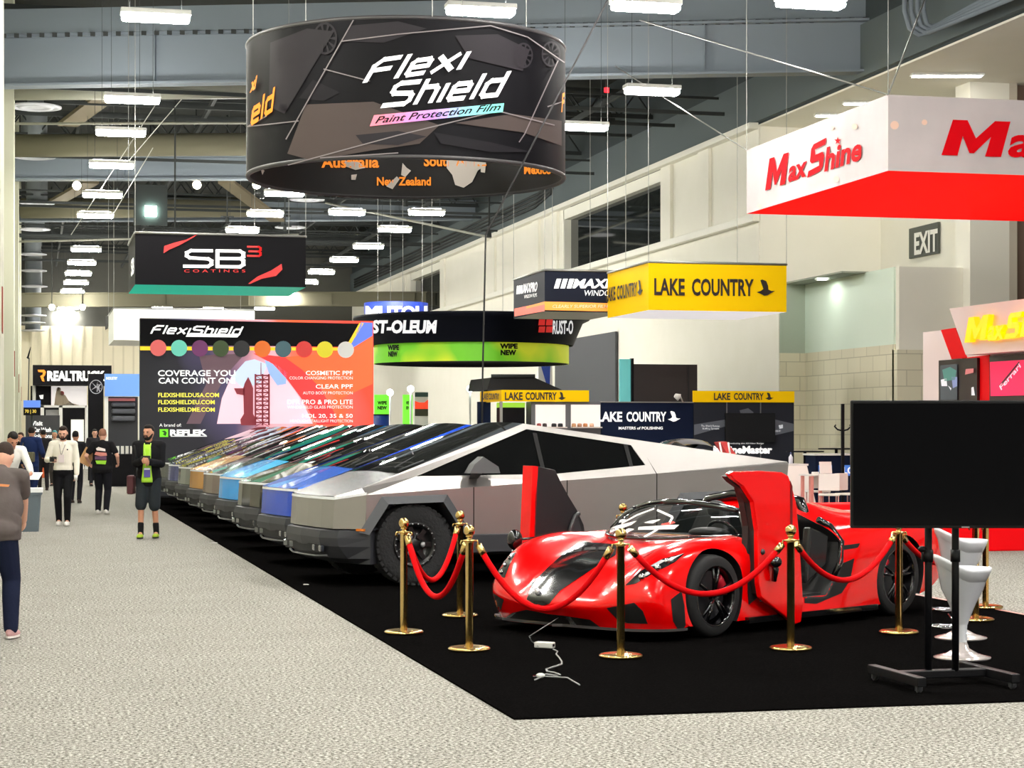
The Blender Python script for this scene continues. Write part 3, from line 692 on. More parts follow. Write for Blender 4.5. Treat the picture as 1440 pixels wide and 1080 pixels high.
for i in range(6):
    poly(mb, [(358, 528 + i * 12), (359.5, 528 + i * 12), (379, 540 + i * 12), (377.5, 540 + i * 12)], h3); poly(mb, [(379, 528 + i * 12), (377.5, 528 + i * 12), (358, 540 + i * 12), (359.5, 540 + i * 12)], h3)
poly(mb, [(366.6, 510), (367.4, 510), (367.6, 527), (366.4, 527)], h3)
mb.build('rocket_print', M('rocket_red', (140, 48, 60), .6, emit=(140, 48, 60), es=.25), t)
mb = MB(); poly(mb, [(197, 487), (493, 489), (493, 493), (197, 492.5)], h2); poly(mb, [(505.5, 454), (512, 454), (493, 485), (489, 483)], h2); mb.build('yellow_line', glow('line_yellow', (250, 206, 40)), t)
mb = MB(); dots = [(240, 110, 110), (120, 225, 205), (120, 50, 110), (60, 80, 40), (26, 26, 30), (246, 120, 20), (60, 100, 110), (230, 50, 46), (238, 226, 20), (222, 222, 218)]
for i in range(10): disc(mb, 222.5 + 29.3 * i, 489.3 + .28 * i, 11.6, h3, i)
mb.build('colour_dots', [glow('dot_%d' % i, c, .4, .12) for i, c in enumerate(dots)], t)
mb = MB()
stext(mb, 'FlexiShield', h3, (211, 469.5), (337, 471.5), (217, 457)); poly(mb, [(264, 469), (337, 470), (334, 474.5), (261, 473.5)], h3)
rtext(mb, 'COVERAGE YOU', h3, 222, 520.5, 331, 529, .02); rtext(mb, 'CAN COUNT ON!', h3, 223, 531, 331, 539.5, .02)
rtext(mb, 'A brand of:', h3, 224, 595.5, 255, 600, 0); rtext(mb, 'REFLEK', h3, 239, 604, 291, 612.5, .05); poly(mb, [(240, 613), (291, 613), (291, 614), (240, 614)], h3)
for s, x0, y0, y1 in (('COSMETIC PPF', 430, 521.5, 527.5), ('CLEAR PPF', 444, 540.5, 546.5), ('DFR PRO & PRO LITE', 404, 562, 568.5), ('HDL 20, 35 & 50', 425, 582, 588.5)): rtext(mb, s, h3, x0, y0, 496, y1, .01)
for s, x0, y0 in (('COLOR CHANGING PROTECTION', 407, 529.5), ('AUTO BODY PROTECTION', 426, 550.5), ('WINDSHIELD GLASS PROTECTION', 404, 570.5), ('HEADLIGHT/TAILLIGHT PROTECTION', 408, 590)): rtext(mb, s, h3, x0, y0, 496, y0 + 4, -.005)
mb.build('white_lettering', m_lw, t)
mb = MB()
for s, x1, y0 in (('FlexiShieldUSA.com', 308, 552.5), ('FlexiShieldEU.com', 302, 562.5), ('FlexiShieldME.com', 302, 573)): rtext(mb, s.upper(), h3, 222.5, y0, x1, y0 + 6, .015)
mb.build('yellow_lettering', glow('url_yellow', (250, 240, 90)), t)
mb = MB(); poly(mb, [(224.5, 603.5), (236.5, 603.5), (236.5, 614.5), (224.5, 614.5)], h3); mb.build('logo_square', glow('logo_green', (120, 225, 40)), t)
mb = MB(); poly(mb, [(227, 606), (232, 605.5), (234.5, 608.5), (233, 613), (229, 611), (231, 608.5)], h4); mb.build('logo_mark', M('logo_dark_green', (30, 90, 20), .6), t)

# ------------------------------------------------------------------ far booths beyond the aisle end
YR = 96.0
t = thing('booth_banner', 'black overhead booth banner with white capitals and an orange emblem at the far aisle end', 'sign', onY(100, 541, YR))
a = onY(46, 541.5, YR); c = onY(157, 514, YR); MB().bb(a, (c.x, YR + 1.5, c.z)).build('banner', m_black, t)
h = hY(YR, .04); mb = MB(); rtext(mb, 'REALTRUCK', h, 66.5, 521.5, 148, 536, .05); mb.build('lettering', m_lw, t)
mb = MB(); poly(mb, [(53, 520), (62, 520), (64.5, 523), (63, 528), (61, 530), (62.5, 536.5), (59.5, 536), (56.5, 529), (60, 527), (60.5, 523.5), (54, 523)], h); mb.build('emblem', glow('emblem_orange', (255, 140, 30)), t)
mb = MB()
for x in (48, 152):
    q = onY(x, 541, YR); mb.cyl((q.x, YR + .7, q.z), (q.x, YR + .7, 0), .08, n=8)
mb.build('post', m_white, t)
t = thing('booth_backdrop', 'far booth backdrop with a pale mural of two people above a counter', 'display panel', onY(97, 640, YR + 1.6))
a = onY(43, 640, YR + 1.6); a.z = 0; c = onY(122, 543, YR + 1.6); MB().bb(a, (c.x, YR + 1.9, c.z)).build('panel', m_black, t)
h = hY(YR + 1.6, .04); hh = hY(YR + 1.6, .08)
mb = MB(); poly(mb, [(72, 543), (122, 543), (122, 572), (72, 572)], h); mb.build('mural', glow('mural_pale', (232, 226, 226)), t)
mb = MB(); poly(mb, [(76, 572), (78, 556), (80, 546), (84, 545), (86, 552), (92, 556), (98, 566), (112, 570), (122, 570), (122, 573), (76, 573)], hh, 0); disc(mb, 82.5, 547.5, 3, hh, 1); disc(mb, 87, 553, 3.2, hh, 2)
poly(mb, [(74, 573), (82, 562), (92, 560), (108, 572)], hh, 1); mb.build('mural_figures', [M('mural_tan', (176, 160, 140), .6), M('mural_dark', (44, 40, 40), .6), M('mural_red', (170, 60, 60), .6)], t)
mb = MB(); poly(mb, [(55, 556), (61, 555), (60.5, 561), (57, 561)], h); mb.build('white_mark', m_lw, t)
YV = 88.0
t = thing('booth_counter', 'dark grey far booth stand with white words at the end of the aisle', 'booth', onY(62, 640, YV))
a = onY(36, 620, YV); a.z = 0; c = onY(84, 584, YV); MB().bb(a, (c.x, YV + .6, c.z)).build('stand', M('stand_grey', (58, 58, 62), .6), t)
h = hY(YV, .03); mb = MB(); rtext(mb, 'Visit', h, 44, 592, 60, 598.5, .03); rtext(mb, 'Car Wash', h, 47, 601, 72, 607.5, .03); rtext(mb, 'Solutions', h, 47, 610, 73, 616, .03); mb.build('lettering', m_lw, t)
t = thing('booth_shelf', 'white far booth shelf unit under the pale mural', 'shelf', onY(70, 640, YV + 3))
mb = MB()
a = onY(57, 573, YV + 3); c = onY(122, 570, YV + 3); mb.bb((a.x, YV + 3, a.z), (c.x, YV + 3.8, c.z))
for x in (57, 83, 120): q = onY(x, 570, YV + 3); mb.bb((q.x, YV + 3, 0), (q.x + .15, YV + 3.8, q.z))
mb.build('shelf', m_white, t); a = onY(58, 576, YV + 3); c = onY(83, 590, YV + 3); MB().bb((a.x + .2, YV + 3.5, c.z), (c.x, YV + 3.6, a.z)).build('back_board', M('shelf_grey', (200, 200, 200), .6), t)
a = onY(100, 625, YV + 3); c = onY(118, 590, YV + 3); MB().bb((a.x, YV + 3.1, 0), (c.x, YV + 3.4, c.z)).build('sign_card', glow('card_pale', (230, 226, 216)), t)
t = thing('price_board', 'small blue and black board with yellow figures at the left of the far booths', 'sign', onY(44, 600, 84))
a = onY(33, 573, 84); c = onY(57, 563, 84); e = onY(33, 584, 84)
MB().bb((a.x, 84, a.z), (c.x, 84.2, c.z)).build('blue_top', glow('board_blue', (90, 130, 220)), t); MB().bb((e.x, 84, e.z), (c.x, 84.2, a.z)).build('black_base', m_black, t)
MB().cyl(((e.x + c.x) / 2, 84.1, 0), ((e.x + c.x) / 2, 84.1, e.z), .05, n=8).build('stand', m_dsteel, t)
mb = MB(); rtext(mb, '70 | 30', hY(84), 35, 576, 51, 582, .02); mb.build('figures', glow('figure_yellow', (230, 200, 80)), t)
YK = 70.0
t = thing('wheel_panel', 'tall black far booth panel with a white wheel drawing', 'display panel', onY(135, 650, YK))
a = onY(124, 640, YK); a.z = 0; c = onY(145.5, 525.5, YK); MB().bb(a, (c.x, YK + .3, c.z)).build('panel', m_black, t)
h = hY(YK, .03); mb = MB()
for i in range(20):
    u = 2 * PI * i / 20; v = 2 * PI * (i + 1) / 20
    poly(mb, [(135 + 9.2 * math.cos(u), 544 + 10 * math.sin(u)), (135 + 9.2 * math.cos(v), 544 + 10 * math.sin(v)), (135 + 8.2 * math.cos(v), 544 + 9 * math.sin(v)), (135 + 8.2 * math.cos(u), 544 + 9 * math.sin(u))], h)
for u in (.3, 1.5, 2.6, 3.9, 5.1): poly(mb, [(135, 543), (135, 545), (135 + 8.5 * math.cos(u), 544 + 9.5 * math.sin(u))], h)
rtext(mb, 'K', h, 136, 540, 142, 551, .03, .2); mb.build('wheel_drawing', M('drawing_grey', (170, 170, 176), .6), t)
t = thing('blue_banner', 'blue far booth banner above a dark parts display, left of the printed panel', 'sign', onY(170, 556, YK - 1))
a = onY(147.5, 557, YK - 1); c = onY(196, 526, YK - 1); MB().bb(a, (c.x, YK - .7, c.z)).build('banner', glow('banner_blue', (92, 134, 206)), t)
mb = MB(); rtext(mb, 'INDUSTRY', hY(YK - 1), 149.5, 530, 165, 534, .02); mb.build('lettering', m_lw, t)
mb = MB()
for x in (147, 195): q = onY(x, 540, YK - .8); mb.bb((q.x, YK - .85, 0), (q.x + .12, YK - .75, c.z))
mb.build('post', m_white, t)
t = thing('parts_display', 'dark far display rack of black parts under the blue banner', 'display rack', onY(170, 650, YK - .5))
a = onY(149, 600, YK - .5); c = onY(194, 558, YK - .5); mb = MB(); mb.bb((a.x, YK - .4, 0), (c.x, YK + .4, c.z)); mb.build('rack', M('rack_dark', (34, 35, 42), .5), t)
for k, (y0, y1) in enumerate(((566, 572), (575, 582), (585, 592))):
    a = onY(157, y1, YK - .6); c = onY(190, y0, YK - .6); MB().bb((a.x, YK - .7, a.z), (c.x, YK - .4, c.z)).build('tray', M('tray_dark', (70, 72, 80), .4), t, bevel=.05)
a = onY(152, 560, YK - .6); c = onY(190, 564, YK - .6); MB().bb((a.x, YK - .6, c.z), (c.x, YK - .42, a.z)).build('label_strip', M('strip_red', (214, 120, 110), .5), t)
t = thing('literature_counter', 'black far counter with white paper holders beside the printed panel', 'counter', onY(165, 660, 62))
a = onY(150, 636, 62); c = onY(192, 636, 62); MB().bb((a.x, 62, 0), (c.x, 62.8, 1.0)).build('counter', m_black, t)
mb = MB()
for i in range(7): mb.bb((a.x + .15 + i * .14, 62.05, 1.0), (a.x + .24 + i * .14, 62.1, 1.24))
mb.build('paper_holders', m_white, t)
mb = MB(); q = onY(174, 650, 61.98)
for i in range(6):
    for j in range(6):
        if (i * 7 + j * 5 + i * j) % 3 == 0: mb.bb((q.x + i * .03, 61.97, .6 + j * .03), (q.x + i * .03 + .025, 61.99, .6 + j * .03 + .025))
t = thing('banner_flag', 'narrow black feather flag on a pole at the far left wall', 'flag', onY(37, 560, 100))
mb = MB(); h = hY(100, 0); mb.prism([h(37, 503), (h(38, 502)), h(43, 487), h(43.5, 489), h(42, 497), h(40, 505)], (0, .05, 0)); mb.build('flag', m_black, t); q = h(38, 503); MB().cyl((q.x, 100.02, 0), (q.x + .1, 100.02, q.z), .03, n=6).build('pole', m_dsteel, t)

# ------------------------------------------------------------------ round paint booth crown, dark band over green band
CY = 58.0
cc = at(663, 500, CY); cc.z = 0
def cyl_hit(r):
    def f(px, py):
        v = ray(px, py); o = EYE - cc; a = v.x ** 2 + v.y ** 2; b = 2 * (v.x * o.x + v.y * o.y); c = o.x ** 2 + o.y ** 2 - r * r; D = max(0, b * b - 4 * a * c)
        return EYE + v * ((-b - math.sqrt(D)) / (2 * a))
    return f
def zat(py): return HC + (HY - py) * (CY - 3.1 if py < 508 else CY + 2.4) / F
r0 = 137 * CY / F; r1 = 166 * CY / F
t = thing('round_booth_sign', 'round hanging sign with a dark navy upper band and a yellow green lower band', 'hanging sign', (cc.x, cc.y, zat(512)))
n = 48
def band(rz, mi=0):
    rows = [[Vector((cc.x + r * math.cos(2 * PI * i / n), cc.y + r * math.sin(2 * PI * i / n), z)) for i in range(n + 1)] for r, z in rz]
    return MB().grid(rows, mi)
b = band([(r0 + .12, zat(480)), (r1 - .2, zat(447)), (r1, zat(442)), (r1, zat(438)), (.1, zat(437))]); b.build('dark_band', M('band_navy', (14, 16, 26), .6, spec=.1), t, weld=True)
mg = bpy.data.materials.new('band_green'); mg.use_nodes = True; nt = mg.node_tree; bs = nt.nodes['Principled BSDF']; tc = nt.nodes.new('ShaderNodeTexCoord'); wv = nt.nodes.new('ShaderNodeTexNoise'); wv.inputs['Scale'].default_value = .5
rp = nt.nodes.new('ShaderNodeValToRGB'); rp.color_ramp.elements[0].position = .42; rp.color_ramp.elements[0].color = rgb(110, 196, 30); rp.color_ramp.elements[1].position = .56; rp.color_ramp.elements[1].color = rgb(206, 218, 40)
nt.links.new(tc.outputs['Object'], wv.inputs['Vector']); nt.links.new(wv.outputs['Fac'], rp.inputs['Fac']); nt.links.new(rp.outputs['Color'], bs.inputs['Base Color']); nt.links.new(rp.outputs['Color'], bs.inputs['Emission Color']); bs.inputs['Emission Strength'].default_value = .2
band([(r0, zat(507)), (r0, zat(480))]).build('green_band', mg, t, weld=True)
band([(.1, zat(511)), (r0 - .05, zat(511)), (r0 - .02, zat(507))]).build('underside', m_black, t, weld=True)
h = cyl_hit(r0 + .16); rcone = lambda y: r0 + .19 + (r1 - r0 - .32) * max(0, min(1.1, (480 - y) / 33.0)); hb = lambda x, y: cyl_hit(rcone(y))(x, y)
mb = MB(); rtext(mb, 'ST-OLEUM', hb, 523, 450, 614.5, 469, .05, .1); mb.build('lettering', M('letter_pale', (222, 222, 226), .5, emit=(235, 235, 240), es=.4), t); mb = MB(); rtext(mb, 'RUST-O', hb, 777, 450.5, 806, 470, .03, .1); mb.build('lettering', M('letter_pale', (222, 222, 226), .5, emit=(235, 235, 240), es=.4), t)  # pale print given a glow of its own to lift it; no lamp behind
mb = MB()
for i in range(2):
    for j in range(2): poly(mb, [(758 + i * 10.5, 449 + j * 10), (767 + i * 10.5, 449 + j * 10), (766 + i * 10.5, 457.5 + j * 10), (757 + i * 10.5, 457.5 + j * 10)], hb)
mb.build('red_squares', m_redp, t)
hg = cyl_hit(r0 + .03)
for x0, x1, y in ((545, 561, 485), (703, 728, 483)): mb = MB(); rtext(mb, 'WIPE', hg, x0, y, x1, y + 7.5, .06); rtext(mb, 'NEW', hg, x0 + 1, y + 9, x1 - 2, y + 16.5, .06); mb.build('black_lettering', m_black, t)
cables([(cc.x + r1 * .8 * math.cos(a), cc.y + r1 * .8 * math.sin(a), zat(438)) for a in (-.8, -2.2, 1.0, 2.2)], t)
# the blue round sign behind it
cb = at(557, 440, 74); rb = 45 * 74 / F
t = thing('round_blue_sign', 'blue round hanging sign with white letters peeking over the dark round sign', 'hanging sign', cb)
mb = MB(); zb = [HC + (HY - y) * 73 / F for y in (462, 424)]
mb.cyl((cb.x, cb.y, zb[0]), (cb.x, cb.y, zb[1]), rb, n=36); mb.build('drum', M('drum_blue', (40, 62, 160), .5, emit=(40, 62, 170), es=.1), t)
cc_s = cc; cc = Vector((cb.x, cb.y, 0)); h = cyl_hit(rb + .03); mb = MB(); rtext(mb, 'MLITOU', h, 514, 430, 601, 449, .05); cc = cc_s
mb.build('lettering', m_lw, t); cables([(cb.x - rb * .7, cb.y - rb * .7, zb[1]), (cb.x + rb * .7, cb.y - rb * .7, zb[1]), (cb.x, cb.y + rb, zb[1])], t)

# ------------------------------------------------------------------ window film box sign and the yellow box sign
t, X0, Y0, X1, Z0, Z1 = box_sign('hanging_box_sign', 'navy hanging box sign with an orange stripe, left of the yellow box sign', 766, 880, 379.5, 438, 50, 3.3, [M('film_navy', (26, 30, 44), .6, spec=.1), m_white])
h = hY(Y0); hs = hX(X0)
mb = MB(); rtext(mb, 'MAXPRO', h, 805, 392, 892, 405.5, .04, .25); rtext(mb, 'WINDOW FILMS', h, 822, 408, 896, 416, .0, .2)
for k in range(3): poly(mb, [(779 + k * 9, 405.5), (785.5 + k * 9, 405.5), (789.5 + k * 9, 392), (783 + k * 9, 392)], h)
mb.build('lettering', m_lw, t); mb = MB(); ptext(mb, 'MAXPRO', hs, (735, 413), (755, 410), (736, 399), .03, .2); ptext(mb, 'WINDOW FILMS', hs, (737, 420), (755, 417), (737, 415), .0); 
for k in range(3): poly(mb, [(726 + k * 3, 414 - k * .4), (728.4 + k * 3, 413.6 - k * .4), (729.2 + k * 3, 401.6 - k * .4), (726.8 + k * 3, 402 - k * .4)], hs)
mb.build('lettering', m_lw, t)
mb = MB(); poly(mb, [(766, 424), (880, 427), (880, 438.5), (766, 436)], h, 0); poly(mb, [(723.5, 434), (766, 425), (766, 437.5), (723.5, 445)], hs, 1); mb.build('orange_stripe', [glow('film_orange', (246, 150, 60)), glow('film_coral', (246, 110, 90))], t); mb = MB(); poly(mb, [(740, 431), (766, 424), (766, 428), (740, 434)], hX(X0, .03), 0)
mb.build('orange_stripe', [glow('film_orange', (246, 150, 60)), glow('film_coral', (246, 110, 90))], t)
mb = MB(); rtext(mb, 'CLEARLY SUPERIOR FILMS', hY(Y0, .03), 777, 428.5, 858, 433, .01, .2); mb.build('stripe_lettering', M('stripe_cream', (250, 226, 190), .5), t)

m_yel = M('sign_cloth_yellow', (240, 194, 4), .7, spec=.1, emit=(255, 200, 0), es=.08); m_ink = M('ink_dark', (40, 28, 22), .6)
t, X0, Y0, X1, Z0, Z1 = box_sign('hanging_box_sign', 'yellow hanging box sign with dark condensed capitals and a goose', 912, 1106, 368, 436, 46, 3.35, [m_yel, M('cloth_under', (240, 236, 238), .7, emit=(255, 250, 255), es=.4)])  # underside cloth is unlit; its glow is added to whiten it
h = hY(Y0); hs = hX(X0); mb = MB()
rtext(mb, 'LAKE', h, 920, 391, 963, 415, .03, dy=.8); rtext(mb, 'COUNTRY', h, 973, 391.5, 1060, 416, .03, dy=.8); goose(mb, h, 1064, 393, 1090, 416)
mb.build('lettering', m_ink, t); mb = MB(); ptext(mb, 'LAKE COUNTRY', hs, (852, 425), (896, 416), (852, 405), .03); poly(mb, [(896 + 8 * a, 416 - 2 * a - 22 * b_) for a, b_ in GOOSE], hs)
mb.build('lettering', m_ink, t)

# ------------------------------------------------------------------ polish booth under the yellow sign
YL = 46.0
def panel(name, label, x0, x1, yt, mats, cat='display panel', th=.08, Y=YL, zb=0.0):
    a = onY(x0, yt, Y); c = onY(x1, yt, Y); t = thing(name, label, cat, ((a.x + c.x) / 2, Y, zb))
    MB().bb((a.x, Y, zb), (c.x, Y + th, a.z)).build('panel', mats, t); return t
m_navy = M('booth_navy', (16, 26, 50), .6, spec=.1)
t = panel('backdrop_board', 'navy booth panel with white capitals and goose behind the steel truck', 845.5, 974.8, 565, m_navy)
h = hY(YL); mb = MB(); rtext(mb, 'LAKE', h, 840, 579, 875, 593, .03); rtext(mb, 'COUNTRY', h, 881, 579, 937, 593, .03); goose(mb, h, 939, 578, 957, 593); rtext(mb, 'MASTERS of POLISHING', h, 870, 600, 932, 604, .02); mb.build('lettering', m_lw, t)
MB().bb((onY(845, 560, YL).x, YL - .03, onY(845, 566, YL).z), (onY(975, 560, YL).x, YL + .11, onY(845, 564.6, YL).z)).build('top_rail', m_cable, t)
t = panel('backdrop_board', 'dark grey booth panel with a yellow header and white product name', 975.6, 1116.5, 549.5, M('panel_charcoal', (44, 46, 54), .6, spec=.1, noise=(.7, .3, (40, 42, 50))))
h = hY(YL); MB().bb((onY(974.5, 565, YL - .04).x, YL - .05, onY(975, 565.5, YL - .04).z), (onY(1117, 565, YL - .04).x, YL - .005, onY(975, 549.5, YL - .04).z)).build('yellow_header', m_yel, t)
mb = MB(); rtext(mb, 'LAKE', hY(YL, .08), 1004, 552.5, 1027, 562.5, .03); rtext(mb, 'COUNTRY', hY(YL, .08), 1032, 552.5, 1074, 562.5, .03); goose(mb, hY(YL, .08), 1076, 552, 1088, 562.5); mb.build('header_lettering', m_ink, t)
mb = MB(); rtext(mb, 'MarineMaster', h, 1003, 627, 1086, 638, .045); rtext(mb, 'Introducing the All-New Range', h, 1022, 622.5, 1074, 625, .01); rtext(mb, 'The World Famous', h, 986, 597.5, 1012, 600.5, .01); rtext(mb, 'Buffing System', h, 988, 601.5, 1011, 604.5, .01)
poly(mb, [(1095, 598), (1101, 597), (1101, 602), (1096, 603)], h); poly(mb, [(1090, 605), (1098, 604.5), (1098, 607), (1090, 607.5)], h); mb.build('lettering', m_lw, t)
mb = MB(); poly(mb, [(976, 597), (1020, 590), (1022, 599), (976, 612)], h); poly(mb, [(1090, 590), (1116, 596), (1116, 606), (1090, 612)], h); poly(mb, [(1040, 577), (1052, 574), (1060, 580), (1056, 583), (1042, 583)], h); mb.build('spray_print', M('spray_grey', (92, 96, 106), .6), t)
mb = MB()
for x in (1022, 1069.5): a = onY(x, 566, YL); mb.bb((a.x - .012, YL - .012, 0), (a.x + .012, YL + .01, a.z))
mb.build('panel_seam', M('seam_grey', (110, 112, 116), .5), t)
t = thing('wall_screen', 'black flat screen mounted on the charcoal booth panel', 'television', onY(1055, 600, YL - .12))
a = onY(1020, 622, YL - .15); c = onY(1090, 581, YL - .15); MB().bb((a.x, YL - .17, a.z), (c.x, YL - .10, c.z)).build('screen', M('tv_black', (10, 10, 13), .12), t, bevel=.008)
MB().bb((a.x + .5, YL - .10, a.z + .2), (c.x - .5, YL - .02, c.z - .2)).build('wall_bracket', m_dsteel, t)
# left end of that booth: open shelves, yellow header on a return
t = thing('shelf_unit', 'grey booth shelf unit with two lit openings of polishing pads, under a yellow header', 'shelf', onY(800, 640, YL))
x0, x1 = onY(747, 600, YL).x, onY(844.5, 600, YL).x; zt = onY(700, 564.5, YL).z
mb = MB(); mb.bb((x0, YL, 0), (x1, YL + .5, zt)); 
bm_ = M('shelf_grey_dark', (92, 92, 96), .5)
mb.build('cabinet', bm_, t)
for i, (a_, b_) in enumerate(((753, 795), (803, 844))):
    p = onY(a_, 569, YL - .03); q = onY(b_, 602, YL - .03); c_ = MB().bb((p.x, YL - .04, q.z), (q.x, YL - .01, p.z)).build('shelf_opening', M('niche_white', (226, 218, 214), .6, emit=(255, 250, 246), es=.25), t)
    MB().bb((p.x, YL - .22, q.z), (q.x, YL - .01, q.z + .03)).build('shelf_board', M('board_pale', (206, 194, 186), .5), t)
pads = [(758, 598, (150, 60, 60), 0), (766, 598, (60, 50, 50), 0), (779, 597, (28, 28, 32), 1), (788, 597, (28, 28, 32), 1), (807, 598, (200, 150, 110), 0), (815, 598, (176, 130, 100), 0), (823, 597, (196, 130, 80), 0), (832, 598, (226, 180, 150), 0)]
for i, (x, y, c, k) in enumerate(pads):
    p = onY(x, 602, YL - .12); p.z = onY(758, 602, YL - .03).z + .03
    r = .055 if not k else .062
    o = MB().lathe([(.001, 0), (r, 0), (r, .05), (r * .8, .08), (.001, .085)], p, 14).build('polishing_pad', M('pad_%d' % i, c, .8), origin=p)
    tag(o, '%s polishing pad on the %s lit booth shelf, %s from its left end' % (['dark red', 'dark brown', 'black', 'black', 'light tan', 'brown', 'orange tan', 'pale pink'][i], 'left' if i < 4 else 'right', ['first', 'second', 'third', 'fourth'][i % 4]), 'polishing pad', 'polishing pads on the booth shelves')
t = thing('header_board', 'long yellow booth header with dark capitals and goose left of the navy panel', 'sign', onY(770, 565, YL - .1))
a = onY(705, 564.5, YL - .1); c = onY(828, 549, YL - .1); MB().bb((a.x, YL - .12, a.z), (c.x, YL - .04, c.z)).build('header', m_yel, t)
b0 = Vector((a.x, YL - .1, a.z)); L_ = onX(672, 562, a.x)
MB().bb((a.x, YL - .1, a.z), (a.x + .06, YL + 2.2, c.z)).build('return', m_yel, t)
hh = hY(YL - .12); mb = MB(); rtext(mb, 'LAKE', hh, 710, 551.5, 735, 562.5, .03); rtext(mb, 'COUNTRY', hh, 739, 551.5, 783, 562.5, .03); goose(mb, hh, 785, 551, 796, 562.5)
mb.build('lettering', m_ink, t); mb = MB(); hs = hX(a.x); ptext(mb, 'LAKE COUNTRY', hs, (679, 562), (702, 562), (679, 553), .03); mb.build('lettering', m_ink, t)
mb = MB(); mb.bb((a.x - .02, YL - .06, 0), (a.x + .04, YL, a.z)).bb((a.x, YL + 2.1, 0), (a.x + .06, YL + 2.2, a.z)); mb.build('post', m_cable, t)
t = thing('backdrop_board', 'narrow navy booth end panel below the folded end of the yellow header', 'display panel', onY(690, 640, YL + 1.2))
p = onY(672, 565, YL + 1.5); q = onY(690, 565, YL + 1.5); MB().bb((p.x, YL + 1.5, 0), (q.x, YL + 1.6, onY(690, 565, YL + 1.5).z)).build('panel', m_navy, t)
t = thing('booth_cupboard', 'dark booth cupboard with a lime top strip beside the shelf openings', 'cabinet', onY(725, 640, YL + .3))
p = onY(705, 573, YL + .4); q = onY(738, 573, YL + .4); MB().bb((p.x, YL + .4, 0), (q.x, YL + .9, p.z)).build('cabinet', m_black, t); p2 = onY(705, 566, YL + .4); MB().bb((p.x, YL + .38, p.z), (q.x, YL + .9, p2.z)).build('lime_strip', glow('lime', (150, 210, 60)), t)
# black canopy tent roof behind the booth, dark drape, teal panel
t = thing('canopy_tent', 'black folding canopy tent roof behind the yellow booth header', 'tent', at(735, 640, 54))
a = at(690, 531, 54); b = at(752, 531, 54); c = at(790, 548, 54); d_ = at(682, 546, 54); e = at(720, 549, 54)
mb = MB()
for u, v in ((a, b), (b, c), (c, at(690, 549, 54)), (d_, a)): pass
mb.add([a, b, c, at(685, 548, 54), a + Vector((0, 2.5, 0)), b + Vector((0, 2.5, 0)), c + Vector((0, 2.5, 0)), at(685, 548, 54) + Vector((0, 2.5, 0))], [(0, 1, 2, 3), (7, 6, 5, 4), (0, 4, 5, 1), (1, 5, 6, 2), (3, 7, 4, 0), (2, 6, 7, 3)]); mb.build('roof', M('tent_black', (34, 32, 34), .8), t)
mb = MB()
for x in (690, 785): q = at(x, 546, 54); mb.cyl((q.x, q.y + .5, 0), (q.x, q.y + .5, q.z), .03, n=6)
mb.build('leg', m_dsteel, t); MB().cyl(a + Vector((0, -.05, .04)), b + Vector((0, -.05, .04)), .05, n=6).build('ridge_bar', m_dsteel, t)
p = onX(866, 468, XW - .1); q = onX(781, 440, XW - .1); 
o = struct(MB().bb((XW - .12, p.y, 0), (XW - .05, q.y, onX(866, 466, XW - .1).z)).build('door_1', M('hangar_dark', (64, 66, 72), .7)))
t = thing('teal_panel', 'tall pale teal booth panel with a black edge above the navy panel', 'display panel', at(880, 640, 50))
p = at(872, 505, 50); q = at(888, 505, 50); MB().bb((p.x, p.y, 0), (q.x, p.y + .1, p.z)).build('panel', M('teal_pale', (110, 200, 200), .5, emit=(110, 210, 205), es=.15), t)
p = at(888, 504, 50); q = at(891, 504, 50); MB().bb((p.x, p.y - .03, 0), (q.x, p.y + .15, p.z)).build('edge', m_black, t)
t = thing('dark_board', 'wide dark brown board standing above the navy panel', 'display panel', at(940, 640, 50))
p = at(891, 512, 50.05); q = at(988, 516, 50.05); MB().bb((p.x, p.y, 0), (q.x, p.y + .15, p.z)).build('board', M('board_brown', (42, 34, 32), .5), t)
a = at(974, 514, 50); MB().bb((a.x, p.y - .02, 0), (a.x + .04, p.y, a.z)).build('seam', M('seam_dark', (22, 20, 20), .5), t)
t = thing('arm_lamp', 'small white arm spotlight clipped above the navy panel', 'spot lamp', onY(955, 566, YL))
mb = MB(); a = onY(960, 565, YL); b = onY(957, 558, YL - .3); c = onY(949, 556, YL - .5); mb.tube([a, b, c], .02, 6); mb.build('arm', m_white, t); MB().cyl(c, onY(955, 559, YL - .5), .05, .09, 10).build('head', m_white, t)
# lime banners and counters of the paint booth under the round crown
for i, (x0, x1, y0, lb) in enumerate(((527, 549, 555, 'lime green banner with black logo at the right edge of the printed panel'), (567, 580, 555, 'lime green banner with black logo, second from the printed panel'))):
    t = panel('lime_banner', lb, x0, x1, y0, glow('lime_banner', (120, 230, 60)), 'banner', Y=62, th=.1)
    mb = MB(); h = hY(62); rtext(mb, 'WIPE', h, x0 + 4, 564, x1 - 5, 569, .05); rtext(mb, 'NEW', h, x0 + 4, 571, x1 - 5, 576, .05); mb.build('lettering', m_black, t)
t = panel('poster_stand', 'red and white poster stand with dark head, right of the lime banners', 583, 602, 551, m_white, 'poster', Y=61.5)
h = hY(61.5); mb = MB(); poly(mb, [(583.5, 552), (602, 552), (602, 558), (583.5, 558)], h, 0); poly(mb, [(583.5, 564), (590, 566), (597, 566), (602, 562), (602, 575), (583.5, 575)], h, 1); poly(mb, [(583.5, 575), (602, 575), (602, 585), (583.5, 585)], h, 2); mb.build('poster_print', [M('poster_teal', (60, 84, 84), .6), glow('poster_red', (240, 70, 40)), M('poster_olive', (60, 60, 44), .6)], t)
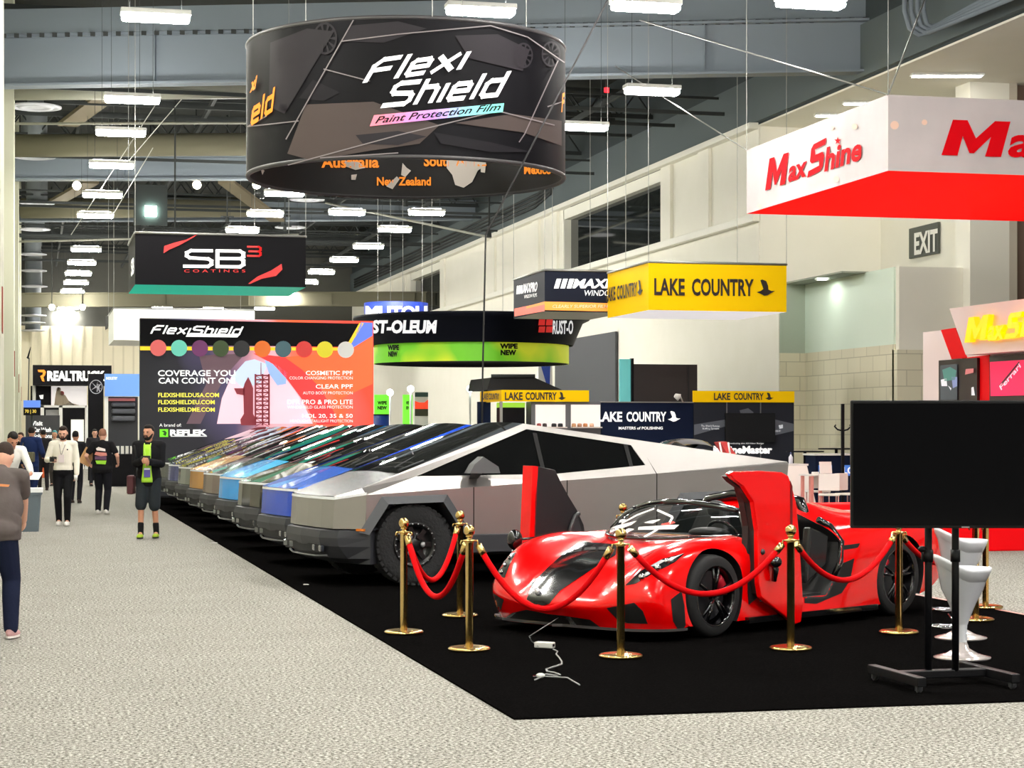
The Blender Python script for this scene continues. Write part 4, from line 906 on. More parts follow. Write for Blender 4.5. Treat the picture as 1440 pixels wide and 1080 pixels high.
for i, (x, y) in enumerate(((548.5, 552), (577.5, 547), (661, 547))):
    p = at(x, y, 58.6); t = thing('pole_lamp', '%s bright white booth lamp on a pole left of the yellow header' % ['leftmost', 'middle', 'rightmost'][i], 'lamp', (p.x, p.y, 0), group='pole lamps of the paint booth')
    MB().ell(p, (.1, .1, .1), 12, 8).build('bulb', M('bulb_white', (240, 255, 248), .4, emit=(235, 255, 245), es=12), t); MB().cyl((p.x, p.y, 0), p, .03, n=6).build('pole', m_white, t)
t = thing('blue_barrel', 'dark blue drum display with white swirl beside the printed panel', 'drum', at(535, 640, 60)); p = at(535, 584, 60)
MB().cyl((p.x, p.y, 0), p, .3, n=20).build('drum', M('drum_navy', (30, 60, 130), .4), t); MB().cyl((p.x, p.y, p.z), (p.x, p.y, p.z + .03), .31, n=20).build('lid', m_black, t)
t = thing('spare_panel', 'pale grey and blue leaning panel seen past the round sign', 'display panel', at(755, 640, 66)); p = at(757, 512, 66); q = at(778, 512, 66)
MB().bb((p.x, p.y, 0), (q.x, p.y + .1, p.z)).build('panel', m_white, t); mb = MB(); h = lambda x, y: at(x, y, 65.9); poly(mb, [(760, 512), (774, 512), (773, 546), (770, 546)], h); mb.build('blue_stripe', M('stripe_blue', (40, 70, 170), .5), t)

# ------------------------------------------------------------------ the red and white hanging box sign on the right
DM = 31.0
A = at(1249, 133, DM); B = at(1245, 240, DM)
X0, Y0, Z0, Z1 = A.x, A.y, B.z, A.z; LM = 6.3
t = thing('hanging_box_sign', 'large white hanging box sign with red letters and a red underside', 'hanging sign', (X0, Y0, Z0))
mb = MB().bb((X0, Y0, Z0), (X0 + LM, Y0 + LM, Z1)); mb.m[4] = 0
for k in range(6):
    if all(abs(mb.v[i].z - Z0) < 1e-4 for i in mb.f[k]): mb.m[k] = 1
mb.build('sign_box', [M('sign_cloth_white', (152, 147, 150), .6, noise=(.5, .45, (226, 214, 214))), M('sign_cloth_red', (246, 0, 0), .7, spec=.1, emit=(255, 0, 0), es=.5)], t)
h = hY(Y0); hs = hX(X0); m_mr = M('letter_red', (216, 0, 16), .7, spec=.1)
mb = MB()
pglyph(mb, GM, hs, (1076, 268), (1106, 258), (1079, 224)); ptext(mb, 'ax', hs, (1108, 257), (1134, 248), (1109, 235), .03, .1)
pglyph(mb, GS, hs, (1135, 250), (1158, 238), (1138, 206)); ptext(mb, 'hine', hs, (1159, 242), (1211, 225), (1160, 208), .03, .12)
def star(mb, cx, cy, r, hit): poly(mb, [(cx + r * (1 if i % 2 == 0 else .4) * math.sin(PI * i / 5), cy - r * 1.2 * (1 if i % 2 == 0 else .4) * math.cos(PI * i / 5)) for i in range(10)], hit)
star(mb, 1178, 198, 5, hs); mb.build('lettering', m_mr, t); mb = MB()
pglyph(mb, GM, h, (1324, 218), (1414, 221), (1331, 168)); ptext(mb, 'ax', h, (1417, 221), (1500, 224), (1419, 189), .03, .12); pglyph(mb, GS, h, (1505, 224), (1570, 226), (1512, 172)); ptext(mb, 'hine', h, (1575, 226), (1710, 230), (1578, 180), .03, .12)
mb.build('lettering', m_mr, t)
mb = MB()
for x, y, r in ((1170, 180, 3), (1202, 178, 4), (1176, 252, 4), (1068, 290, 3)): disc(mb, x, y, r, hs)
for x, y, r in ((1258, 176, 6), (1300, 172, 4)): disc(mb, x, y, r, h)
mb.build('stain', M('stain_peach', (236, 200, 180), .6), t)
cables([(X0, Y0, Z1), (X0 + LM, Y0, Z1), (X0, Y0 + LM, Z1)], t)
for a_, b_ in (((X0, Y0, Z1), at(900, 28, 42)), ((X0, Y0 + LM, Z1), at(860, 90, 50)), ((X0, Y0, Z1), at(1302, -5, 34))): MB().cyl(a_, b_, .014, n=5).build('slant_cable', m_cable, t)

# ------------------------------------------------------------------ red and white booth behind the television
X3 = 18.5
h = hX(X3); m_pink = M('booth_white', (240, 222, 220), .5); m_red = M('booth_red', (240, 0, 12), .6, spec=.15)
yA, yB = onX(1298, 500, X3).y, onX(1500, 500, X3).y
t = thing('booth_wall', 'white booth wall with a slanted red stripe and two screens behind the television', 'booth wall', (X3, (yA + yB) / 2, 0))
zt = onX(1310, 466, X3).z
MB().bb((X3, yB, 0), (X3 + .2, yA, zt)).build('wall_panel', m_pink, t)
mb = MB()
mb.prism([onX(1323, 464, X3 - .02), onX(1343, 461, X3 - .02), onX(1360, 505, X3 - .02), onX(1360, 640, X3 - .02), onX(1375, 640, X3 - .02), onX(1392, 640, X3 - .02), onX(1391, 499, X3 - .02), onX(1350, 504, X3 - .02), onX(1338, 505, X3 - .02)], (.05, 0, 0)); mb.build('red_stripe', m_red, t)
for x0, x1, y0, y1, mt in ((1320, 1374, 507, 580, 0), (1391.5, 1460, 501, 580, 1)):
    q = [onX(x0, y0, X3 - .08), onX(x1, y0 - (x1 - x0) * .075, X3 - .08), onX(x1, y1, X3 - .08), onX(x0, y1, X3 - .08)]
    k = MB().prism(q, (.06, 0, 0)).build('screen', M('screen_frame', (34, 16, 18), .3), t)
    hh = hX(X3, .1)
    mb = MB()
    if mt == 0:
        poly(mb, [(1322, 514), (1346, 512), (1346, 562), (1322, 562)], hh, 0); hh2 = hX(X3, .11)
        poly(mb, [(1325, 520), (1336, 516), (1345, 521), (1343, 534), (1328, 536)], hh2, 1); poly(mb, [(1323, 534), (1331, 532), (1332, 543), (1324, 543)], hh2, 2); poly(mb, [(1333, 542), (1338, 546), (1337, 549)], hh2, 2); poly(mb, [(1358, 519), (1369, 518), (1369, 524), (1357, 527)], hh2, 3); poly(mb, [(1366, 545), (1369, 544), (1371, 556), (1366, 556)], hh2, 2)
        poly(mb, [(1338, 530), (1346, 530), (1346, 543), (1340, 546)], hh2, 4)
    else:
        poly(mb, [(1392, 509), (1442, 506), (1442, 556), (1393, 557)], hh, 5); hh2 = hX(X3, .11)
        ptext(mb, 'Ferrari', hh2, (1408, 549), (1436, 516), (1405, 543), .02, 0, 1, 6); poly(mb, [(1404, 543), (1433, 508), (1434, 510), (1406, 545)], hh2, 7)
    mb.build('screen_picture', [glow('scr_dark', (60, 66, 70)), glow('scr_teal', (70, 120, 110)), glow('scr_white', (210, 210, 216)), glow('scr_pink', (190, 110, 110)), glow('scr_blue', (120, 130, 170)), glow('scr_magenta', (226, 20, 80), .5, .5), glow('scr_pale', (250, 190, 205), .5, .6), M('scr_black', (60, 0, 20), .5)], k)
t = thing('slanted_sign', 'pinkish white slanted sign board with bold yellow letters above the booth screens', 'sign', onX(1400, 470, X3 - .5))
hx = lambda x, y: onX(x, y, X3 - .45)
MB().prism([hx(1335, 434), hx(1480, 415), hx(1480, 490), hx(1358, 499)], (.4, 0, 0)).build('board', m_pink, t)
hx = lambda x, y: onX(x, y, X3 - .6); mb = MB(); m_ly = M('yellow_letter', (255, 214, 0), .4, emit=(255, 200, 0), es=.5)
def ext(mb, txt, bl, br, tl, bold, sh):
    if txt in 'MS': vs = GM if txt == 'M' else GS; fs = [list(range(len(vs)))]
    else: vs, fs = glyphs(txt, bold, sh)
    n = len(vs)
    P = [hx(bl[0] + (br[0] - bl[0]) * x + (tl[0] - bl[0]) * y, bl[1] + (br[1] - bl[1]) * x + (tl[1] - bl[1]) * y) for x, y in vs]
    from collections import Counter
    E = Counter()
    for f in fs:
        for i in range(len(f)): E[tuple(sorted((f[i], f[(i + 1) % len(f)])))] += 1
    bd = [e for e, c in E.items() if c == 1]
    mb.add(P + [p + Vector((.12, 0, 0)) for p in P], fs + [(a, b, b + n, a + n) for a, b in bd])
ext(mb, 'M', (1356, 482), (1387, 477), (1359, 447), .06, .1); ext(mb, 'ax', (1388, 480), (1411, 477), (1389, 459), .03, .1); ext(mb, 'S', (1412, 477), (1432, 474), (1416, 441), .06, .15); ext(mb, 'hine', (1434, 474), (1500, 468), (1436, 447), .03, .1)
mb.build('lettering', m_ly, t)
p = onX(1400, 500, X3 - .4); MB().bb((X3 - .05, onX(1440, 480, X3).y, zt - .4), (X3 + .1, onX(1370, 480, X3).y, zt + .25)).build('bracket', m_red, t)
# red counter in front of that booth
a = at(1140, 777, 27.7); c = at(1560, 777, 27.7)
t = thing('red_counter', 'long low red counter with a white top band behind the red sports car', 'counter', ((a.x + c.x) / 2, a.y, 0))
yy = onY(1300, 777, 25.3).y
MB().bb((a.x, 25.6, 0), (c.x + 1, 26.3, .68)).build('counter_body', m_red, t, bevel=.02); MB().bb((a.x + .05, 25.56, .52), (c.x + 1, 25.6, .60)).build('white_band', M('band_white', (250, 220, 220), .4), t)
# ------------------------------------------------------------------ wedge pickup trucks
m_steelbody = M('brushed_steel', (172, 168, 165), .36, metal=.9, noise=(2.0, .4, (164, 160, 157)))
m_steelhood = M('polished_steel', (176, 176, 176), .24, metal=.9)
m_plastic = M('truck_plastic', (44, 45, 50), .55); m_tire = M('tyre_rubber', (26, 26, 28), .85, bump=(30, .6, .02)); m_rim = M('truck_rim', (14, 14, 16), .35)
m_wglass = M('truck_glass', (12, 13, 14), .03, spec=.8, coat=.6); m_gap = M('gap_black', (10, 10, 11), .8)
AL = math.radians(10.0); TR0 = Vector((3.875, 22.156, .016))
def wrap(n, c, metal, rough, coat=.1): return M('wrap_' + n, c, rough, metal=metal, coat=coat, spec=.2)
def mir(pts): return [Vector((p[0], -p[1], p[2])) for p in pts][::-1]
def truck():
    t = thing('pickup_truck', 'x', 'pickup truck')
    X = lambda u, v, w: Vector((u - .92, -v, w))      # v positive to the driver's side, local -y
    class two:
        def __init__(s): s.a = MB(); s.b = MB()
        def build(s, name, m):
            for q in (s.a, s.b): q.build(name, m, t, local=True)
    def both(mb, pts, mi=0): mb.a.add([X(*p) for p in pts], [list(range(len(pts)))], mi); mb.b.add([X(p[0], -p[1], p[2]) for p in pts][::-1], [list(range(len(pts)))], mi)
    P0 = m_steelbody
    apex = (2.33, .70, 1.755)
    cr0 = (.36, 1.0, .985); cr1 = (5.62, .985, 1.285)
    def cre(u): s = (u - cr0[0]) / (cr1[0] - cr0[0]); return (u, 1.0 - .015 * s, cr0[2] + .30 * s)
    rf0 = (.17, .80, 1.0)                                # hood edge start
    # side skin with trapezoid arches
    mb = two()
    arch = lambda c: [(c - .62, 1.0, .60), (c - .37, 1.0, .95), (c + .36, 1.0, .965), (c + .62, 1.0, .60)]
    fa, ra = arch(.92), arch(.92 + 3.635)
    loop = [(.36, 1.0, .60)] + fa[:1] + [fa[1], fa[2], fa[3]] + [(1.56, 1.0, .52), (3.92, 1.0, .52)] + [ra[0], ra[1], ra[2], ra[3]] + [(5.50, .985, .66), (5.62, .985, 1.285)]
    # split into convex pieces
    c = cre
    pcs = [[(.36, 1, .60), fa[0], fa[1], (fa[1][0], 1, c(fa[1][0])[2]), cr0], [fa[1], fa[2], (fa[2][0], 1, c(fa[2][0])[2]), (fa[1][0], 1, c(fa[1][0])[2])],
           [fa[2], fa[3], (1.60, 1, .54), (1.60, 1, c(1.6)[2]), (fa[2][0], 1, c(fa[2][0])[2])]]
    door1 = [(1.612, 1, .54), (2.73, 1, .54), (2.73, 1, c(2.73)[2]), (1.612, 1, c(1.612)[2])]
    door2 = [(2.742, 1, .54), (3.88, 1, .54), (3.92, 1, .60), (ra[1][0] - .12, 1, .83), (3.95, 1, c(3.95)[2]), (2.742, 1, c(2.742)[2])]
    door2 = [(2.742, 1, .54), (3.86, 1, .54), (3.86, 1, c(3.86)[2]), (2.742, 1, c(2.742)[2])]
    pcs2 = [[(3.872, 1, .54), ra[0], ra[1], (ra[1][0], 1, c(ra[1][0])[2]), (3.872, 1, c(3.872)[2])], [ra[1], ra[2], (ra[2][0], 1, c(ra[2][0])[2]), (ra[1][0], 1, c(ra[1][0])[2])],
            [ra[2], ra[3], (5.55, .985, .64), cr1, (ra[2][0], 1, c(ra[2][0])[2])]]
    for grp in (pcs, pcs2):
        mb = two()
        for p in grp: both(mb, p)
        mb.build('side_panel', P0)
    # tail
    mb = MB(); mb.add([X(5.62, .985, 1.285), X(5.62, -.985, 1.285), X(5.55, -.985, .64), X(5.55, .985, .64)], [(0, 1, 2, 3)]); mb.build('tailgate', P0, t, local=True)
    # front chamfer and fascia
    mb = MB()
    fr = [(.35, 1.0), (.065, .76), (.03, .45), (.02, 0), (.03, -.45), (.065, -.76), (.35, -1.0)]
    for i in range(6):
        a, b = fr[i], fr[i + 1]; la = 1.0 if abs(a[1]) > .9 else .955; lb = 1.0 if abs(b[1]) > .9 else .955
        ta = .985 if abs(a[1]) > .9 else .93; tb = .985 if abs(b[1]) > .9 else .93
        mb.add([X(a[0], a[1], .62), X(b[0], b[1], .62), X(b[0] + .02, b[1], tb), X(a[0] + .02, a[1], ta)], [(0, 1, 2, 3)])
    mb.build('front_fascia', P0, t, local=True, weld=True)
    for p in (door1, door2): mb = two(); both(mb, p); mb.build('door', P0)
    # upper facets: sail and window frame, built as a frame round the glass
    def up(u, k):          # point on the upper facet: k = 0 crease, 1 roof line
        a = Vector(c(u)); r = Vector(rf0) if u < rf0[0] else None
        if u <= apex[0]: s = (u - .36) / (apex[0] - .36); b = Vector((.36, .86, 1.055)).lerp(Vector(apex), s)
        else: s = (u - apex[0]) / (cr1[0] - apex[0]); b = Vector(apex).lerp(Vector((5.62, .955, 1.31)), s)
        q = a.lerp(b, k); return (u, q.y, q.z)
    wl = [(.98, .62), (2.36, .91), (3.62, .83), (3.75, .27), (2.6, .13)]    # window outline in (u, k)
    W_ = [up(*q) for q in wl]
    mb = two()
    outer = [up(.36, 0), up(.36, 1), up(2.33, 1), up(3.8, 1), up(5.62, 1), up(5.62, 0), up(3.75, 0), up(2.6, 0), up(.98, 0)]
    both(mb, [outer[0], outer[1], W_[0]]); both(mb, [outer[1], outer[2], W_[1], W_[0]]); both(mb, [outer[2], outer[3], W_[2], W_[1]])
    both(mb, [outer[3], outer[4], outer[5], outer[6], W_[3], W_[2]]); both(mb, [outer[6], outer[7], W_[4], W_[3]]); both(mb, [outer[7], outer[8], W_[0], W_[4]]); both(mb, [outer[8], outer[0], W_[0]])
    mb.build('window_frame', P0)
    mb = two(); ins = lambda q, dv=.015: (q[0], q[1] - dv, q[2])
    both(mb, [ins(q) for q in W_]); mb.build('side_glass', m_wglass)
    for u0 in (2.45, 3.55):
        mb = two(); both(mb, [ins(up(u0, .2), .008), ins(up(u0 + .05, .2), .008), ins(up(u0 + .03, .86), .008), ins(up(u0 - .02, .86), .008)]); mb.build('window_pillar', m_gap)
    # hood
    mb = MB(); hz = .955
    for sgn in (1, -1):
        mb.add([X(.04, 0, .965), X(.05, .45 * sgn, .965), X(.085, .74 * sgn, .97), X(.36, .86 * sgn, 1.055), X(.80, .80 * sgn, 1.205), X(.80, 0, 1.225)], [(0, 1, 2, 3, 4, 5)])
        mb.add([X(.085, .76 * sgn, .95), X(.36, 1.0 * sgn, .985), X(.36, .86 * sgn, 1.055), X(.085, .74 * sgn, .97)], [(0, 1, 2, 3)])
    mb.build('hood', m_steelhood, t, local=True, weld=True)
    # light bar under the hood lip
    mb = MB()
    for i in range(6):
        a, b = fr[i], fr[i + 1]; ta = .985 if abs(a[1]) > .9 else .93; tb = .985 if abs(b[1]) > .9 else .93
        mb.add([X(a[0] + .012, a[1], ta), X(b[0] + .012, b[1], tb), X(b[0] + .02, b[1], tb + .03), X(a[0] + .02, a[1], ta + .03)], [(0, 1, 2, 3)])
    mb.build('light_bar', M('light_bar_pale', (226, 228, 230), .25), t, local=True)
    # windscreen and roof glass in one sheet
    mb = MB()
    rows = []
    for u in (.80, 1.3, 1.8, 2.33):
        s = (u - .80) / (2.33 - .80); rows.append([X(u, v * (.80 - .10 * s), 1.205 + .55 * s + .02 * (1 - v * v)) for v in (-1, -.5, 0, .5, 1)])
    mb.grid(rows)
    rows = []
    for u in (2.33, 3.0, 3.75): s = (u - 2.33) / 3.29; rows.append([X(u, v * (.70 + .255 * s), 1.755 - .445 * s + .02 * (1 - v * v)) for v in (-1, -.5, 0, .5, 1)])
    mb.grid(rows, smooth=False)
    mb.build('windscreen', m_wglass, t, local=True)
    s = (3.75 - 2.33) / 3.29
    mb = MB(); mb.add([X(3.75, .70 + .255 * s, 1.755 - .445 * s), X(3.75, -.70 - .255 * s, 1.755 - .445 * s), X(5.62, -.955, 1.31), X(5.62, .955, 1.31)], [(0, 1, 2, 3)])
    mb.build('bed_cover', M('bed_cover_black', (30, 30, 32), .6), t, local=True)
    mb = MB(); mb.tube([X(.92, .35, 1.262), X(1.25, .10, 1.375), X(1.4, -.35, 1.43)], .012, 5); mb.tube([X(.84, .70, 1.24), X(1.15, .66, 1.345)], .014, 5); mb.build('wiper', m_plastic, t, local=True)
    # bumper
    mb = MB(); fb = [(.40, 1.02), (.10, .86), (-.02, .6), (-.04, 0), (-.02, -.6), (.10, -.86), (.40, -1.02)]
    zs = [(.60, 0.0), (.52, -.02), (.43, 0.0), (.30, .10), (.24, .22)]
    rows = [[X(u + (du if abs(v) < .9 else 0), v, z) for u, v in fb] for z, du in zs]
    mb.grid(rows, smooth=False); mb.add([X(u, v, .60) for u, v in fb] + [X(u + .25, v * .92, .63) for u, v in fb], [(i, i + 1, i + 8, i + 7) for i in range(6)])
    mb.add([X(u + du2, v, z) for (u, v, z, du2) in [(.40, 1.02, .6, 0), (.40, 1.02, .24, 0), (.52, .9, .24, 0), (.50, .9, .6, 0)]], [(0, 1, 2, 3)]); mb.add([X(u, -v, z) for (u, v, z) in [(.40, 1.02, .6), (.40, 1.02, .24), (.52, .9, .24), (.50, .9, .6)]], [(0, 1, 2, 3)])
    mb.build('bumper', m_plastic, t, local=True)
    mb = MB(); mb.box(X(-.015, 0, .40), (.04, 1.25, .09)); mb.build('grille_slot', m_gap, t, local=True)
    for sg in (1, -1):
        for k in (.40, .62): MB().box(X(-.02, k * sg, .405), (.04, .13, .07), Matrix.Rotation(-.1 * sg, 3, 'Z')).build('headlight', M('headlight_glass', (70, 74, 82), .1, metal=.5, coat=.5), t, local=True, bevel=.01)
        MB().box(X(.33, .965 * sg, .612), (.10, .10, .025), Matrix.Rotation(.7 * sg, 3, 'Z')).build('marker_lamp', M('amber', (220, 120, 30), .3), t, local=True)
    mb = MB(); mb.tube([X(.03, .66, .33), X(-.02, .4, .315), X(-.03, 0, .31), X(-.02, -.4, .315), X(.03, -.66, .33)], .012, 6); mb.build('chin_strip', M('chin_grey', (120, 122, 126), .3, metal=.6), t, local=True)
    # arch flares, sills, underbody
    for cx in (.92, .92 + 3.635):
        for sg in (1, -1):
            o_ = [(cx - .64, .585), (cx - .385, .965), (cx + .375, .98), (cx + .64, .585)]; i_ = [(cx - .54, .56), (cx - .32, .885), (cx + .31, .90), (cx + .54, .56)]
            mb = MB()
            for k in range(3):
                q = [X(o_[k][0], 1.0 * sg, o_[k][1]), X(o_[k + 1][0], 1.0 * sg, o_[k + 1][1]), X(i_[k + 1][0], 1.05 * sg, i_[k + 1][1]), X(i_[k][0], 1.05 * sg, i_[k][1])]
                mb.add(q, [(0, 1, 2, 3)]); q2 = [q[3], q[2], X(i_[k + 1][0], .78 * sg, i_[k + 1][1]), X(i_[k][0], .78 * sg, i_[k][1])]; mb.add(q2, [(0, 1, 2, 3)])
            mb.build('arch_flare', M('flare_grey', (64, 66, 70), .55), t, local=True)
    for sg in (1, -1): MB().box(X(2.74, .97 * sg, .44), (2.36, .10, .20)).build('sill', m_plastic, t, local=True, bevel=.01)
    mb = MB(); mb.box(X(2.8, 0, .52), (5.1, 1.5, .4)).box(X(2.74, 0, .8), (2.3, 1.9, .5)); mb.build('underbody', m_gap, t, local=True)
    for cx in (.92, .92 + 3.635):
        for sg in (1, -1):
            yo = .99 * sg; cpt = X(cx, 0, .44)
            w = MB(); pr = [(.245, -.13), (.30, -.145), (.385, -.145), (.425, -.13), (.44, -.09), (.44, .09), (.425, .13), (.385, .145), (.30, .145), (.245, .13)]
            w.lathe(pr, (cpt.x, -.86 * sg, .44), 40, axis='y')
            for k in range(36):
                a = 2 * PI * k / 36; d = .423
                for s_ in (-1, 1): w.box((cpt.x + d * math.cos(a + .04 * s_), -.86 * sg + .085 * s_, .44 + d * math.sin(a + .04 * s_)), (.032, .10, .05), Matrix.Rotation(-a, 3, 'Y'))
            to = w.build('tyre', m_tire, t, local=True)
            r = MB(); pr2 = [(.245, -.14 * sg), (.238, -.155 * sg), (.20, -.12 * sg), (.19, -.05 * sg), (.10, -.07 * sg), (.075, -.10 * sg), (.001, -.10 * sg)]
            r.lathe(pr2, (cpt.x, -.86 * sg, .44), 32, axis='y')
            for k in range(7):
                a = 2 * PI * k / 7; r.box((cpt.x + .145 * math.cos(a), -.95 * sg, .44 + .145 * math.sin(a)), (.13, .05, .05), Matrix.Rotation(-a, 3, 'Y'))
            ro = r.build('rim', m_rim, to, local=True)
            bl = MB()
            for k in range(22):
                a = 2 * PI * k / 22; bl.ell((cpt.x + .226 * math.cos(a), -1.012 * sg, .44 + .226 * math.sin(a)), (.008, .006, .008), 6, 4)
            for k in range(3): bl.ell((cpt.x + .10 * math.cos(k * 2.1), -.975 * sg, .44 + .10 * math.sin(k * 2.1)), (.028, .02, .03), 8, 6)
            bl.build('wheel_bolts', M('bolt_grey', (170, 170, 172), .3, metal=.3), to, local=True)
    for sg in (1, -1):
        mb = MB(); q = Vector(up(1.62, .30))
        pts = [X(1.50, q.y * sg + .06 * sg, q.z + .02), X(1.86, q.y * sg + .06 * sg, q.z + .02), X(1.84, q.y * sg + .06 * sg, q.z + .09), X(1.66, q.y * sg + .06 * sg, q.z + .20), X(1.56, q.y * sg + .06 * sg, q.z + .12)]
        mb.prism(pts, (0, -.16 * sg, 0)); mb.add([X(1.58, q.y * sg - .02 * sg, q.z - .06), X(1.68, q.y * sg - .02 * sg, q.z - .06), X(1.70, q.y * sg + .12 * sg, q.z + .03), X(1.56, q.y * sg + .12 * sg, q.z + .03)], [(0, 1, 2, 3)])
        mb.build('mirror', M('mirror_grey', (92, 92, 94), .5), t, local=True)
    for u0 in (1.6, 2.73, 3.86):
        mb = two(); w0 = c(u0)[2]; both(mb, [(u0, 1.001, .54), (u0 + .012, 1.001, .54), (u0 + .012, 1.001, w0), (u0, 1.001, w0)]); mb.build('door_gap', m_gap)
    mb = two(); both(mb, [(3.86, up(3.86, 0)[1] + .002, up(3.86, 0)[2]), (3.872, up(3.872, 0)[1] + .002, up(3.872, 0)[2]), (3.79, up(3.79, .5)[1] + .002, up(3.79, .5)[2])]); mb.build('door_gap', m_gap)
    return t
tk = truck()
PAINTED = ('side_panel', 'front_fascia', 'tailgate', 'door', 'window_frame', 'hood')
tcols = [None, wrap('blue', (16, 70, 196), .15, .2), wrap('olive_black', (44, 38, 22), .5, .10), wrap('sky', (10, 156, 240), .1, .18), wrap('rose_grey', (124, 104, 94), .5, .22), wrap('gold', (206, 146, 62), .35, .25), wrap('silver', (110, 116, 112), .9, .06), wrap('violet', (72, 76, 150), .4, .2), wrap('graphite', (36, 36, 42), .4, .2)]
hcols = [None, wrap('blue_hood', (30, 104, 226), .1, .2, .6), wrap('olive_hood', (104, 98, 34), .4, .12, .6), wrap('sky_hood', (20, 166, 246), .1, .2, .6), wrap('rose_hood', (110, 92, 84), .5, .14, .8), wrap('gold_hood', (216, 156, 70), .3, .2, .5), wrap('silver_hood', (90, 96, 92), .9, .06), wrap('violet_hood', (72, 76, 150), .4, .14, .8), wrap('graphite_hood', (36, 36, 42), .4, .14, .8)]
tlab = ['bare brushed steel wedge shaped pickup truck, nearest of the row, behind the red car', 'glossy royal blue wedge shaped pickup truck next to the steel one', 'chrome dark olive wedge shaped pickup truck between the blue and sky blue ones',
        'bright sky blue wedge shaped pickup truck in the row', 'metallic rose grey wedge shaped pickup truck beyond the sky blue one', 'satin gold wedge shaped pickup truck in the row', 'mirror silver wedge shaped pickup truck beyond the gold one', 'satin violet wedge shaped pickup truck far along the row', 'dark graphite wedge shaped pickup truck at the far end of the row']
for i in range(9):
    loc = TR0 + Vector((0, 2.98 * i, 0))
    o = tk if i == 0 else copy_tree(tk)
    o.location = loc; o.rotation_euler = (0, 0, AL); PM[o.name] = Matrix.Translation(loc) @ Matrix.Rotation(AL, 4, 'Z')
    o['label'] = tlab[i]; o['group'] = 'wedge shaped pickup trucks parked in a row'
    if i:
        for k in kids(o):
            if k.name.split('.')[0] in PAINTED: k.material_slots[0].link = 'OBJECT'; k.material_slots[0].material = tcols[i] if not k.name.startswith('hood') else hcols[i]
# ------------------------------------------------------------------ red sports car
BE = math.radians(32.2); CO = Vector((4.887, 16.13, .012))
m_red = M('car_red', (240, 0, 2), .2, spec=.3, coat=.6, coat_rough=.03); m_carbon = M('gloss_black', (12, 12, 14), .12, coat=.8)
m_int = M('interior_black', (22, 21, 23), .6); m_cglass = M('screen_glass', (16, 20, 20), .02, spec=.8, coat=.6, alpha=.55)
CM = Matrix.Translation(CO) @ Matrix.Rotation(BE, 4, 'Z')
def CX(u, v, w): return Vector((u - .95, -v, w))
G = [
 [(.16,0,.075),(.17,.25,.075),(.19,.5,.075),(.24,.72,.075),(.36,.89,.08),(.47,.95,.09),(.55,.965,.10),(.62,.97,.115)],
 [(.06,0,.20),(.07,.25,.20),(.11,.5,.21),(.17,.72,.23),(.29,.90,.23),(.42,.96,.20),(.53,.97,.16),(.62,.975,.11)],
 [(0,0,.275),(.02,.22,.28),(.08,.46,.295),(.15,.71,.35),(.27,.895,.37),(.41,.955,.29),(.53,.97,.2),(.64,.975,.11)],
 [(.12,0,.385),(.13,.2,.385),(.2,.44,.40),(.28,.72,.555),(.40,.905,.525),(.54,.96,.38),(.64,.97,.24),(.70,.975,.11)],
 [(.4,0,.565),(.4,.2,.565),(.45,.42,.56),(.53,.72,.715),(.62,.91,.665),(.72,.965,.48),(.76,.975,.28),(.8,.97,.11)],
 [(.85,0,.685),(.85,.2,.685),(.87,.42,.665),(.92,.72,.79),(.95,.92,.735),(.95,.985,.56),(.95,.99,.32),(.95,.98,.11)],
 [(1.2,0,.755),(1.2,.25,.755),(1.24,.48,.75),(1.3,.72,.79),(1.3,.92,.73),(1.3,.98,.58),(1.3,.96,.34),(1.3,.96,.11)],
 [(1.6,0,.79),(1.6,.25,.79),(1.6,.5,.79),(1.65,.72,.80),(1.65,.90,.745),(1.65,.945,.6),(1.65,.935,.35),(1.65,.955,.11)],
 [(2.3,0,.82),(2.3,.25,.82),(2.3,.5,.82),(2.3,.70,.82),(2.3,.87,.77),(2.3,.92,.62),(2.3,.935,.36),(2.3,.97,.11)],
 [(2.78,0,1.05),(2.78,.25,1.05),(2.78,.5,1.02),(2.75,.68,.93),(2.72,.89,.81),(2.7,.965,.64),(2.7,.97,.36),(2.7,.985,.11)],
 [(3.15,0,1.04),(3.15,.25,1.03),(3.15,.48,.98),(3.15,.72,.92),(3.15,.94,.85),(3.15,1.01,.68),(3.15,1.0,.38),(3.15,.99,.12)],
 [(3.6,0,.97),(3.6,.25,.96),(3.6,.45,.92),(3.6,.72,.93),(3.6,.97,.86),(3.6,1.02,.68),(3.6,1.02,.4),(3.6,1.0,.14)],
 [(4.1,0,.89),(4.1,.25,.885),(4.1,.45,.87),(4.1,.72,.89),(4.1,.95,.83),(4.1,1.0,.66),(4.1,.98,.42),(4.1,.95,.2)],
 [(4.48,0,.82),(4.48,.25,.82),(4.48,.45,.81),(4.48,.72,.82),(4.46,.9,.76),(4.44,.94,.62),(4.42,.92,.45),(4.4,.9,.3)],
 [(4.56,0,.76),(4.56,.25,.76),(4.56,.45,.76),(4.56,.70,.76),(4.53,.84,.70),(4.51,.87,.6),(4.5,.86,.48),(4.48,.85,.35)]]
def cat(p0, p1, p2, p3, t):
    return .5 * ((2 * p1) + (-p0 + p2) * t + (2 * p0 - 5 * p1 + 4 * p2 - p3) * t * t + (-p0 + 3 * p1 - 3 * p2 + p3) * t ** 3)
def spl(P, n):
    out = []
    for i in range(len(P) - 1):
        a = P[max(0, i - 1)]; b = P[i]; c = P[i + 1]; d = P[min(len(P) - 1, i + 2)]
        out += [cat(a, b, c, d, k / n) for k in range(n)]
    return out + [P[-1]]
rows = [spl([Vector(p) for p in ([ (G[i][1][0], -G[i][1][1], G[i][1][2]) ] + G[i])], 4)[4:] for i in range(len(G))]
cols = list(zip(*rows)); cols = [spl(list(c), 4) for c in cols]; rows = list(zip(*cols))
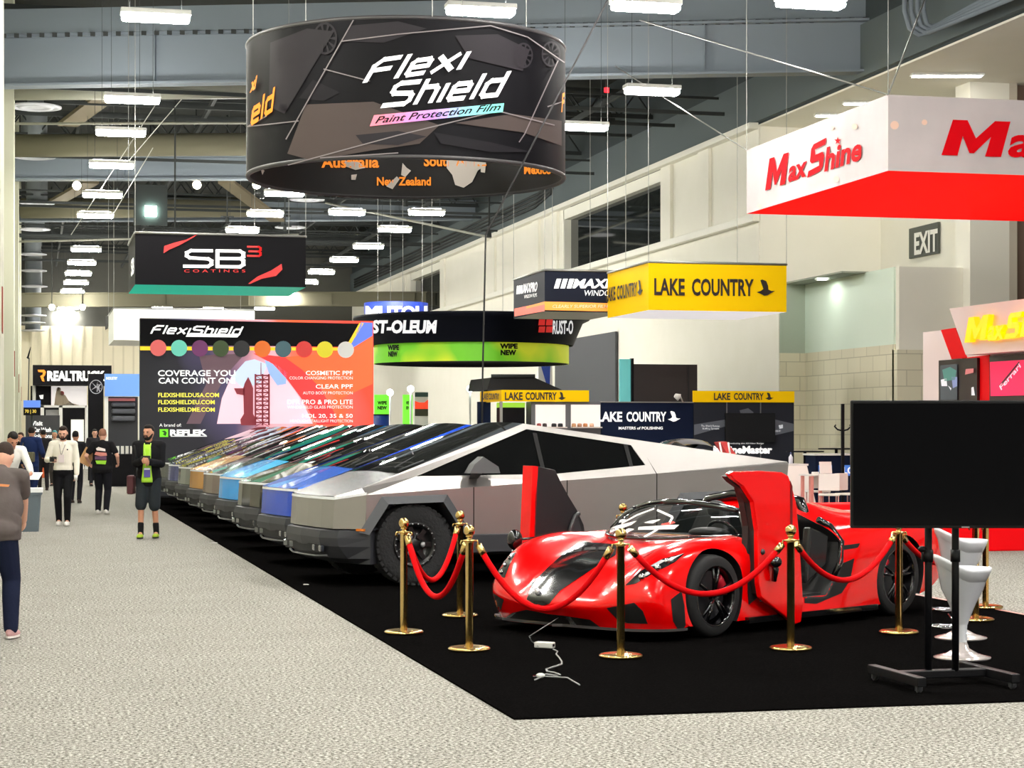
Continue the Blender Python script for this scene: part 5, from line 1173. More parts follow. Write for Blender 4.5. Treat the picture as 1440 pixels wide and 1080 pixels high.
rows = [list(r) for r in rows]
for r in rows: r[0].y = 0.0
full = [[CX(*p) for p in r[::-1]] + [CX(p.x, -p.y, p.z) for p in r[1:]] for r in rows]
nR, nC = len(full), len(full[0])
mb = MB(); mb.grid(full)
for i in range(nR - 1): mb.f.append([i * nC, (i + 1) * nC, (i + 1) * nC + nC - 1, i * nC + nC - 1]); mb.m.append(0); mb.sm.append(False)
mb.f.append(list(range(nC))); mb.m.append(0); mb.sm.append(False)
mb.f.append([(nR - 1) * nC + k for k in range(nC)][::-1]); mb.m.append(0); mb.sm.append(False)
car = thing('sports_car', 'red low sports car with black bonnet stripe and both doors swung up', 'car', CO, BE)
body = mb.build('body', [m_red, m_int], car, local=True, weld=True)
def cutter(mbc):
    me = bpy.data.meshes.new('c'); me.from_pydata([v for v in mbc.v], [], mbc.f)
    bmx = bmesh.new(); bmx.from_mesh(me); bmesh.ops.remove_doubles(bmx, verts=bmx.verts, dist=1e-5); bmesh.ops.recalc_face_normals(bmx, faces=bmx.faces); bmx.to_mesh(me); bmx.free()
    me.materials.append(m_red); me.materials.append(m_int)
    for p in me.polygons: p.material_index = 1; p.use_smooth = False
    o = bpy.data.objects.new('c', me); COL.objects.link(o); return o
cuts = []
for cxu, R in ((.95, .375), (3.61, .392)):
    for sg in (1, -1):
        c_ = MB(); c_.cyl(CX(cxu, .60 * sg, .345), CX(cxu, 1.4 * sg, .345), R, n=40, smooth=False); cuts.append(cutter(c_))
c_ = MB(); c_.prism([CX(1.58, 1.3, .25), CX(2.50, 1.3, .25), CX(2.66, 1.3, .42), CX(2.74, 1.3, .70), CX(2.62, 1.3, .86), CX(2.60, 1.3, 1.5), CX(1.30, 1.3, 1.5), CX(1.30, 1.3, .90), CX(1.50, 1.3, .805)], (0, 2.6, 0)); cuts.append(cutter(c_))
T = bpy.data.objects.new('tmp', body.data); COL.objects.link(T)
for c_ in cuts:
    k = T.modifiers.new('b', 'BOOLEAN'); k.operation = 'DIFFERENCE'; k.object = c_; k.solver = 'EXACT'
dg = bpy.context.evaluated_depsgraph_get(); nm = bpy.data.meshes.new_from_object(T.evaluated_get(dg))
bpy.data.objects.remove(T)
for c_ in cuts: bpy.data.objects.remove(c_)
body.data = nm; nm.set_sharp_from_angle(angle=math.radians(38))
if len(nm.materials) < 2: nm.materials.append(m_int)
bv = BVHTree.FromPolygons([CM @ v.co for v in nm.vertices], [list(p.vertices) for p in nm.polygons])
def chit(lift):
    def f(px, py):
        d = ray(px, py).normalized(); h = bv.ray_cast(EYE, d, 60)
        if h[0] is None: return None
        n = h[1] if h[1].dot(d) < 0 else -h[1]
        return h[0] + n * lift
    return f
c1, c2, c3 = chit(.004), chit(.008), chit(.014)
def cdecal(name, m, outs, hit=c1, step=4.0, parent=car):
    mb = MB()
    for o in outs: decal(mb, o, hit, step)
    return mb.build(name, m, parent)
cdecal('bonnet_stripe', M('stripe_black', (9, 9, 10), .16, spec=.3, coat=.25), [[(741, 843), (748, 821), (771, 798), (793, 778), (812, 765), (822, 762), (868, 766), (866, 781), (845, 793), (816, 812), (788, 831), (773, 849), (758, 853)]])
cdecal('front_grille', M('grille_black', (9, 9, 10), .6), [[(722, 861), (741, 857), (771, 863), (797, 866), (830, 871), (856, 890), (812, 899), (764, 897), (712, 890), (698, 883), (703, 874)]])
for q_ in ([[(694, 834), (709, 843), (705, 857), (694, 861)], [(853, 855), (892, 847.5), (904, 859), (911, 877), (882, 876), (868, 871)], [(943, 843), (958, 831), (962, 852), (964, 883), (953, 885), (946, 873)],
       [(1163, 770), (1209, 764), (1206, 770), (1163, 777)], [(1164, 801), (1201, 785), (1195, 816), (1183, 834), (1148, 849), (1131, 848), (1132, 824), (1154, 807)]]): cdecal('side_intake', M('grille_black', (9, 9, 10), .6), [q_], step=3.5)
hl = [[(879, 824), (901, 803), (932, 786), (963, 778), (949, 791), (918, 807), (894, 821)], [(700, 800), (708, 784), (727, 768), (726, 777), (717, 795), (710, 813), (702, 810)]]
for k, o_ in enumerate(hl):
    hk = cdecal('headlight', M('lamp_dark', (16, 16, 19), .12, spec=.3), [o_])
    mb = MB(); mb2 = MB()
    spots = ((903, 812, 5), (925, 799, 4.5), (938, 790, 4)) if k == 0 else ((706, 805, 3), (711, 795, 3), (717, 785, 2.6), (722, 776, 2))
    for x, y, r in spots:
        p = c2(x, y)
        if p is not None: mb.ell(p, (r / 168,) * 3, 12, 8)
    for o2 in (([(914, 797), (930, 788), (936, 789), (922, 797)], [(938, 787), (962, 778.5), (952, 784), (942, 789)], [(908, 806), (918, 802), (914, 808), (906, 812)]) if k == 0 else ([(708, 790), (712, 783), (711.5, 789), (709, 794)], [(717, 777), (722, 772), (721.5, 776), (718, 781)])): decal(mb2, list(o2), c2, 3)
    mb.build('projector', M('lamp_chrome', (220, 222, 226), .05, metal=1), hk); mb2.build('reflector', M('lamp_silver', (214, 210, 214), .2, metal=.4), hk)
# dark rim under the windscreen with vents
for q_ in ([[(806, 774), (818, 772), (818, 776), (806, 778)], [(822, 771), (838, 770), (838, 774), (822, 775)], [(842, 770), (860, 771), (858, 775), (842, 774)]]): cdecal('cowl_vent', m_gap, [q_], c2)
p = c3(757, 834); mb = MB(); mb.ell(p, (.025, .025, .03), 12, 8); mb.build('badge', M('badge_chrome', (220, 220, 226), .2, metal=.6), car)
# splitter and side skirts
mb = MB(); pl = [Vector((r.x - .05 if k == 0 else r.x, r.y * 1.03, .045)) for k, r in enumerate(rows[0])]
ins = [(r.x + .16, r.y * .9, .045) for r in rows[0]]
fullp = [CX(p.x - .06, p.y, .085) for p in pl[::-1]] + [CX(p.x - .05, -p.y, .085) for p in pl[1:]]; fulli = [CX(*p) for p in ins[::-1]] + [CX(p[0], -p[1], p[2]) for p in ins[1:]]
n_ = len(fullp)
mb.add(fullp + fulli + [p + Vector((0, 0, .022)) for p in fullp] + [p + Vector((0, 0, .022)) for p in fulli], [(i, i + 1, n_ + i + 1, n_ + i) for i in range(n_ - 1)] + [(2 * n_ + i, 3 * n_ + i, 3 * n_ + i + 1, 2 * n_ + i + 1) for i in range(n_ - 1)] + [(i, 2 * n_ + i, 2 * n_ + i + 1, i + 1) for i in range(n_ - 1)])
mb.build('splitter', M('splitter_carbon', (70, 66, 68), .15, coat=.8), car, local=True)
for sg in (1, -1):
    MB().prism([CX(1.36, 1.0 * sg, .085), CX(3.2, 1.03 * sg, .085), CX(3.2, .9 * sg, .085), CX(1.36, .88 * sg, .085)], (0, 0, .05)).build('side_skirt', m_carbon, car, local=True)
for q_ in ([(796, 867), (802, 866), (813, 880), (824, 888), (842, 892), (840, 895), (818, 891), (806, 882)], [(722, 862), (727, 861), (712, 872), (701, 879), (699, 876), (710, 869)]): cdecal('grille_blade', M('blade_silver', (150, 150, 154), .2, metal=.8), [q_], c2, 3)
# wheels
def cwheel(cu, sg, R, wd, nm_):
    cy = -(1.0 - wd / 2 - .02) * sg; c = Vector((cu - .95, cy, R)); h = wd / 2
    w_ = MB(); w_.lathe([(R - .085, -h), (R - .03, -h * 1.0), (R - .008, -h * .85), (R, -h * .6), (R, h * .6), (R - .008, h * .85), (R - .03, h), (R - .085, h)], c, 40, axis='y')
    to = w_.build('tyre', M('car_tyre', (20, 20, 22), .8), car, local=True)
    r = MB(); o = -sg * h
    r.lathe([(R - .085, o), (R - .095, o * 1.02), (R - .105, o * .8), (R - .11, o * .1), (R - .12, -o * .8)], c, 40, axis='y'); r.lathe([(.045, o * .98), (.05, o * .7), (.001, o * .95)], c, 16, axis='y')
    for k in range(5):
        a = 2 * PI * k / 5 + .3
        for s_ in (-.16, .16):
            p0 = Vector((.04 * math.cos(a), o * .85, .04 * math.sin(a))); p1 = Vector(((R - .105) * math.cos(a + s_), o * .92, (R - .105) * math.sin(a + s_)))
            r.tube([c + p0, c + p0.lerp(p1, .5) + Vector((0, o * .05, 0)), c + p1], [.02, .016, .014], 6)
    r.build('rim', M('car_rim', (16, 16, 19), .15, metal=.4, coat=.6), to, local=True)
    d = MB(); d.cyl(c + Vector((0, o * .35, 0)), c + Vector((0, o * .25, 0)), R * .6, n=32); d.build('brake_disc', M('disc_grey', (70, 70, 74), .35, metal=.7), to, local=True)
    k = MB(); A0 = .5 if cu < 2 else 2.6; k.tube([c + Vector((R * .5 * math.cos(A0 + q), o * .45, R * .5 * math.sin(A0 + q))) for q in (-.5, -.25, 0, .25, .5)], .045, 8); k.build('brake_caliper', M('caliper_red', (180, 20, 40), .4), to, local=True)
for sg in (1, -1): cwheel(.95, sg, .335, .265, 'f'); cwheel(3.61, sg, .35, .335, 'r')
# windscreen with its black frame and stuck-on white graphics
def ws(s, k):      # s -1..1 across, k 0 base .. 1 top
    v0 = .75 * s; b = Vector((1.04 + .60 * abs(s) ** 2.2, v0, .765 + .03 * s * s)); v1 = .58 * s; t_ = Vector((1.66 + .12 * s * s, v1, 1.055 - .07 * s * s))
    p = b.lerp(t_, k); p.z += .05 * math.sin(PI * k) * (1 - .4 * s * s); return CX(*p)
NSX = 25
mb = MB(); mb.grid([[ws(-1 + 2 * j / (NSX - 1), i / 8) for j in range(NSX)] for i in range(9)])
glass = mb.build('windscreen', m_cglass, car, local=True)
mb = MB(); mb.tube([ws(-1 + 2 * j / 24, 1) for j in range(25)], .028, 8); mb.tube([ws(-1, i / 6) for i in range(7)], .026, 8); mb.tube([ws(1, i / 6) for i in range(7)], .026, 8); mb.tube([ws(-1 + 2 * j / 24, 0) for j in range(25)], .014, 6)
mb.build('screen_frame', m_carbon, car, local=True)
gb = BVHTree.FromPolygons([CM @ v.co for v in glass.data.vertices], [list(p.vertices) for p in glass.data.polygons])
def ghit(px, py):
    d = ray(px, py).normalized(); h = gb.ray_cast(EYE, d, 60)
    if h[0] is None: return None
    return h[0] - d * .012
mb = MB()
def gline(a, b, wd):
    a = Vector(a); b = Vector(b); n = Vector((-(b - a).y, (b - a).x)).normalized() * wd / 2; decal(mb, [a - n, b - n, b + n, a + n], ghit, 4)
for a, b, wd in (((874, 736), (896, 724), 2), ((896, 724), (920, 715), 2), ((924, 717), (946, 727), 3), ((946, 727), (941, 736), 3), ((878, 762), (902, 757), 2.5), ((902, 757), (917, 749), 2.5), ((917, 749), (925, 744), 2.5), ((855, 766), (868, 754), 3), ((832, 750), (842, 744), 2)): gline(a, b, wd)
for q in ([(898, 741), (945, 738), (955, 738), (948, 744), (897, 745)], [(905, 735), (915, 732), (930, 730), (918, 736)], [(848, 746), (868, 739), (896, 732), (888, 738), (862, 747), (850, 752)], [(842, 740), (876, 730), (882, 731), (850, 742)], [(921, 757), (942, 755), (942, 758), (921, 760)], [(866, 752), (884, 743), (892, 744), (872, 754)]): decal(mb, q, ghit, 4)
mb.build('screen_graphic', M('graphic_white', (244, 242, 240), .5), car)
mb = MB(); decal(mb, [(929, 737), (947, 733), (950, 735), (935, 740)], ghit, 4); mb.build('graphic_accent', M('graphic_red', (220, 60, 50), .5), car)
# cockpit: floor, dash, wheel, seats, roll structure
mb = MB(); mb.prism([CX(1.40, .66, .74), CX(1.62, .66, .80), CX(1.74, .66, .72), CX(1.66, .66, .45), CX(1.40, .66, .45)], (0, 1.32, 0), smooth=False); mb.build('dashboard', m_int, car, local=True, bevel=.05, seg=3)
mb = MB(); mb.ell(CX(1.66, .34, .80), (.14, .20, .05), 16, 10); mb.build('instrument_hood', M('dash_grey', (40, 42, 42), .45), car, local=True)
mb = MB(); R_ = Matrix.Rotation(-.45, 3, 'Y'); mb.tube([CX(1.86, .34, .74) + R_ @ Vector((0, .17 * math.cos(2 * PI * i / 24), .17 * math.sin(2 * PI * i / 24))) for i in range(24)], .016, 7, closed=True)
for a in (.0, PI, -PI / 2): mb.tube([CX(1.86, .34, .74), CX(1.86, .34, .74) + R_ @ Vector((0, .16 * math.cos(a), .16 * math.sin(a)))], .014, 6)
mb.build('steering_wheel', m_carbon, car, local=True)
for sg in (1, -1):
    st = MB(); y = .34 * sg
    prof = [(2.05, .36, .27), (2.15, .40, .26), (2.35, .36, .25), (2.46, .46, .24), (2.56, .72, .22), (2.62, .90, .17), (2.64, 1.0, .12)]
    st.grid([[CX(u - .06 * abs(s) ** 2 if z > .4 else u, y + hw * s, z + .07 * abs(s) ** 2 if z < .42 else z) for s in (-1, -.8, -.4, 0, .4, .8, 1)] for u, z, hw in prof])
    st.build('seat', M('seat_leather', (30, 30, 33), .45), car, local=True, solid=.06)
    MB().ell(CX(2.62, y, .95), (.05, .13, .09), 14, 8).build('headrest', M('seat_leather', (30, 30, 33), .45), car, local=True)
    MB().box(CX(2.60, y - .02, .80), (.02, .04, .16)).build('harness', M('harness_red', (150, 20, 26), .6), car, local=True)
mb = MB(); mb.tube([CX(2.70, -.62, .86), CX(2.74, -.52, 1.04), CX(2.76, -.25, 1.09), CX(2.76, .25, 1.09), CX(2.74, .52, 1.04), CX(2.70, .62, .86)], .05, 10); mb.build('roll_hoop', m_carbon, car, local=True)
mb = MB(); mb.box(CX(1.95, 0, .36), (.8, .16, .2)); mb.build('centre_console', m_carbon, car, local=True, bevel=.03)
mb = MB(); mb.bb(CX(1.56, .9, .24), CX(2.52, -.9, .27)); mb.build('cabin_floor', m_int, car, local=True)
# glossy door shut panel round the seat on the near side
mb = MB()
mb.tube([CX(2.62, .93, .36), CX(2.72, .955, .52), CX(2.76, .94, .70), CX(2.70, .86, .84), CX(2.60, .80, .90)], .03, 8); mb.build('door_seal', m_carbon, car, local=True)
mb = MB(); mb.prism([CX(2.44, .80, .34), CX(2.66, .86, .50), CX(2.70, .86, .76), CX(2.52, .78, .84), CX(2.48, .78, .6)], (0, .08, 0)); mb.build('shut_panel', M('shut_chrome', (70, 70, 70), .15, metal=.8), car, local=True, bevel=.02)
mb = MB(); mb.ell(CX(1.56, .86, .42), (.05, .05, .16), 10, 8).ell(CX(1.60, .82, .30), (.07, .06, .04), 10, 8); mb.build('door_hinge', m_carbon, car, local=True)
# doors swung up
n_side = CM.to_3x3() @ Vector((0, -1, 0)); pn = CM @ Vector((0, -1.06, 0)); pf = CM @ Vector((0, 1.10, 0))
near = [(1025, 666), (1032, 663), (1066, 662), (1100, 664), (1109, 669), (1113, 680), (1120, 706), (1124, 747), (1130, 846), (1127, 875), (1119, 878), (1092, 857), (1070, 840), (1067, 820), (1066, 747), (1060, 706), (1046, 684), (1032, 674)]
D1 = [onP(x, y, pn, n_side) for x, y in near]
dm = MB(); dm.prism(D1, -n_side * .05)
nd = dm.build('door', [m_red, m_int], car, bevel=.012, seg=3)
cD = sum(D1, Vector()) / len(D1)
MB().prism([cD + (p - cD) * .95 - n_side * .05 for p in D1], -n_side * .05).build('door_lining', m_int, nd)
mb = MB(); q = lambda x, y, l=.006: onP(x, y, pn, n_side) + n_side * l
mb.prism([q(1111, 676, .0), q(1114, 684, 0), q(1114, 808, 0), q(1111, 808, 0)], n_side * .004); mb.build('door_crease', M('crease_dark', (120, 0, 4), .4), nd)
mb = MB(); mb.prism([onP(x, y, pn - n_side * .10, n_side) for x, y in ((1040, 686), (1060, 708), (1066, 750), (1068, 838), (1054, 850), (1050, 800), (1052, 740), (1046, 706))], -n_side * .06); mb.build('door_inner', m_int, nd)
mb = MB(); a = onP(1083, 790, pn, n_side); mb.ell(a + n_side * .05, (.06, .05, .05), 14, 10).tube([a + n_side * .02, onP(1084, 800, pn, n_side) + n_side * .05, onP(1084, 817, pn, n_side) + n_side * .03], [.025, .03, .022], 8); mb.build('mirror', m_carbon, nd)
mb = MB(); a = onP(1072, 776, pn, n_side); mb.ell(a + n_side * .0, (.025, .02, .025), 12, 8); mb.build('latch', M('latch_grey', (70, 70, 74), .3, metal=.7), nd)
far = [(757, 656), (781, 661), (788, 676), (800, 698), (811, 716), (821, 738), (826, 770), (750, 772), (752, 700)]
D2 = [onP(x, y, pf, n_side) for x, y in far]
mb = MB(); mb.prism(D2, -n_side * .02); fd = mb.build('door', M('door_card', (26, 25, 28), .5), car, bevel=.006)
edge = [(749, 655), (757, 656), (752, 772), (744, 772)]
mb = MB(); mb.prism([onP(x, y, pf, n_side) for x, y in edge], -n_side * .12); mb.prism([p - n_side * .02 for p in D2], -n_side * .06); mb.build('door_skin', m_red, fd, bevel=.004)
mb = MB(); mb.tube([onP(x, y, pf, n_side) + n_side * .02 for x, y in ((796, 757), (801, 740), (806, 726), (812, 722))], .02, 8); mb.prism([onP(x, y, pf, n_side) + n_side * .002 for x, y in ((800, 752), (805, 730), (811, 726), (816, 745), (815, 756))], n_side * .012); mb.build('arm_rest', M('rest_grey', (58, 58, 60), .4), fd)
a = onP(724, 759, pf + n_side * .1, n_side); mb = MB(); mb.ell(a, (.07, .06, .09), 14, 10); mb.tube([a, CM @ CX(1.15, -.82, .76)], .012, 6); mb.build('mirror', m_carbon, car)
# tail lamps and spoiler edge at the back
for sg in (1, -1): MB().prism([CX(4.54, .5 * sg, .70), CX(4.52, .80 * sg, .68), CX(4.52, .80 * sg, .62), CX(4.54, .5 * sg, .64)], (.04, 0, 0)).build('tail_lamp', M('tail_red', (150, 10, 14), .2), car, local=True)
# ------------------------------------------------------------------ black show carpet, rope posts, ropes
a = fl(695, 996); XL = a.x; c = fl(1440, 975); xr = 8.8
o = MB().bb((XL, 11.27, 0), (xr, 50.95, .012)).build('show_carpet', m_carpet, origin=(XL, 11.27, 0)); tag(o, 'long black carpet under the parked trucks and the red sports car', 'carpet')
o = MB().bb((xr, 11.27, 0), (xr + .07, 51.4, .008)).build('tape_strip', M('tape_pink', (214, 150, 140), .6), origin=(xr, 11.27, 0)); tag(o, 'thin pinkish tape strip along the far side of the black carpet', 'tape')
m_gold = M('brass', (222, 190, 120), .22, metal=1.0); m_rope = M('rope_red', (214, 2, 10), .8, spec=.1)
posts = {'a': (568, 893, 'brass rope post at the carpet edge, leftmost of the row of posts'), 'b': (647, 869, 'brass rope post right in front of the steel truck wheel'), 'c': (660, 917, 'brass rope post just left of the red car nose, nearest the carpet corner'),
         'd': (873, 927, 'brass rope post in front of the red car headlight'), 'e': (1112, 916, 'brass rope post in front of the raised red car door'), 'f': (1264, 893, 'brass rope post in front of the red car rear wheel'),
         'g': (876, 845, 'brass rope post behind the red car, only its ball showing over the windscreen'), 'h': (1372, 875, 'brass rope post behind the white stools'), 'i': (1386, 857, 'brass rope post farthest behind the white stools, by the tape strip')}
PT = {}; pp = None
for k, (x, y, lb) in posts.items():
    p = fl(x, y)
    if pp is None:
        pp = thing('rope_post', 'x', 'rope post')
        MB().lathe([(.001, .012), (.155, .012), (.162, .02), (.162, .032), (.150, .04), (.12, .046), (.03, .055), (.001, .055)], n=36).build('base', m_gold, pp)
        MB().lathe([(.028, .05), (.03, .06), (.03, .83), (.036, .835), (.036, .845), (.001, .845)], n=18).build('pole', m_gold, pp)
        MB().lathe([(.001, .845), (.05, .845), (.052, .853), (.02, .86), (.016, .872), (.028, .88), (.022, .89), (.001, .89)], n=20).build('collar', m_gold, pp)
        MB().ell((0, 0, .925), (.043, .043, .044), 20, 14).build('finial', m_gold, pp)
        m_ = MB()
        for s in (-1, 1): m_.tube([(.045 * s, 0, .845), (.062 * s, 0, .85), (.068 * s, 0, .83), (.058 * s, 0, .815)], .007, 6)
        m_.build('hook', m_gold, pp)
    o = pp if not PT else copy_tree(pp)
    dirz = 0
    p.z = 0; o.location = p; PM[o.name] = Matrix.Translation(p); o['label'] = lb; o['group'] = 'brass rope posts'; PT[k] = p
def rope(k1, k2, sag, lb, e2=None):
    A = PT[k1] + Vector((0, 0, .82)); B = (PT[k2] if e2 is None else e2) + Vector((0, 0, .82)); ax = (B - A); ax.z = 0; ax.normalize(); A += ax * .075; B -= ax * .075
    P = [A.lerp(B, i / 24) - Vector((0, 0, sag * (1 - (2 * i / 24 - 1) ** 2))) for i in range(25)]
    t = thing('velvet_rope', lb, 'rope', A, group='red velvet ropes')
    MB().tube(P[1:-1], .023, 10).build('rope', m_rope, t)
    for q0, q1 in ((P[0], P[1]), (P[-1], P[-2])): MB().cyl(q0, q1, .027, n=10).build('end_cap', m_gold, t)
rope('a', 'b', .42, 'red velvet rope hanging in front of the steel truck wheel, farther of two')
rope('a', 'c', .45, 'red velvet rope hanging lowest, left of the red car, between two front posts')
rope('c', 'd', .47, 'red velvet rope sagging across the nose of the red car')
rope('d', 'e', .36, 'red velvet rope sagging across the red car front wheel')
rope('e', 'f', .32, 'red velvet rope sagging below the red car door opening')
rope('f', 'i', .30, 'red velvet rope running behind the red car rear wheel to the back posts')
# ------------------------------------------------------------------ television on its rolling stand
m_stand = M('stand_black', (12, 12, 15), .45, spec=.25); m_stop = M('stand_edge', (40, 40, 44), .35)
t = thing('tv_stand', 'black rolling television stand with two posts at the carpet edge', 'television stand', fl(1320, 950))
P1 = onZ(1226, 934, .115); P2 = onZ(1297, 953, .115); Q2 = onZ(1429, 948, .115); Q1 = Q2 - (P2 - P1)
for n_, (u, v) in enumerate(((P1, P2), (Q1, Q2))):
    ax = (v - u).normalized(); R = Matrix((ax, Vector((-ax.y, ax.x, 0)), Vector((0, 0, 1)))).transposed(); MB().box((u + v) / 2 - Vector((0, 0, .03)), ((v - u).length, .06, .06), R).build('side_rail', m_stand, t, bevel=.006)
    for q in (u + ax * .05, v - ax * .05):
        w_ = MB(); w_.cyl((q.x - .012, q.y, .04), (q.x + .012, q.y, .04), .028, n=16); w_.box((q.x, q.y, .068), (.05, .05, .02)); w_.box((q.x + .018, q.y, .05), (.006, .03, .05)).box((q.x - .018, q.y, .05), (.006, .03, .05))
        w_.build('caster', M('caster_grey', (84, 84, 88), .3, metal=.4), t)
u = P1.lerp(P2, .48); v = Q1.lerp(Q2, .48); ax = (v - u).normalized(); R = Matrix((ax, Vector((-ax.y, ax.x, 0)), Vector((0, 0, 1)))).transposed()
MB().box((u + v) / 2 - Vector((0, 0, .03)), ((v - u).length, .09, .05), R).build('cross_bar', m_stand, t, bevel=.006)
DT = 12.88; tv0 = at(1197, 743, DT); tv1 = at(1197 + 322, 563, DT); axv = Vector((CS, -SN, 0)); nv = Vector((-SN, -CS, 0))
for x in (1305.5, 1343.5):
    b_ = onP(x, 930, (u + v) / 2, Vector((SN, CS, 0)).normalized()); q = Vector((b_.x, b_.y, .10)); top = Vector((b_.x, b_.y, 1.7))
    MB().cyl(q, top, .024, n=16).build('post', m_stand, t); MB().cyl((q.x, q.y, .82), (q.x, q.y, .90), .032, n=16).build('post_collar', m_stand, t)
b_ = onP(1297, 772, (u + v) / 2, Vector((SN, CS, 0))); mb = MB(); mb.ell(b_, (.03, .03, .02), 12, 8).tube([b_, b_ + Vector((0, 0, -.10))], .008, 6); mb.build('clamp_knob', m_stand, t)
pc = (u + v) / 2
t2 = thing('television', 'large black flat screen television, switched off, on the rolling stand', 'television', (tv0 + tv1) / 2)
cz = (tv0.z + tv1.z) / 2; W_ = .5 * 322 * DT / F; H_ = (tv1.z - tv0.z) / 2; ctr = tv0 + axv * W_; ctr.z = cz
R = Matrix((axv, Vector((SN, CS, 0)), Vector((0, 0, 1)))).transposed()
MB().box(ctr + Vector((SN, CS, 0)) * .03, (2 * W_, .045, 2 * H_), R).build('case', M('tv_case', (8, 8, 9), .4, spec=.2), t2, bevel=.008)
MB().box(ctr + Vector((SN, CS, 0)) * .005, (2 * W_ - .03, .004, 2 * H_ - .04), R).build('screen', M('tv_screen', (3, 3, 4), .08, spec=.2), t2)
MB().box(ctr + Vector((SN, CS, 0)) * .09 , (.5, .10, .42), R).build('wall_plate', m_stand, t2)
MB().box(ctr + nv * -.004 + Vector((0, 0, -H_ + .008)), (.05, .006, .006), R).build('maker_mark', M('mark_grey', (150, 150, 150), .4), t2)
# ------------------------------------------------------------------ white stools behind the television
def stool(p, sz, rot, lb):
    t = thing('bar_stool', lb, 'stool', (p.x, p.y, .012), rot, 'white bar stools behind the television')
    m_ = M('stool_white', (214, 216, 222), .22, coat=.4)
    rows = []
    n = 28
    for r, z in ((.0, .06), (.10, .07), (.17, .10), (.205, .17), (.21, .20), (.195, .18), (.15, .04), (.10, -.06), (.06, -.16), (.04, -.22)):
        ring = []
        for j in range(n + 1):
            a = 2 * PI * j / n; back = max(0, math.cos(a))
            ring.append((r * math.cos(a) * 1.02, r * math.sin(a), sz + z + (.10 * back ** 1.5 * (r / .21) if z > .05 else 0)))
        rows.append(ring)
    MB().grid(rows).build('seat', m_, t, local=True)
    MB().lathe([(.036, sz - .25), (.045, sz - .1), (.05, .42), (.035, .30), (.035, .10)], n=20).build('stem', m_, t, local=True)
    MB().lathe([(.001, 0), (.205, 0), (.21, .012), (.12, .035), (.05, .075), (.036, .12), (.001, .12)], n=32).build('base', M('stool_base', (216, 206, 204), .2, metal=.4, coat=.4), t, local=True)
    mb = MB(); mb.tube([(.03, 0, .24), (.14, -.11, .24), (.22, -.07, .24), (.24, 0, .24), (.22, .07, .24), (.14, .11, .24), (.03, 0, .24)], .010, 7); mb.build('foot_ring', M('chrome', (215, 215, 220), .12, metal=1), t, local=True)
    mb = MB(); mb.tube([(0, -.05, sz - .18), (.02, -.14, sz - .20), (.03, -.20, sz - .16)], .007, 6); mb.build('lever', M('chrome', (215, 215, 220), .12, metal=1), t, local=True)
q = fl(1353, 928); stool(q, .47, PI - .1, 'white tub seat bar stool just behind the television stand, the lower nearer one')
q = fl(1351, 900); stool(q, .60, PI - .1, 'white tub seat bar stool standing behind the first one, seat showing higher')
# ------------------------------------------------------------------ power adapter and cords on the carpet
p = fl(766, 913); m_cord = M('cord_white', (150, 150, 150), .5)
t = thing('power_adapter', 'small white power box lying in front of the red car', 'power adapter', (p.x, p.y, .012))
R = Matrix.Rotation(-.7, 3, 'Z'); MB().box((p.x, p.y, .034), (.15, .07, .044), R).build('box', M('adapter_white', (226, 226, 220), .5), t, bevel=.006); MB().box(Vector((p.x, p.y, .034)) + R @ Vector((.075, 0, 0)), (.004, .035, .02), R).build('socket', m_black, t)
pts = [(778, 913), (784, 916), (782, 920), (786, 924), (790, 930), (790, 934), (778, 938), (768, 941), (769, 944), (780, 946), (788, 949), (784, 950), (768, 948), (760, 951)]
o = MB().tube([onZ(x, y, .018) for x, y in pts], .006, 6).build('extension_cable', m_cord, origin=onZ(778, 913, .012)); tag(o, 'thin pale cord zigzagging on the black carpet from the white power box', 'cord')
o = MB().tube([onZ(x, y, .018) for x, y in ((752, 956), (764, 951), (780, 952), (798, 953), (806, 958), (815, 963))], .005, 6).build('extension_cable', m_cord, origin=onZ(780, 952, .012)); tag(o, 'thin dark grey cord end lying on the black carpet below the zigzag cord', 'cord')
p = onZ(760, 950, .03); t = thing('power_plug', 'small white plug lying on the black carpet below the power box', 'plug', (p.x, p.y, .012)); MB().ell((p.x, p.y, .03), (.032, .022, .018), 14, 8).build('plug_body', M('adapter_white', (226, 226, 220), .5), t); MB().box((p.x - .04, p.y - .005, .028), (.03, .012, .008)).build('prong', M('chrome', (215, 215, 220), .12, metal=1), t)
p2 = CM @ Vector((-.8, 0, .16)); o = MB().tube([p2, onZ(744, 895, .1), onZ(748, 902, .02), onZ(757, 909, .03)], .004, 5).build('extension_cable', m_cord, origin=p2); tag(o, 'thin cord dropping from under the red car nose to the white power box', 'cord')
p = fl(305, 764); o = MB().prism([p + Vector((-.12, -.03, .004)), p + Vector((.1, -.06, .004)), p + Vector((.14, .03, .004)), p + Vector((-.05, .04, .004))], (0, 0, .006)).build('paper_scrap', m_white, origin=p); tag(o, 'white paper scrap on the grey carpet at the edge of the black carpet', 'paper')
p = fl(430, 824); o = MB().prism([p + Vector((-.03, -.02, .013)), p + Vector((.03, -.02, .013)), p + Vector((.02, .02, .013)), p + Vector((-.02, .03, .013))], (0, 0, .008)).build('paper_scrap', m_white, origin=p); tag(o, 'tiny white scrap on the black carpet below the steel truck bumper', 'paper')
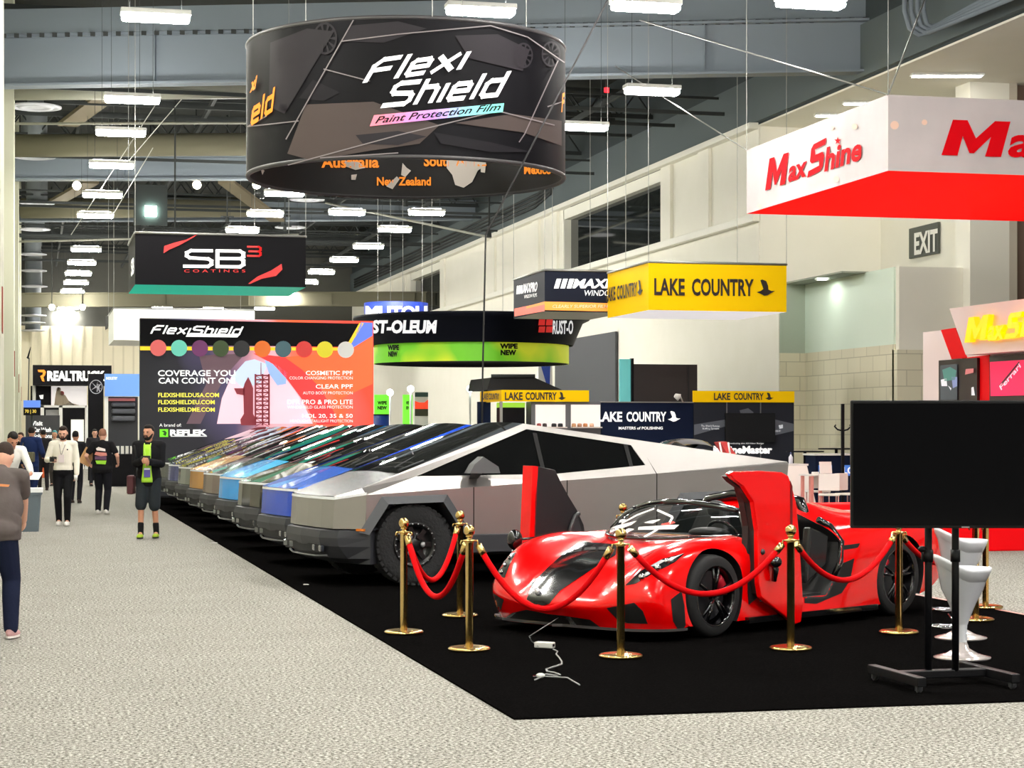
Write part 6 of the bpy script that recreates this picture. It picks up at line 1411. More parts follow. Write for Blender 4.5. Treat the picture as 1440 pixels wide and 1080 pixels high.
# ------------------------------------------------------------------ people
def remesh(mb, name, mat, voxel, parent=None, smooth=4, local=True):
    me = bpy.data.meshes.new(name); me.from_pydata([tuple(v) for v in mb.v], [], mb.f)
    o = bpy.data.objects.new('r', me); COL.objects.link(o)
    k = o.modifiers.new('r', 'REMESH'); k.mode = 'VOXEL'; k.voxel_size = voxel
    k2 = o.modifiers.new('s', 'SMOOTH'); k2.factor = .5; k2.iterations = smooth
    dg = bpy.context.evaluated_depsgraph_get(); nm = bpy.data.meshes.new_from_object(o.evaluated_get(dg)); bpy.data.objects.remove(o); bpy.data.meshes.remove(me)
    nm.name = name; nm.materials.clear(); nm.materials.append(mat)
    for p in nm.polygons: p.use_smooth = True; p.material_index = 0
    ob = bpy.data.objects.new(name, nm); COL.objects.link(ob)
    PM[ob.name] = Matrix.Identity(4)
    if parent is not None: ob.parent = parent; PM[ob.name] = PM[parent.name]
    return ob
def cap(mb, pts, rs, n=12):
    pts = [Vector(p) for p in pts]; mb.tube(pts, list(rs), n)
    mb.ell(pts[0], (rs[0],) * 3, n, 8); mb.ell(pts[-1], (rs[-1],) * 3, n, 8)
    for p, r in zip(pts[1:-1], rs[1:-1]): mb.ell(p, (r,) * 3, n, 8)
def ik(a, c, l1, l2, pole):
    a, c = Vector(a), Vector(c); d = c - a; L = min(d.length, (l1 + l2) * .995); d.normalize()
    x = (l1 * l1 - l2 * l2 + L * L) / (2 * L); h = math.sqrt(max(0, l1 * l1 - x * x)); p = Vector(pole); p = (p - d * p.dot(d)).normalized()
    return a + d * x + p * h, a + d * L
SKIN = {'a': (206, 152, 124), 'b': (196, 140, 112), 'c': (222, 170, 146)}
def person(label, px, py, yaw, H, feet, hands, skin='a', lean=0.0, head=(0, 0), top=None, bottom=None, hair=None, beard=False, shoe=None, short=False, sleeve='long', tie=None, voxel=.010, loc=None, girth=1.0, jacket=False, tuck=False, group='people in the aisle'):
    s = H / 1.78; p = fl(px, py) if loc is None else loc
    R = Matrix.Rotation(yaw, 4, 'Z'); T = Matrix.Translation((p.x, p.y, 0)) @ R
    V = lambda x, y, z: Vector((x * s, y * s, z * s))
    piv = Vector((0, 0, .95)); Lr = Matrix.Rotation(lean, 3, 'X')
    def U(x, y, z): q = Lr @ (Vector((x, y, z)) - piv) + piv; return q * s
    hipz = .93; W = [1, -1]
    hips = [V(.09 * g, 0, hipz) for g in W]
    ank = [V(*feet[i]) for i in (0, 1)]
    knees = [ik(hips[i], ank[i], .44 * s, .43 * s, (0.03 * W[i], -1, .1))[0] for i in (0, 1)]
    sh = [U(.185 * g, .0, 1.45) for g in W]
    wr = [V(*h[:3]) for h in hands]
    el = []
    for i in (0, 1):
        e, w2 = ik(sh[i], wr[i], .29 * s, .26 * s, (.55 * W[i], .75, -.5)); el.append(e); wr[i] = w2
    hc = U(0, -.03, 1.655); hR = Matrix.Rotation(head[0], 3, 'Z') @ Matrix.Rotation(head[1] + lean * .6, 3, 'X')
    Hd = lambda x, y, z: hc + hR @ Vector((x * s, y * s, z * s))
    g = girth; lg = 1 + (g - 1) * .5
    def torso(mb, k):
        prof = ((.90, .150, .108, .005), (.98, .158, .115, .005), (1.08, .150 * g, .110 * g, 0), (1.20, .156 * g, .116 * g, -.005), (1.32, .172, .122, -.004), (1.41, .168, .106, .004), (1.47, .12, .08, .008), (1.50, .07, .065, .008))
        n = 20; o = len(mb.v); L_ = []
        for i in range(len(prof) - 1):
            for j in range(4):
                t_ = j / 4; q0 = prof[max(0, i - 1)]; q1 = prof[i]; q2 = prof[i + 1]; q3 = prof[min(len(prof) - 1, i + 2)]
                L_.append([.5 * ((2 * q1[m_]) + (-q0[m_] + q2[m_]) * t_ + (2 * q0[m_] - 5 * q1[m_] + 4 * q2[m_] - q3[m_]) * t_ ** 2 + (-q0[m_] + 3 * q1[m_] - 3 * q2[m_] + q3[m_]) * t_ ** 3) for m_ in range(4)])
        L_.append(list(prof[-1])); rows = []
        for z, rx, ry, y in L_: rows.append([U((rx + k) * math.copysign(abs(math.cos(2 * PI * j / n)) ** .85, math.cos(2 * PI * j / n)), y + (ry + k) * math.sin(2 * PI * j / n), z) for j in range(n)])
        mb.v += [v for r in rows for v in r]
        for i in range(len(rows) - 1):
            for j in range(n): mb.f.append([o + i * n + j, o + i * n + (j + 1) % n, o + (i + 1) * n + (j + 1) % n, o + (i + 1) * n + j]); mb.m.append(0); mb.sm.append(True)
        mb.f += [[o + j for j in range(n)][::-1], [o + (len(rows) - 1) * n + j for j in range(n)]]; mb.m += [0, 0]; mb.sm += [False, False]
        for i in (0, 1): cap(mb, [U(.06 * W[i], .01, 1.455), sh[i]], [(.062 + k) * s, (.062 + k) * s])
    def arms(mb, k, upto=1.0):
        for i in (0, 1):
            if upto >= 1: cap(mb, [sh[i], el[i], el[i].lerp(wr[i], .94)], [(.055 + k) * s, (.044 + k) * s, (.033 + k) * s])
            else: cap(mb, [sh[i], sh[i].lerp(el[i], upto)], [(.058 + k) * s, (.054 + k) * s])
    def legs(mb, k, upto=1.0):
        e_ = .022 if tuck and k > 0 else 0
        mb.ell(V(0, .01, .95), ((.165 + k + e_) * s, (.12 + k + e_) * s, .11 * s), 16, 10)
        for i in (0, 1):
            if upto >= 1: cap(mb, [hips[i], hips[i].lerp(knees[i], .5), knees[i], knees[i].lerp(ank[i], .35) + V(0, .012, 0), ank[i] + V(0, 0, .01)], [(.092 * lg + k) * s, (.078 * lg + k) * s, (.060 * lg + k) * s, (.057 * lg + k) * s, (.046 * lg + k) * s])
            else: cap(mb, [hips[i], hips[i].lerp(knees[i], .5), hips[i].lerp(knees[i], upto)], [(.095 + k) * s, (.088 + k) * s, (.08 + k) * s])
    mb = MB(); torso(mb, -.012); arms(mb, -.004); legs(mb, -.010)
    cap(mb, [U(0, 0, 1.47), hc - Vector((0, 0, .06 * s))], [.06 * s, .054 * s])
    mb.ell(hc, (.077 * s, .097 * s, .118 * s), 18, 14, R=hR); mb.ell(Hd(0, -.03, -.055), (.056 * s, .062 * s, .062 * s), 14, 10, R=hR)
    mb.ell(Hd(0, -.099, -.012), (.014 * s, .020 * s, .026 * s), 10, 8, R=hR); mb.ell(Hd(0, -.085, .025), (.055 * s, .016 * s, .014 * s), 10, 8, R=hR)
    for gg in W: mb.ell(Hd(.078 * gg, .01, -.01), (.012 * s, .02 * s, .032 * s), 8, 8, R=hR)
    for i in (0, 1):       # hands: palm, four fingers, thumb
        d = (wr[i] - el[i]).normalized(); inn = Vector((-W[i], 0, 0)); n = (inn - d * inn.dot(d)).normalized(); ac = d.cross(n).normalized()
        curl = hands[i][3] if len(hands[i]) > 3 else .5
        c = wr[i] + d * .045 * s; Rp = Matrix((d, ac, n)).transposed(); mb.ell(c, (.052 * s, .042 * s, .020 * s), 12, 8, R=Rp)
        for f in range(4):
            b0 = wr[i] + d * (.082 - .004 * abs(f - 1)) * s + ac * (.030 - .020 * f) * s; L1 = (.042 - .004 * abs(f - 1.3)) * s
            d1 = (d * math.cos(curl) + n * math.sin(curl)); d2 = (d * math.cos(curl * 2.2) + n * math.sin(curl * 2.2))
            cap(mb, [b0 - d * .02 * s, b0, b0 + d1 * L1, b0 + d1 * L1 + d2 * L1 * .9], [.0105 * s, .0105 * s, .0095 * s, .0085 * s], 8)
        t0 = wr[i] + d * .03 * s + ac * .035 * s; cap(mb, [t0, t0 + (d * .6 + ac * .6 + n * .4).normalized() * .04 * s, t0 + (d * .95 + ac * .5 + n * .6).normalized() * .068 * s], [.014 * s, .012 * s, .010 * s], 8)
    for i in (0, 1):
        a = ank[i]; a2 = a + V(0, -.12, -.05); cap(mb, [a, a2], [.036 * s, .03 * s])
    body = remesh(mb, 'person', M('skin_' + skin, SKIN[skin], .6, spec=.3), voxel)
    body.matrix_world = T; body.location = (p.x, p.y, 0); body.rotation_euler = (0, 0, yaw); PM[body.name] = T
    tag(body, label, 'person', group)
    m = lambda n, c: M('cloth_%d_%d_%d' % c, c, .85, spec=.15, bump=(14, .25, .02))
    # top
    mb = MB(); torso(mb, .012 if not jacket else .026); arms(mb, .014 if not jacket else .026, 1.0 if sleeve == 'long' else .62)
    zb = (1.0 if tuck else .86) if not jacket else .82; kk = .016 if not jacket else .03
    zz_ = [(U if zq > 1.01 else V)((.158 * g + kk) * math.cos(2 * PI * j / 20), .004 - (.0 if zq > 1.01 else lean * .04) + (.116 * (1 + (g - 1) * .5) + kk) * math.sin(2 * PI * j / 20), zq) for zq in (zb, 1.06) for j in range(20)]
    mb.add(zz_, [[j, (j + 1) % 20, 20 + (j + 1) % 20, 20 + j] for j in range(20)] + [list(range(20))[::-1], list(range(20, 40))])
    cap(mb, [U(0, .01, 1.47), U(0, .0, 1.505)], [.078 * s, .062 * s])
    if not tuck: mb.ell(V(0, .012, .95), ((.165 * (1 + (g - 1) * .6) + .035) * s, (.12 * (1 + (g - 1) * .6) + .035) * s, .12 * s), 16, 10)
    topo = remesh(mb, 'jacket' if jacket else 'shirt', m('t', top), voxel * 1.2, body)
    # bottom
    mb = MB(); legs(mb, .010, 1.0 if not short else 1.0 * .98)
    if short:
        mb = MB(); legs(mb, .012, .98)
    remesh(mb, 'shorts' if short else 'trousers', m('b', bottom), voxel * 1.2, body)
    if short:
        for i in (0, 1):
            mb = MB(); cap(mb, [ank[i] + V(0, 0, -.02), ank[i].lerp(knees[i], .32)], [.046 * s, .05 * s]); remesh(mb, 'sock', m('k', (26, 26, 28)), voxel, body)
    for i in (0, 1):
        mb = MB(); a = ank[i] + V(0, 0, -.045); yy = -1
        mb.ell(a + V(0, -.05, 0), (.047 * s, .135 * s, .04 * s), 14, 10); mb.ell(a + V(0, .01, .03), (.045 * s, .055 * s, .05 * s), 12, 8); mb.ell(a + V(0, -.13, -.005), (.045 * s, .06 * s, .03 * s), 12, 8)
        so = remesh(mb, 'shoe', m('s', shoe[0]), voxel, body)
        lo = min(v.co.z for v in so.data.vertices)
        mb = MB(); c_ = a + V(0, -.06, -.034); mb.prism([c_ + V(.047 * math.cos(2 * PI * j / 20), .142 * math.sin(2 * PI * j / 20), 0) for j in range(20)], (0, 0, .018 * s)); q = mb.build('sole', M('sole_%d_%d_%d' % shoe[1], shoe[1], .7), so, local=True); q.parent = so
    # face
    mb = MB()
    for gg in W: mb.ell(Hd(.032 * gg, -.088, .004), (.014 * s, .008 * s, .007 * s), 8, 6, R=hR)
    mb.build('eyes', M('eye_dark', (44, 30, 24), .3), body, local=True)
    MB().ell(Hd(0, -.093, -.060), (.024 * s, .008 * s, .007 * s), 10, 6, R=hR).build('mouth', M('lip', (150, 84, 76), .5), body, local=True)
    if hair:
        hm = M('hair_%d_%d_%d' % hair, hair, .7, spec=.2, bump=(60, .4, .01))
        mb = MB(); mb.ell(Hd(0, .028, .030), (.082 * s, .086 * s, .100 * s), 18, 14, R=hR); mb.ell(Hd(0, -.006, .084), (.066 * s, .080 * s, .046 * s), 16, 10, R=hR); remesh(mb, 'hair', hm, voxel, body)
        mb = MB()
        for gg in W: mb.ell(Hd(.033 * gg, -.094, .022), (.020 * s, .006 * s, .005 * s), 8, 6, R=hR)
        mb.build('eyebrows', hm, body, local=True)
        if beard:
            mb = MB(); mb.ell(Hd(0, -.04, -.085), (.055 * s, .060 * s, .040 * s), 14, 10, R=hR)
            for gg in W: cap(mb, [Hd(.066 * gg, -.01, -.02), Hd(.055 * gg, -.045, -.07)], [.018 * s, .024 * s])
            cap(mb, [Hd(-.03, -.09, -.044), Hd(.03, -.09, -.044)], [.010 * s, .010 * s]); remesh(mb, 'beard', hm, voxel, body)
    body['s'] = s
    return body, dict(U=lambda *a: U(*a), V=V, T=T, wr=wr, sh=sh, el=el, Hd=Hd, s=s, hips=hips, knees=knees)
FACE = -TH; AWAY = PI - TH
# the man walking up in black jacket and shorts
b, k = person('bearded man in black jacket and shorts walking up beside the far trucks', 209.5, 757, FACE, 1.79, ((.12, -.02, .09), (-.10, -.16, .09)), ((.07, -.30, 1.20, .9), (-.05, -.31, 1.22, .9)), 'b', 0, (-.35, .05), (22, 21, 24), (38, 42, 46), (26, 22, 20), True, ((160, 190, 60), (30, 32, 28)), True, jacket=True)
V = k['V']; U = k['U']
def onchest(z, x, dy=.0): return V(x, -.150 - dy, z)
mb = MB(); mb.grid([[V(x * wv, -.146 - .012 * math.cos(x * 1.2) - (.012 if z < 1.25 else 0), z) for x in (-1, -.5, 0, .5, 1)] for z, wv in ((1.47, .055), (1.38, .06), (1.2, .06), (1.05, .07), (.93, .085), (.88, .085))]); mb.build('tee_front', M('tee_lime', (176, 226, 60), .8), b, local=True, solid=.01)
mb = MB(); mb.tube([V(.05, -.11, 1.49), V(.045, -.172, 1.38), V(.01, -.182, 1.12)], .008, 6).tube([V(-.05, -.11, 1.49), V(-.04, -.172, 1.38), V(.0, -.182, 1.12)], .008, 6); mb.build('lanyard', M('lanyard_lime', (190, 230, 90), .7), b, local=True)
MB().box(V(.005, -.19, 1.03), Vector((.10, .008, .14)) * k['s']).build('badge', M('badge_violet', (92, 84, 160), .5), b, local=True, bevel=.006)
MB().box(V(.005, -.196, 1.09), Vector((.09, .004, .03)) * k['s']).build('badge_strip', M('badge_white', (230, 230, 236), .5), b, local=True)
w_ = k['T'] @ ((k['wr'][0] + k['wr'][1]) / 2 + V(.0, -.04, .05)); t = thing('phone', 'dark phone held in both hands by the man in black jacket', 'phone', w_, FACE); MB().box((0, 0, 0), (.15, .012, .075)).build('phone_body', m_carbon, t, local=True, bevel=.004); MB().box((0, .007, 0), (.14, .003, .068)).build('phone_screen', M('phone_glass', (40, 44, 50), .1), t, local=True)
p_ = k['T'] @ V(-.245, -.02, .84); t = thing('shoulder_bag', 'dark maroon bag hanging at the side of the man in black jacket', 'bag', p_, FACE)
MB().box((-.03, 0, .0), (.11, .22, .30)).build('bag_body', M('bag_maroon', (72, 28, 32), .7), t, local=True, bevel=.03, seg=3); mb = MB(); mb.tube([(.03, .0, .14), (.08, -.13, .42), (.05, -.17, .62)], .013, 6); mb.build('strap', m_gap, t, local=True)
# white shirt man
b, k = person('bearded man in white shirt and black trousers walking up the aisle', 89, 739, FACE + .12, 1.78, ((.08, -.10, .09), (-.08, .06, .09)), ((.245, -.10, .92, .6), (-.17, -.28, 1.17, .8)), 'c', 0, (-.1, .28), (232, 226, 212), (18, 18, 21), (40, 28, 24), True, ((236, 234, 230), (226, 222, 216)), tuck=True)
V = k['V']; MB().box(V(0, -.002, .975), Vector((.30, .27, .035)) * k['s']).build('belt', m_black, b, local=True, bevel=.012)
mb = MB()
for gg in (-1, 1): mb.prism([V(.012 * gg, -.085, 1.50), V(.075 * gg, -.06, 1.515), V(.065 * gg, -.11, 1.46), V(.03 * gg, -.13, 1.44)], (0, -.012, 0))
mb.build('collar', M('collar_white', (240, 236, 226), .8), b, local=True)
MB().box(V(-.02, -.148, 1.20), Vector((.10, .008, .14)) * k['s']).build('badge', M('badge_pale', (220, 206, 204), .5), b, local=True); mb = MB(); mb.tube([V(.05, -.12, 1.46), V(-.015, -.15, 1.27)], .005, 5).tube([V(-.06, -.12, 1.46), V(-.025, -.15, 1.27)], .005, 5); mb.build('lanyard', M('lanyard_grey', (150, 140, 140), .7), b, local=True)
MB().ell(V(.085, -.128, 1.36), (.012, .006, .014), 8, 6).build('chest_emblem', m_black, b, local=True)
w_ = k['T'] @ (k['wr'][1] + V(.03, -.06, .02)); t = thing('compact_camera', 'small black camera held by the man in white shirt', 'camera', w_, FACE); MB().box((0, 0, 0), (.13, .05, .09)).build('camera_body', m_carbon, t, local=True, bevel=.01); MB().cyl((0, -.025, 0), (0, -.08, 0), .032, n=16).build('lens', m_gap, t, local=True)
w_ = k['T'] @ (k['wr'][0] + V(-.01, -.05, -.06)); t = thing('paper_cup', 'white paper cup held low by the man in white shirt', 'cup', w_); MB().lathe([(.001, -.05), (.028, -.05), (.036, .05), (.034, .05), (.026, -.046), (.001, -.046)], n=16).build('cup', m_white, t, local=True)
# black tee from behind
b, k = person('heavyset man in black printed tee and black trousers seen from behind', 144, 723, AWAY, 1.74, ((.10, -.06, .09), (-.10, .10, .10)), ((.30, -.14, 1.06, .6), (-.30, -.14, 1.06, .6)), 'c', .02, (0, .12), (24, 23, 26), (22, 22, 28), (150, 104, 84), False, ((224, 220, 216), (216, 212, 206)), sleeve='short', girth=1.25)
V = k['V']; U = k['U']
def back(z, x): return V(x, .165 + .01 * math.cos(x * 8) - (.02 if z > 1.35 else 0), z)
mb = MB(); pts = lambda L: [back(z, x) for x, z in L]
for L_, mi in (([(-.09, 1.36), (.05, 1.40), (.10, 1.37), (.08, 1.33), (-.02, 1.32), (-.10, 1.31)], 0), ([(-.12, 1.28), (.10, 1.30), (.13, 1.24), (.0, 1.21), (-.13, 1.22)], 1), ([(-.12, 1.21), (.12, 1.21), (.12, 1.14), (-.12, 1.13)], 2), ([(-.12, 1.12), (.11, 1.12), (.08, 1.05), (-.10, 1.04)], 3)): mb.prism(pts(L_), (0, .008, 0), mi)
mb.build('tee_print', [M('print_w', (226, 214, 210), .7), M('print_pink', (206, 130, 120), .7), M('print_purple', (92, 60, 90), .7), M('print_lime', (150, 210, 50), .7)], b, local=True)
w_ = k['T'] @ (k['wr'][0] + V(.05, -.02, .13)); t = thing('folder', 'tan cardboard folder held by the man in black printed tee', 'folder', w_, AWAY + .5); MB().box((0, 0, 0), (.24, .03, .34), Matrix.Rotation(-.5, 3, 'Y')).build('folder_board', M('card_tan', (206, 160, 110), .7), t, local=True, bevel=.004); MB().box((0, -.017, .05), (.10, .004, .06), Matrix.Rotation(-.5, 3, 'Y')).build('folder_label', m_white, t, local=True)
# navy suit man with bag, from behind
loc = fl(44, 705); b, k = person('dark haired man in navy suit with an olive shoulder bag, seen from behind', 44, 705, AWAY - .25, 1.80, ((.10, -.10, .09), (-.10, .12, .09)), ((.27, -.05, .92, .5), (-.20, -.24, 1.08, .6)), 'b', 0, (.2, .05), (30, 44, 86), (28, 40, 78), (30, 24, 22), False, ((24, 22, 22), (16, 16, 16)), jacket=True)
V = k['V']; p_ = k['T'] @ V(-.03, .21, 1.06); t = thing('shoulder_bag', 'olive messenger bag on the back of the man in navy suit', 'bag', p_, AWAY - .25); MB().box((0, 0, 0), (.32, .12, .24)).build('bag_body', M('bag_olive', (92, 90, 68), .8), t, local=True, bevel=.03, seg=3); mb = MB(); mb.tube([(.14, -.02, .10), (.20, -.10, .28), (.18, -.20, .45)], .014, 6); mb.build('strap', M('strap_olive', (70, 68, 52), .8), t, local=True)
MB().box((0, .065, .03), (.30, .012, .15)).build('flap', M('flap_olive', (104, 100, 76), .8), t, local=True, bevel=.004)
# near man in grey tee and jeans at the left edge, bending
b, k = person('man in grey tee and dark jeans bending forward at the left picture edge', -9, 899, AWAY - .05, 1.66, ((.10, .0, .09), (-.14, -.04, .09)), ((.10, -.56, 1.02, .5), (-.10, -.56, 1.0, .5)), 'c', .42, (0, .5), (92, 84, 82), (24, 30, 52), (52, 40, 34), False, ((190, 150, 150), (232, 226, 220)), sleeve='short', girth=1.4, voxel=.009)
V = k['V']; U = k['U']
mb = MB(); mb.prism([U(x, .178, z) for x, z in ((-.15, 1.30), (-.03, 1.31), (.0, 1.295), (-.06, 1.285), (-.14, 1.28))], (0, .012, 0)); mb.build('tee_mark', M('tee_orange', (206, 130, 80), .7), b, local=True)
# man in white shirt leaning over papers beside him
loc = at(8, 700, 31); loc.z = 0
b, k = person('dark haired man in white shirt leaning over a paper at the left wall', 8, 750, FACE + .55, 1.78, ((.10, .04, .09), (-.10, .0, .09)), ((.20, -.62, 1.05, .7), (-.12, -.60, 1.02, .6)), 'b', .50, (.0, .35), (232, 230, 224), (34, 34, 40), (26, 20, 18), False, ((30, 28, 28), (20, 20, 20)), loc=loc)
w_ = k['T'] @ (k['wr'][0] + k['V'](0, -.10, -.05)); t = thing('paper_sheet', 'white paper sheet held by the man leaning at the left wall', 'paper', w_, FACE); MB().box((0, 0, 0), (.24, .30, .006), Matrix.Rotation(.35, 3, 'X')).build('sheet', m_white, t, local=True); MB().box((0, -.0, .005), (.16, .2, .003), Matrix.Rotation(.35, 3, 'X')).build('printing', M('print_lines', (196, 196, 200), .6), t, local=True)
# more distant people
far = [('woman in black top standing far behind the man in navy suit', 30, 694, FACE - .5, 1.66, (26, 25, 28), (30, 30, 34), (60, 40, 30), 'a'),
       ('person in black jacket between the white shirt man and the black tee man', 106, 708, AWAY, 1.70, (28, 27, 30), (28, 27, 32), (20, 18, 18), 'b'),
       ('person in black with dark hair beyond the navy suit man', 61, 690, AWAY + .3, 1.74, (34, 32, 34), (34, 32, 34), (28, 24, 22), 'b'),
       ('person in pale grey top with teal cap far behind the white shirt man', 77, 684, FACE, 1.72, (176, 170, 160), (60, 56, 52), (70, 140, 140), 'a'),
       ('person with dark cap standing far behind the folder', 133, 684, FACE + .4, 1.76, (40, 38, 42), (44, 44, 50), (34, 30, 30), 'c')]
for lb, x, y, yw, H, tp, bt, hr, sk in far:
    person(lb, x, y, yw, H, ((.10, -.05, .09), (-.10, .05, .09)), ((.24, -.10, .88, .5), (-.18, -.26, 1.08, .7)), sk, 0, (0, .1), tp, bt, hr, False, ((60, 50, 48), (40, 38, 36)), voxel=.014, group='people far down the aisle')
# bin, orange bag
p = fl(41.5, 747); t = thing('waste_bin', 'grey plastic waste bin with white liner beside the left wall', 'waste bin', (p.x, p.y, 0))
mb = MB()
def ringr(w, d, z): return [Vector((p.x + w * a, p.y + d * b_, z)) for a, b_ in ((-1, -.8), (-.8, -1), (.8, -1), (1, -.8), (1, .8), (.8, 1), (-.8, 1), (-1, .8))]
R0, R1, R2, R3 = ringr(.15, .19, 0), ringr(.19, .24, .62), ringr(.21, .26, .62), ringr(.21, .26, .70)
vs = R0 + R1 + R2 + R3; fs = [[0 + i for i in range(8)][::-1]]
for q in range(3): fs += [[q * 8 + i, q * 8 + (i + 1) % 8, q * 8 + 8 + (i + 1) % 8, q * 8 + 8 + i] for i in range(8)]
mb.add(vs, fs).build('bin_body', M('bin_grey', (92, 104, 110), .6), t)
A_, B_, C_ = ringr(.20, .25, .71), ringr(.225, .275, .73), ringr(.22, .27, .66); mb = MB(); mb.add(A_ + B_ + C_, [[i, (i + 1) % 8, 8 + (i + 1) % 8, 8 + i] for i in range(8)] + [[8 + i, 8 + (i + 1) % 8, 16 + (i + 1) % 8, 16 + i] for i in range(8)]); mb.build('liner', M('liner_white', (232, 234, 234), .5), t)
p = fl(60, 672); t = thing('tote_bag', 'orange bag standing on the floor behind the navy suit man', 'bag', (p.x, p.y, 0)); MB().prism([(p.x - .17, p.y, 0), (p.x + .17, p.y, 0), (p.x + .14, p.y, .42), (p.x - .14, p.y, .42)], (0, .18, 0)).build('bag_body', M('bag_orange', (206, 92, 40), .7), t, bevel=.03); mb = MB(); mb.tube([(p.x - .08, p.y + .09, .42), (p.x - .06, p.y + .09, .58), (p.x + .06, p.y + .09, .58), (p.x + .08, p.y + .09, .42)], .012, 6); mb.build('strap', M('strap_brown', (110, 50, 30), .7), t)
# ------------------------------------------------------------------ furniture of the polish booth, right of its charcoal panel
D7 = 42.5
def g7(x, d=D7): q = at(x, 600, d); return q.x, q.y
x, y = g7(1124); s_ = D7 / F
t = thing('slanted_counter', 'white counter with slanting side standing behind the steel truck tail', 'counter', (x, y, 0))
zt = HC + (HY - 655) * s_; q = [at(1096, 655, D7), at(1135, 655, D7), at(1150, 716, D7), at(1096, 716, D7)]; q[2].z = q[3].z = 0
MB().prism(q, (.06, .6, 0)).build('counter_body', M('counter_white', (240, 232, 224), .5, emit=(255, 248, 240), es=.12), t, bevel=.01); MB().box(((q[0].x + q[1].x) / 2, q[0].y + .28, zt + .02), ((q[1] - q[0]).length + .1, .7, .04)).build('counter_top', m_white, t)
p = at(1112, 652, D7 + .3); p.z = zt + .04; t = thing('spray_bottle', 'small white spray bottle on the slanted white counter', 'bottle', p)
MB().lathe([(.001, 0), (.045, 0), (.045, .14), (.02, .18), (.015, .20), (.001, .20)], p, 14).build('bottle', M('bottle_white', (226, 228, 240), .4), t); MB().cyl(p + Vector((0, 0, .20)), p + Vector((0, 0, .25)), .02, .012, 10).build('cap', M('cap_blue', (90, 100, 150), .4), t)
def hightable(px, ytop, d, label):
    q = at(px, ytop, d); t = thing('high_table', label, 'table', (q.x, q.y, 0), group='round black high tables')
    MB().lathe([(.001, q.z), (.42, q.z), (.43, q.z + .015), (.42, q.z + .03), (.001, q.z + .03)], (q.x, q.y, 0), 28).build('table_top', m_black, t); MB().cyl((q.x, q.y, .03), (q.x, q.y, q.z), .035, n=12).build('post', m_black, t); MB().lathe([(.001, 0), (.28, 0), (.28, .02), (.04, .04), (.001, .04)], (q.x, q.y, 0), 24).build('base', m_black, t); return q
hightable(1132, 636, 45, 'round black high table right of the charcoal panel'); q2 = hightable(1176, 632, 47, 'round black high table behind the navy counter')
t = thing('navy_counter', 'navy booth counter with white top and a blue lettered square', 'counter', at(1190, 640, 44))
a = at(1147, 640, 44); c = at(1250, 640, 44); zt = HC + (HY - 638) * 44 / F
MB().bb((a.x, a.y, 0), (c.x, a.y + .6, zt - .04)).build('counter_body', m_navy, t); MB().bb((a.x - .05, a.y - .05, zt - .04), (c.x + .05, a.y + .65, zt)).build('counter_top', m_white, t)
h = hY(a.y, .01); mb = MB()
for x0 in (1151, 1183): poly(mb, [(x0, 654), (x0 + 19, 654), (x0 + 19, 669), (x0, 669)], h)
mb.build('blue_square', glow('square_blue', (60, 110, 190)), t); mb = MB(); rtext(mb, 'LC', hY(a.y, .02), 1186, 656.5, 1200, 666.5, .03); rtext(mb, 'LC', hY(a.y, .02), 1154, 656.5, 1167, 666.5, .03); mb.build('lettering', m_lw, t)
t = thing('coat_stand', 'tall black coat stand with curved hooks beside the television', 'coat stand', at(1185, 640, 43))
q = at(1185, 568, 43); MB().bb((q.x - .03, q.y - .03, 0), (q.x + .03, q.y + .03, q.z)).build('pole', m_black, t)
for sx_ in (-1, 1):
    mb = MB(); zz = HC + (HY - 606) * 43 / F; mb.tube([(q.x, q.y, zz), (q.x + .12 * sx_, q.y, zz + .03), (q.x + .19 * sx_, q.y, zz + .10), (q.x + .16 * sx_, q.y, zz + .13)], .018, 7); mb.build('hook', m_black, t)
mb = MB(); mb.bb((q.x - .25, q.y - .03, 0), (q.x + .25, q.y + .03, .05)).bb((q.x - .03, q.y - .25, 0), (q.x + .03, q.y + .25, .05)); mb.build('foot', m_black, t)
# meeting table and white chairs
D8 = 40.5
t = thing('meeting_table', 'white topped table with pale red legs in front of the navy counter', 'table', at(1160, 640, D8)); a = at(1139, 640, D8); c = at(1179, 640, D8); zt = HC + (HY - 667.5) * D8 / F
m_pl = M('pale_red_leg', (226, 150, 140), .5); MB().bb((a.x, a.y, zt - .03), (c.x, a.y + .6, zt)).build('table_top', m_white, t)
for xx in (a.x + .06, c.x - .32):
    for yy in (a.y + .05, a.y + .55): MB().bb((xx - .03, yy - .03, 0), (xx + .03, yy + .03, zt - .03)).build('leg', m_pl, t)
def chair(px, d, rz, label):
    q = at(px, 640, d); t = thing('meeting_chair', label, 'chair', (q.x, q.y, 0), rz, 'white meeting chairs')
    MB().box((0, 0, .44), (.42, .42, .04)).build('seat', m_white, t, local=True, bevel=.015); MB().box((0, .20, .68), (.42, .03, .34)).build('backrest', m_white, t, local=True, bevel=.015)
    for sx_ in (-1, 1):
        for sy_ in (-1, 1): MB().cyl((.18 * sx_, .18 * sy_, 0), (.18 * sx_, .18 * sy_, .43), .014, n=8).build('leg', M('chair_leg', (190, 150, 146), .4), t, local=True)
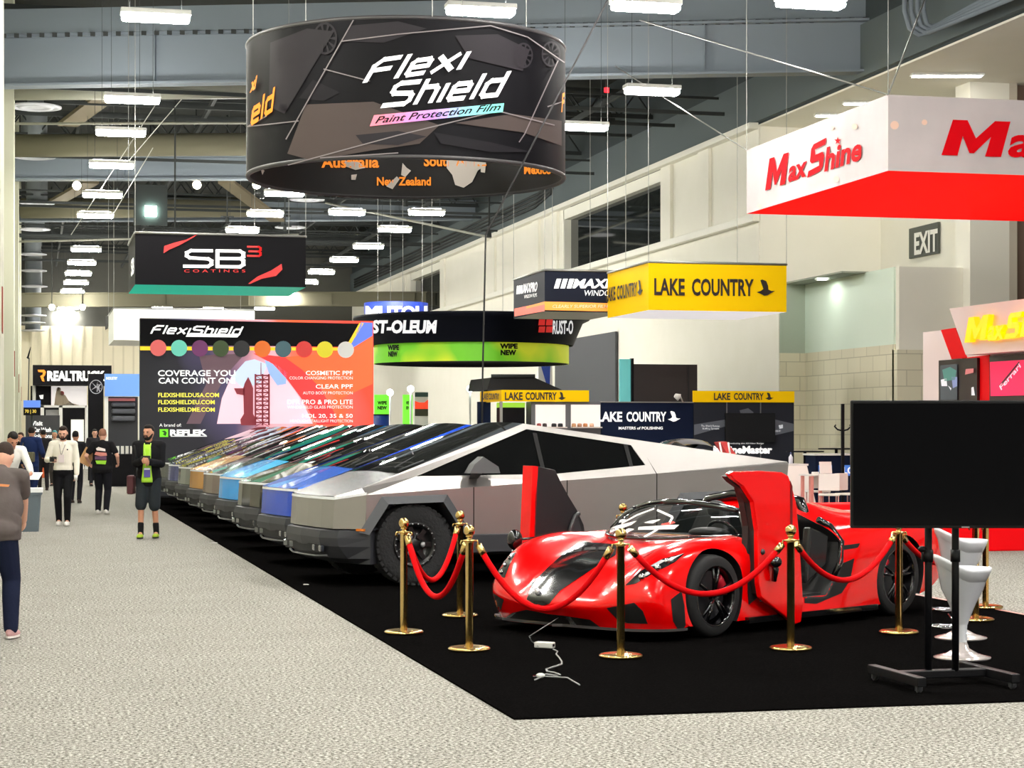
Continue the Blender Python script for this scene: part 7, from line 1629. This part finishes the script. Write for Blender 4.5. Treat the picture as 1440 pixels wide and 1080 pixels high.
chair(1150, 41.3, 3.1, 'white meeting chair behind the white topped table'); chair(1166, 39.2, -.4, 'white meeting chair in front of the navy counter, near its blue square'); chair(1194, 39.6, .5, 'white meeting chair half hidden by the television edge')
p = at(1161, 655, D8 + .3); zt2 = zt; t = thing('desk_screen', 'small white card display on the white topped table', 'display', (p.x, p.y, zt2)); MB().box((p.x, p.y, zt2 + .14), (.26, .02, .24), Matrix.Rotation(-.2, 3, 'X')).build('card', M('card_white', (238, 234, 230), .5), t); MB().box((p.x, p.y + .06, zt2 + .05), (.2, .1, .1)).build('easel', M('easel_grey', (120, 124, 130), .5), t)
t = thing('folding_sling', 'red striped folding sling seat seen over the truck bed in front of the charcoal panel', 'chair', at(1026, 640, 41)); q = lambda x, y_, d=41: at(x, y_, d)
MB().prism([q(1013, 622), q(1022, 621), q(1036, 640), q(1024, 640)], (0, .4, 0)).build('sling', M('sling_red', (214, 70, 70), .7), t)
mb = MB()
for x0, x1 in ((1012, 1030), (1024, 1040)): a = q(x0, 622); b_ = q(x1, 650); b_.z = 0; mb.cyl(a, b_, .02, n=6)
for x0, x1 in ((1030, 1014), (1038, 1022)): a = q(x0, 640); b_ = q(x1, 650); b_.z = 0; mb.cyl(a, b_, .02, n=6)
mb.build('frame', m_white, t)
t = thing('dark_car_roof', 'dark car roof showing just over the truck bed before the navy panel', 'car', at(980, 640, 42)); mb = MB()
rows = []
for yy, hh in ((0, .0), (.35, .10), (.8, .12), (1.3, .10), (1.7, 0)): rows.append([at(950 + 60 * i / 8, 640, 42) * 1 for i in range(9)]); rows[-1] = [Vector((r.x, r.y + yy, 1.28 + hh + .14 * math.sin(PI * i / 8) ** .6)) for i, r in enumerate(rows[-1])]
mb.grid(rows).build('roof', M('roof_dark', (26, 27, 30), .2, coat=.5), t)
x0 = at(950, 640, 42); x1 = at(1010, 640, 42); MB().bb((x0.x, x0.y + .1, .25), (x1.x, x0.y + 1.6, 1.30)).build('car_side', M('side_dark', (24, 25, 28), .3), t)
for xx in (x0.x + .2, x1.x - .2): MB().cyl((xx, x0.y + .05, .3), (xx, x0.y + .25, .3), .3, n=20).build('wheel', m_tire, t)
